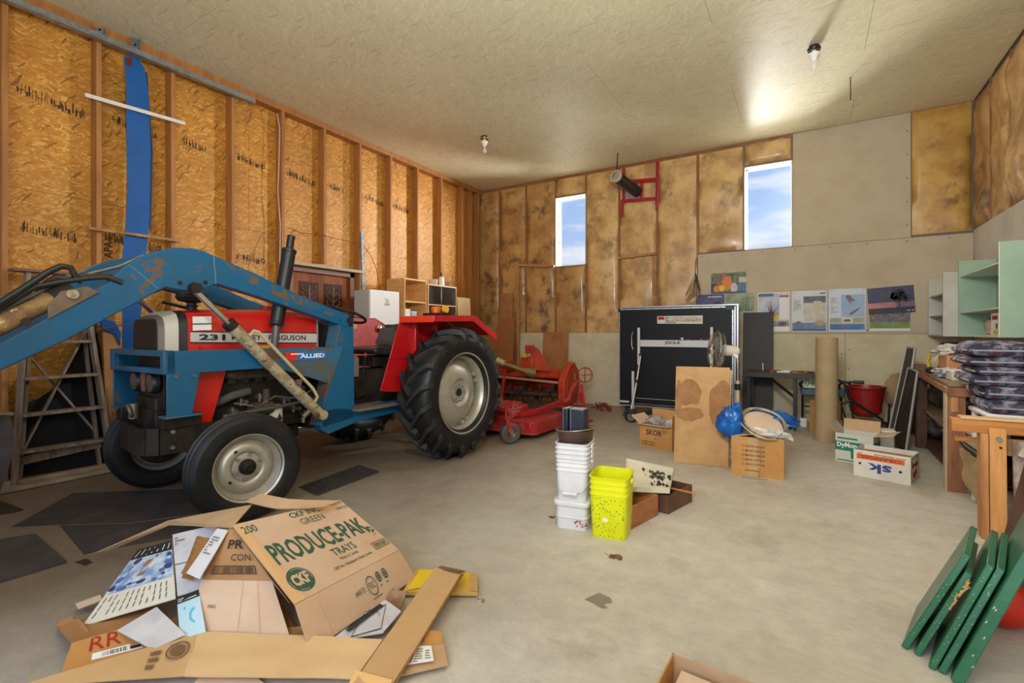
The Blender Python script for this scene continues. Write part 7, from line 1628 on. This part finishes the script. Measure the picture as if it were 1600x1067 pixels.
# green boards leaning in the right foreground
def gboard(label, b0, b1, top0, th, m=GREENW, name='green_board'):
    """b0: near lower corner on the floor, b1: far lower corner, top0: near upper corner; th to the right"""
    b0, b1, top0 = V(b0), V(b1), V(top0); up = top0 - b0; t1 = b1 + up
    n = (b1 - b0).cross(up).normalized()
    if n.x < 0: n = -n
    t = Thing(name, label, 'board', ((b0 + b1) / 2)[:2] + (0,) if False else (b0.x, b0.y, 0), 0, 'green painted boards')
    off = n * th; drop = -min(0, (b0 + off).z); z_ = V((0, 0, drop))
    mb = MB(); vs = [b0 + z_, b1 + z_, t1 + z_, top0 + z_]; vs += [p + off for p in vs]
    mb.add(vs, [(0, 1, 2, 3), (7, 6, 5, 4), (0, 4, 5, 1), (1, 5, 6, 2), (2, 6, 7, 3), (3, 7, 4, 0)])
    bd = t.p('plank', mb, m, world=True, bevel=.003)
    mb = MB(); rr = random.Random(int(b0.x * 1000)); P = Panel(vs[0], vs[3], vs[7], vs[4], lift=.0012)
    P.n = -P.n if P.n.y > 0 else P.n
    for k in range(14): u, v = rr.random(), rr.uniform(.1, .9); P.pol([(u, v), (u + .012, v + .05), (u + .006, v + .14)], mb)
    t.p('chips', mb, mk('paint_chips', srgb(196, 206, 160), rough=.7), world=True, parent=bd, smooth=0, kind='stuff')
    return t
gboard('leftmost short green board of the leaning row, tilted away from the others', (.311, 2.41, 0), (.411, 2.78, 0), (.50, 2.44, .395), .022)
gboard('green board with torn pale splinters just behind the leftmost one', (.345, 2.385, 0), (.445, 2.76, 0), (.50, 2.42, .335), .022)
gboard('third green board from the left with scuffed yellowish edge', (.376, 2.315, 0), (.49, 2.74, 0), (.545, 2.36, .40), .022)
gboard('fourth green board from the left, lying against the third', (.402, 2.305, 0), (.52, 2.73, 0), (.572, 2.36, .395), .022)
gboard('longest green plank with a crack, running up past the picture edge', (.428, 2.262, 0), (.565, 2.76, 0), (.86, 2.37, 1.06), .035)
t = Thing('splinters', 'torn pale wood splinters between the first green boards', 'splinters', (.46, 2.42, .2))
rr = random.Random(4)
for k in range(7): a = V((.452 + .008 * k, 2.398, .20 + .018 * k)); t.p('splinter', MB().tube([a, a + V((rr.uniform(.0, .03), -.012, rr.uniform(.02, .06)))], [.005, .001], 5), mk('fresh_splinter', srgb(206, 166, 104), rough=.8), world=True)
t = Thing('red_buoy', 'glossy orange-red plastic ball behind the long green plank', 'ball', (.70, 2.80, 0))
t.p('ball', MB().ball((.70, 2.82, .095), .096, 32, 22, (1.05, 1, .98)), mk('buoy_red', srgb(216, 44, 20), srgb(200, 40, 18), ns=4, rough=.35), world=True)
t.p('valve', MB().cyl((.775, 2.76, .06), (.79, 2.748, .055), .012, n=10), mk('buoy_cap', srgb(170, 50, 30), rough=.5), world=True)
solo('strand_board_offcut', MB().sheet([(.84, 2.78, 0), (.92, 3.30, 0), (1.06, 3.30, .62), (1.0, 2.78, .62)], .012), OSB, 'piece of strand board leaning at the right edge behind the red ball', 'board', smooth=0)
solo('brown_panel_offcut', MB().sheet([(.83, 3.0, 0), (.90, 3.7, 0), (1.02, 3.7, .60), (.98, 3.0, .60)], .015), mk('dark_post', (1, 1, 1, 1)), 'dark brown board leaning behind the strand board offcut', 'board')

# box at the bottom edge
t = Thing('low_open_box', 'open tan cardboard box at the bottom edge of the picture', 'carton', (-.25, 1.62, 0))
a, b = AZ(1051, 1020, .16), AZ(1180, 1067, .16)
c = V((-.36, 1.40, .16)); d = (b - a).normalized(); e_ = V((-d.y, d.x, 0)) * -1
q = [a, a + d * .42, a + d * .42 + e_ * .36, a + e_ * .36]
for i in range(4):
    p0, p1 = q[i], q[(i + 1) % 4]; t.p('side_panel', MB().sheet([V((p0.x, p0.y, .0)), V((p1.x, p1.y, 0)), p1, p0], .005), CARD_O if i else CARD, world=True)
t.p('bottom_panel', MB().sheet([V((p.x, p.y, .003)) for p in q], .005), CARD_P, world=True)
k = .04; t.p('inner_sheet', MB().sheet([q[0] + d * k + e_ * k + V((0, 0, -.02)), q[1] + e_ * k - d * k + V((0, 0, -.03)), q[2] - d * k - e_ * k + V((0, 0, -.03)), q[3] + d * k - e_ * k + V((0, 0, -.02))], .005), CARD_P, world=True)
# debris on the floor
LEAF = mk('dry_leaf', srgb(120, 76, 44), srgb(90, 56, 34), ns=9, rough=.8)
for k, (px, py, s, lab) in enumerate(((961, 872, .03, 'dry curled brown leaf on the floor in front of the yellow pail'), (862, 809, .016, 'little brown clump on the floor left of the white pail stack'), (752, 940, .012, 'tiny metal scrap on the floor right of the yellow carton'))):
    p = AZ(px, py); t = Thing('dry_leaf' if k < 2 else 'metal_scrap', lab, 'leaf' if k < 2 else 'scrap', tuple(p)); t.p('blade', MB().sheet([(-s, -s * .6, .002), (s * 1.4, -s * .4, .003), (s * 1.2, s * .5, .012), (-s, s * .6, .006)], .001, 4, s * .6, k), LEAF if k < 2 else STEEL)
    t.p('stalk', MB().tube([(-s, 0, .004), (-s * 2.2, s * .8, .004)], .0012, 5), LEAF)

# ================================================================ the heap of flattened cardboard in the foreground
def sh(name, pts, m, label, cat='cardboard', t=.004, n=1, amp=0):
    """polygon sheet from sight lines at the height each corner has"""
    p = [AZ(x, y, z) for x, y, z in pts]
    nn = (p[1] - p[0]).cross(p[-1] - p[0])
    if nn.z < 0: p = p[::-1]
    tt = Thing(name, label, cat, (p[0].x, p[0].y, 0))
    if len(p) == 4: b = tt.p('sheet', MB().sheet(p, t, 6, amp or .0015, p[0].x * 3), m, world=True)
    else: b = tt.p('sheet', MB().poly(p, t), m, world=True)
    return tt, b
def PX(*q, lift=.0065): return Panel(*[AZ(x, y, z) for x, y, z in q], lift=lift)

TL, TR, BR_, BL = (362.6, 822, .38), (530.5, 782, .38), (623, 860, .17), (460, 945.5, .17)
FR, FL = (648.6, 903, .03), (484, 1020, .03)
t = Thing('produce_carton', 'large crushed brown carton printed PRODUCE-PAK tented on top of the cardboard heap', 'carton', (-1.9, 1.45, 0))
CB = mk('carton_brown', srgb(204, 172, 142), srgb(196, 162, 130), ns=3, rough=.85, bump=.04, bs=8)
big = t.p('printed_panel', MB().sheet([AZ(*BL), AZ(*BR_), AZ(*TR), AZ(*TL)], .005, 8, .0, 4), CB, world=True)
low = t.p('lower_flap', MB().sheet([AZ(*FL), AZ(*FR), AZ(*BR_), AZ(*BL)], .005, 8, .001, 9), CB, world=True)
P = Panel(AZ(*BL), AZ(*BR_), AZ(*TR), AZ(*TL), lift=.0068)
def pr(*a, nm='lettering', m=INK_G, par=None, **k):
    mb = MB()
    for x in a: mb.join(x)
    return t.p(nm, mb, m, world=True, parent=par or big, smooth=0)
def warp(mb):
    return mb
pr(P.text('PRODUCE-PAK', .09, .40, .965, .66, bold=.025))
pr(P.text('CKF INC.', .46, .895, .76, .975, bold=.02)); pr(P.text('GREEN', .50, .77, .72, .86, bold=.0)); pr(P.text('200', .035, .85, .15, .95, bold=.01))
pr(P.text('No.81/41', .86, .93, .985, .985)); pr(P.text('#44133', .88, .84, .99, .89))
pr(P.text('TRAYS', .50, .26, .72, .36, bold=.01)); pr(P.text('Made in Canada', .52, .195, .69, .235)); pr(P.text('CKF Inc. Hantsport, Nova Scotia', .41, .10, .78, .15, bold=.01))
pr(P.disc(.15, .19, .095, .135), nm='round_logo'); 
pr(P.hoop(.15, .19, .085, .12, .96).join(P.text('CKF', .085, .125, .215, .255, bold=.05, k=1.25)), nm='logo_letters', m=CB)
mb = MB()
for k in range(3):
    a0 = 2 * PI * k / 3 + .3; P.hoop(.955, .42, .032, .055, .55, mb=mb, n=6, a0=a0, a1=a0 + 1.35)
    a1 = a0 + 1.6; P.pol([(.955 + .04 * math.cos(a1 - .35), .42 + .068 * math.sin(a1 - .35)), (.955 + .028 * math.cos(a1 + .2), .42 + .045 * math.sin(a1 + .2)), (.955 + .012 * math.cos(a1 - .35), .42 + .02 * math.sin(a1 - .35))], mb)
pr(mb, P.text('300%', .94, .32, .97, .345), nm='recycling_mark')
pr(P.frame(.835, .13, .985, .235, .006, .009).join(P.bars(.85, .15, .975, .215, 26, seed=3)), nm='bar_code')
t.p('packing_tape', P.rect(.0, .0, .085, 1, k=.86), mk('tape_clear', srgb(214, 172, 120), rough=.35), world=True, parent=big, smooth=0)
t.p('packing_tape', P.rect(.62, .86, .86, 1.0, k=.86), mk('tape_clear', (1, 1, 1, 1)), world=True, parent=big, smooth=0)
P2 = Panel(AZ(*FL), AZ(*FR), AZ(*BR_), AZ(*BL), lift=.010)
pr(P2.text('#44133', .44, .42, .53, .58), par=low); 
mb = P2.hoop(.60, .5, .045, .27, .88); P2.text('FSC', .575, .42, .625, .6, mb=mb); P2.rect(.56, .16, .65, .18, mb)
for u in (.685, .75): P2.hoop(u, .62, .022, .15, .7, mb=mb); P2.hoop(u, .62, .010, .07, .4, mb=mb); P2.lines(u - .02, .36, u + .02, .44, 1, mb=mb)
pr(mb, nm='round_stamps', par=low)
crease = mk('crease_tan', srgb(222, 190, 152), rough=.9)
pr(P2.pol([(.19, 0), (.195, 0), (.17, 1), (.165, 1)]), P2.pol([(.52, 0), (.525, 0), (.475, 1), (.47, 1)]), nm='crease', m=crease, par=low)
sd = t.p('side_panel', MB().poly([AZ(358, 826, .375), AZ(316, 906, .20), AZ(424, 908, .20), AZ(452, 942, .17), AZ(364, 826, .37)], .005), mk('side_brown', srgb(188, 142, 96), srgb(176, 130, 84), ns=4, rough=.85), world=True)
PSD = PX((313, 907, .205), (424, 908, .205), (412, 862, .30), (334, 862, .30))
pr(PSD.text('PR', .27, 1.10, .60, 1.42, bold=.02), PSD.text('CON', .38, .68, .74, .92, bold=.0), nm='lettering', m=INK_K, par=sd)
PBC = PX((330, 897, .222), (402, 897, .222), (399, 884, .25), (335, 884, .25))
pr(PBC.frame(0, 0, 1, 1, .02, .1).join(PBC.bars(.04, .15, .95, .85, 30, seed=6)), nm='bar_code', m=INK_K, par=sd)
fl = t.p('side_flap', MB().sheet([AZ(292, 986, .055), AZ(453, 993, .055), AZ(426, 908, .20), AZ(316, 906, .20)], .005, 6, .001, 2), CARD_P, world=True)
PFL = PX((292, 986, .055), (453, 993, .055), (426, 908, .20), (316, 906, .20), lift=.010)
pr(PFL.text('P5832', .17, .44, .26, .50), nm='lettering', m=INK_K, par=fl)
pr(PFL.pol([(.50, 0), (.505, 0), (.605, 1), (.60, 1)]), PFL.pol([(.72, 0), (.725, 0), (.80, 1), (.795, 1)]), nm='crease', m=mk('crease_pink', srgb(198, 164, 134), rough=.9), par=fl)
bk_ = [AZ(*q) for q in ((152, 862, .03), (172, 859, .03), (265, 819, .22), (301, 820, .31), (363, 823, .378), (394, 788, .39), (263, 813, .235))]
t.p('back_flap', MB().poly(bk_, .005), CARD, world=True)
t.p('top_flap', MB().sheet([AZ(384, 785, .40), AZ(433, 796, .395), AZ(454, 781, .42), AZ(409, 772, .43)], .005, 3, .004, 1), CARD, world=True)
t.p('top_flap', MB().sheet([AZ(433, 796, .395), AZ(505, 793, .39), AZ(532, 783, .40), AZ(454, 781, .42)], .005, 3, .004, 1), CARD, world=True)
t.p('back_panel', MB().poly([AZ(*TL), AZ(*TR), AZ(560, 850, .02), AZ(420, 880, .02)], .005), CARD_D, world=True)

# brown flattened carton with red letters
t, b = sh('marked_carton', [(90, 981, .03), (112, 1006, .06), (245, 968, .06), (232, 935, .03)], CARD_D, 'flattened orange-brown carton with red hand-drawn letters at the left of the heap')
t.p('front_panel', MB().sheet([AZ(112, 1006, .06), AZ(96, 1053, .012), AZ(262, 1013, .012), AZ(245, 968, .06)], .005, 5, .005, 3), CARD_O, world=True)
P = PX((96, 1053, .012), (262, 1013, .012), (245, 968, .06), (112, 1006, .06))
t.p('red_letters', P.text('RR', .22, .50, .56, .98, bold=.0), INK_R, world=True, smooth=0)
t.p('shipping_sticker', P.rect(.26, .18, .76, .40), PAPER, world=True, smooth=0)
t.p('sticker_print', P.bars(.36, .22, .62, .36, 16, seed=2).join(P.rect(.64, .22, .75, .30, k=1.3)).mapped(lambda p: p + V((0, 0, .0006))), NAVY, world=True, smooth=0)
t.p('torn_corner', MB().sheet([AZ(88, 975, .02), AZ(112, 1006, .04), AZ(140, 990, .05), AZ(118, 962, .03)], .004, 5, .03, 2), CARD_D, world=True)
sh('tan_roll', [(118, 944, .03), (122, 952, .03), (160, 938, .05), (157, 930, .05)], CARD_P, 'pale rolled paper edge sticking out left behind the berry print')
# printed berry sheet
q = ((129, 979, .035), (275, 936, .12), (269, 846, .24), (217, 860, .18))
t, b = sh('berry_print', q, mk('cream_print_card', srgb(224, 218, 200), rough=.6), 'white printed board with black header and blue berry picture, left of the heap', cat='printed board', amp=.003)
P = PX(*q)
t.p('black_header', P.rect(0, .83, 1, 1), INK_K, world=True, parent=b, smooth=0)
mb = MB()
for k in range(7): P.pol([(.08 + k * .135, .86), (.10 + k * .135, .86), (.15 + k * .135, .96), (.13 + k * .135, .96)], mb, k=1.3)
t.p('header_print', mb, PAPER, world=True, parent=b, smooth=0)
t.p('picture_ground', P.rect(0, .36, 1, .83), mk('berry_blue', srgb(120, 150, 196), srgb(206, 216, 222), ns=24, lo=.4, hi=.6, rough=.5), world=True, parent=b, smooth=0)
rr = random.Random(21); m1, m2, m3 = MB(), MB(), MB()
for k in range(46):
    u, v = rr.uniform(.05, .95), rr.uniform(.38, .80); r_ = rr.uniform(.03, .075)
    tgt = (m1, m2, m3)[k % 3]; P.disc(u, v, r_, r_ * .62, mb=tgt, n=14, k=1.3 + .05 * k / 10)
t.p('berries', m1, mk('berry_mid', srgb(84, 116, 176), rough=.4), world=True, parent=b, smooth=0, kind='stuff'); t.p('berries', m2, mk('berry_pale', srgb(176, 204, 226), rough=.4), world=True, parent=b, smooth=0, kind='stuff'); t.p('berries', m3, mk('berry_dark', srgb(72, 66, 112), rough=.4), world=True, parent=b, smooth=0, kind='stuff')
t.p('handle_slot', P.pol([(.40, .50), (.52, .50), (.60, .74), (.48, .74)], k=1.8), CARD_D, world=True, parent=b, smooth=0)
mb = MB()
for k in range(12):
    u = .06 + k * .075
    for v0 in (.06, .15, .24):
        if rr.random() < .85: P.pol([(u, v0), (u + .014, v0), (u + .02, v0 + .07), (u + .006, v0 + .07)], mb)
t.p('recipe_lines', mb, mk('grey_print', srgb(120, 116, 112)), world=True, parent=b, smooth=0)

sh('grey_white_sheet', [(183, 986, .065), (239, 1016, .05), (290, 992, .07), (245, 949, .10)], CARD_W, 'greyish white sheet lying flat below the berry print')
t, b = sh('white_carton_panel', [(278, 932, .13), (312, 922, .15), (340, 820, .31), (270, 836, .26)], CARD_W, 'scuffed white carton panel between the berry print and the big brown carton')
P = PX((278, 932, .13), (312, 922, .15), (340, 820, .31), (270, 836, .26), lift=.0062)
t.p('fold_shadow_line', P.rect(0, .46, .8, .475), mk('grey_print', (1, 1, 1, 1)), world=True, smooth=0); t.p('pen_marks', P.lines(.05, .80, .3, .95, 3, seed=3), mk('grey_print', (1, 1, 1, 1)), world=True, smooth=0)
t, b = sh('torn_corrugated_strip', [(283, 896, .22), (300, 899, .22), (328, 842, .32), (306, 838, .32)], mk('corrugated_brown', srgb(160, 110, 60), srgb(134, 88, 46), ns=30, rough=.85, st=(1, 6, 1)), 'torn strip of brown corrugated card lying on the white carton panel', amp=.02)
sh('torn_corrugated_scrap', [(284, 903, .19), (302, 907, .19), (304, 898, .21), (286, 893, .21)], mk('corrugated_brown', (1, 1, 1, 1)), 'small brown corrugated scrap just below the torn strip', amp=.01)
t, b = sh('white_marked_strip', [(292, 896, .235), (312, 905, .235), (357, 829, .37), (340, 826, .365)], mk('strip_white', srgb(222, 220, 220), rough=.6), 'clean white strip with dark pen marks leaning against the big brown carton')
P = PX((292, 896, .235), (312, 905, .235), (357, 829, .37), (340, 826, .365), lift=.008)
t.p('pen_marks', P.lines(.2, .45, .8, .85, 7, seed=5), mk('grey_print', (1, 1, 1, 1)), world=True, smooth=0)
t, b = sh('cyan_print_sheet', [(282, 1000, .05), (322, 988, .07), (311, 922, .17), (277, 936, .13)], mk('cyan_print', srgb(186, 216, 226), srgb(206, 226, 230), ns=4, rough=.5), 'pale cyan printed sheet with a black top edge under the big brown carton', cat='printed board')
P = PX((282, 1000, .05), (322, 988, .07), (311, 922, .17), (277, 936, .13), lift=.0062)
t.p('black_edge', P.rect(0, .84, 1, 1), INK_K, world=True, smooth=0); t.p('edge_print', P.lines(.05, .87, .95, .97, 2, seed=3).mapped(lambda p: p + V((0, 0, .001))), PAPER, world=True, smooth=0)
t.p('blue_shapes', P.hoop(.7, .45, .25, .18, .7, a0=1.5, a1=4.5).join(P.disc(.3, .68, .05, .03)), mk('sky_ink', srgb(90, 190, 214), rough=.5), world=True, smooth=0)
sh('brown_underlay', [(230, 985, .02), (330, 1010, .015), (470, 1000, .02), (420, 900, .12)], CARD_D, 'dark brown cardboard lying deep under the middle of the heap')
sh('brown_crumple', [(596, 946, .03), (622, 957, .03), (636, 930, .05), (614, 920, .06)], mk('crumple_brown', srgb(134, 100, 78), srgb(160, 124, 96), ns=8, rough=.8), 'crumpled brown scrap between the big carton and the diagonal strip', amp=.03)
sh('brown_crumple', [(505, 1000, .02), (452, 1020, .02), (440, 985, .05), (480, 975, .06)], CARD_D, 'dark folded scrap showing under the lower corner of the big carton', amp=.02)
# white map sheet
q = ((515, 1003, .035), (598, 990, .035), (627, 956, .05), (602, 938, .05), (575, 956, .045))
t, b = sh('white_map_carton', q, CARD_W, 'white carton panel with a thin black outline drawing below the big carton')
P = PX((545, 1003, .035), (600, 988, .035), (607, 945, .05), (570, 958, .045), lift=.007)
t.p('outline_drawing', P.frame(.0, .1, .9, 1.0, .02, .03).join(P.hoop(.45, .5, .3, .35, .96, a0=.3, a1=2.6)), INK_K, world=True, smooth=0)
P = PX((538, 985, .045), (545, 990, .045), (612, 940, .05), (606, 936, .05), lift=.007)
t.p('edge_lettering', P.bars(.0, .1, 1.0, .5, 1).join(P.lines(0, .0, 1, 1, 1, seed=2, h=.8)), INK_K, world=True, smooth=0)
# yellow flattened carton
q = ((630, 930, .012), (746, 931, .012), (745, 902, .02), (649, 896, .025))
t, b = sh('yellow_carton', q, mk('worn_yellow_print', srgb(206, 170, 88), srgb(196, 156, 70), ns=6, rough=.6, c3=srgb(222, 186, 40), lo3=.46, hi3=.52, ns3=3), 'flattened yellow and tan carton lying under the diagonal strip', t=.02)
P = PX(*q, lift=.024); t.p('tape_end', P.rect(.90, .0, 1, 1), mk('tape_tan', (1, 1, 1, 1)), world=True, smooth=0); t.p('yellow_end', P.pol([(.05, 0), (.42, .3), (.5, 1), (.08, 1)]), mk('bright_yellow_ink', srgb(232, 196, 40), rough=.5), world=True, smooth=0)
# label carton
t, b = sh('label_carton', [(600, 1063, .02), (700, 1040, .02), (690, 990, .03), (660, 985, .04)], CARD, 'brown carton flap carrying a white shipping label right of the diagonal strip')
P = PX((626, 1045, .026), (678, 1037, .026), (674, 1013, .03), (642, 1013, .034), lift=.011)
lb2_ = t.p('shipping_label', P.rect(0, 0, 1, 1), PAPER, world=True, smooth=0)
t.p('label_print', P.lines(.35, .1, .62, .9, 6, seed=4).join(P.bars(.05, .1, .3, .9, 9, seed=3)).join(P.lines(.72, .2, .92, .8, 4, seed=8)).mapped(lambda p: p + V((0, 0, .0008))), mk('grey_print', (1, 1, 1, 1)), world=True, parent=lb2_, smooth=0)
t.p('fold', MB().sheet([AZ(664, 1010, .03), AZ(692, 1006, .03), AZ(690, 988, .04), AZ(660, 984, .05)], .004), CARD_O, world=True)
# long front strip
t, b = sh('long_front_sheet', [(20, 1075, .03), (288, 1057, .035), (310, 990, .06), (96, 1052, .04)], mk('tan_sheet', srgb(206, 168, 118), srgb(200, 160, 110), ns=3, rough=.85), 'long tan cardboard sheet along the front of the heap with a stamped emblem')
t.p('right_half', MB().sheet([AZ(288, 1057, .035), AZ(556, 1060, .04), AZ(598, 1000, .055), AZ(310, 990, .06)], .005, 8, .010, 6), mk('tan_sheet_pale', srgb(218, 182, 134), srgb(212, 174, 126), ns=3, rough=.85), world=True)
P = PX((220, 1062, .034), (292, 1057, .036), (312, 992, .058), (240, 1010, .052), lift=.012)
t.p('round_stamp', P.hoop(.62, .62, .26, .24, .86).join(P.disc(.62, .62, .17, .15)).join(P.lines(.42, .80, .8, .86, 1)), mk('stamp_brown', srgb(122, 92, 62), rough=.8), world=True, smooth=0)
t.p('stamp_lettering', P.lines(.02, .2, .25, .8, 3, seed=4, h=.6), mk('stamp_brown', (1, 1, 1, 1)), world=True, smooth=0)
# pieces peeking below the front sheet
sh('front_scrap', [(300, 1075, .01), (420, 1075, .01), (400, 1058, .015), (310, 1058, .015)], CARD_P, 'pinkish cardboard scrap peeking out under the front sheet at the bottom edge')
# diagonal strip
q = [(548, 1075, .055), (610, 1075, .055), (720, 897, .10), (680, 889, .11)]
t, b = sh('diagonal_strip', q, mk('strip_tan', srgb(200, 160, 114), srgb(194, 154, 106), ns=3, rough=.85), 'long tan cardboard strip lying diagonally on the right of the heap', amp=.008)
t.p('folded_side', MB().sheet([AZ(612, 1075, .05), AZ(664, 988, .03), AZ(724, 896, .06), AZ(719, 897, .10)], .004, 3, .002), CARD_D, world=True)
t.p('end_tab', MB().sheet([AZ(681, 889, .11), AZ(719, 897, .105), AZ(727, 893, .09), AZ(690, 885, .11)], .004), mk('tab_brown', srgb(122, 92, 66), rough=.8), world=True)
t.p('near_fold', MB().sheet([AZ(540, 1078, .04), AZ(608, 1078, .04), AZ(613, 1063, .066), AZ(556, 1048, .066)], .004), mk('fold_gold', srgb(224, 176, 112), rough=.8), world=True)
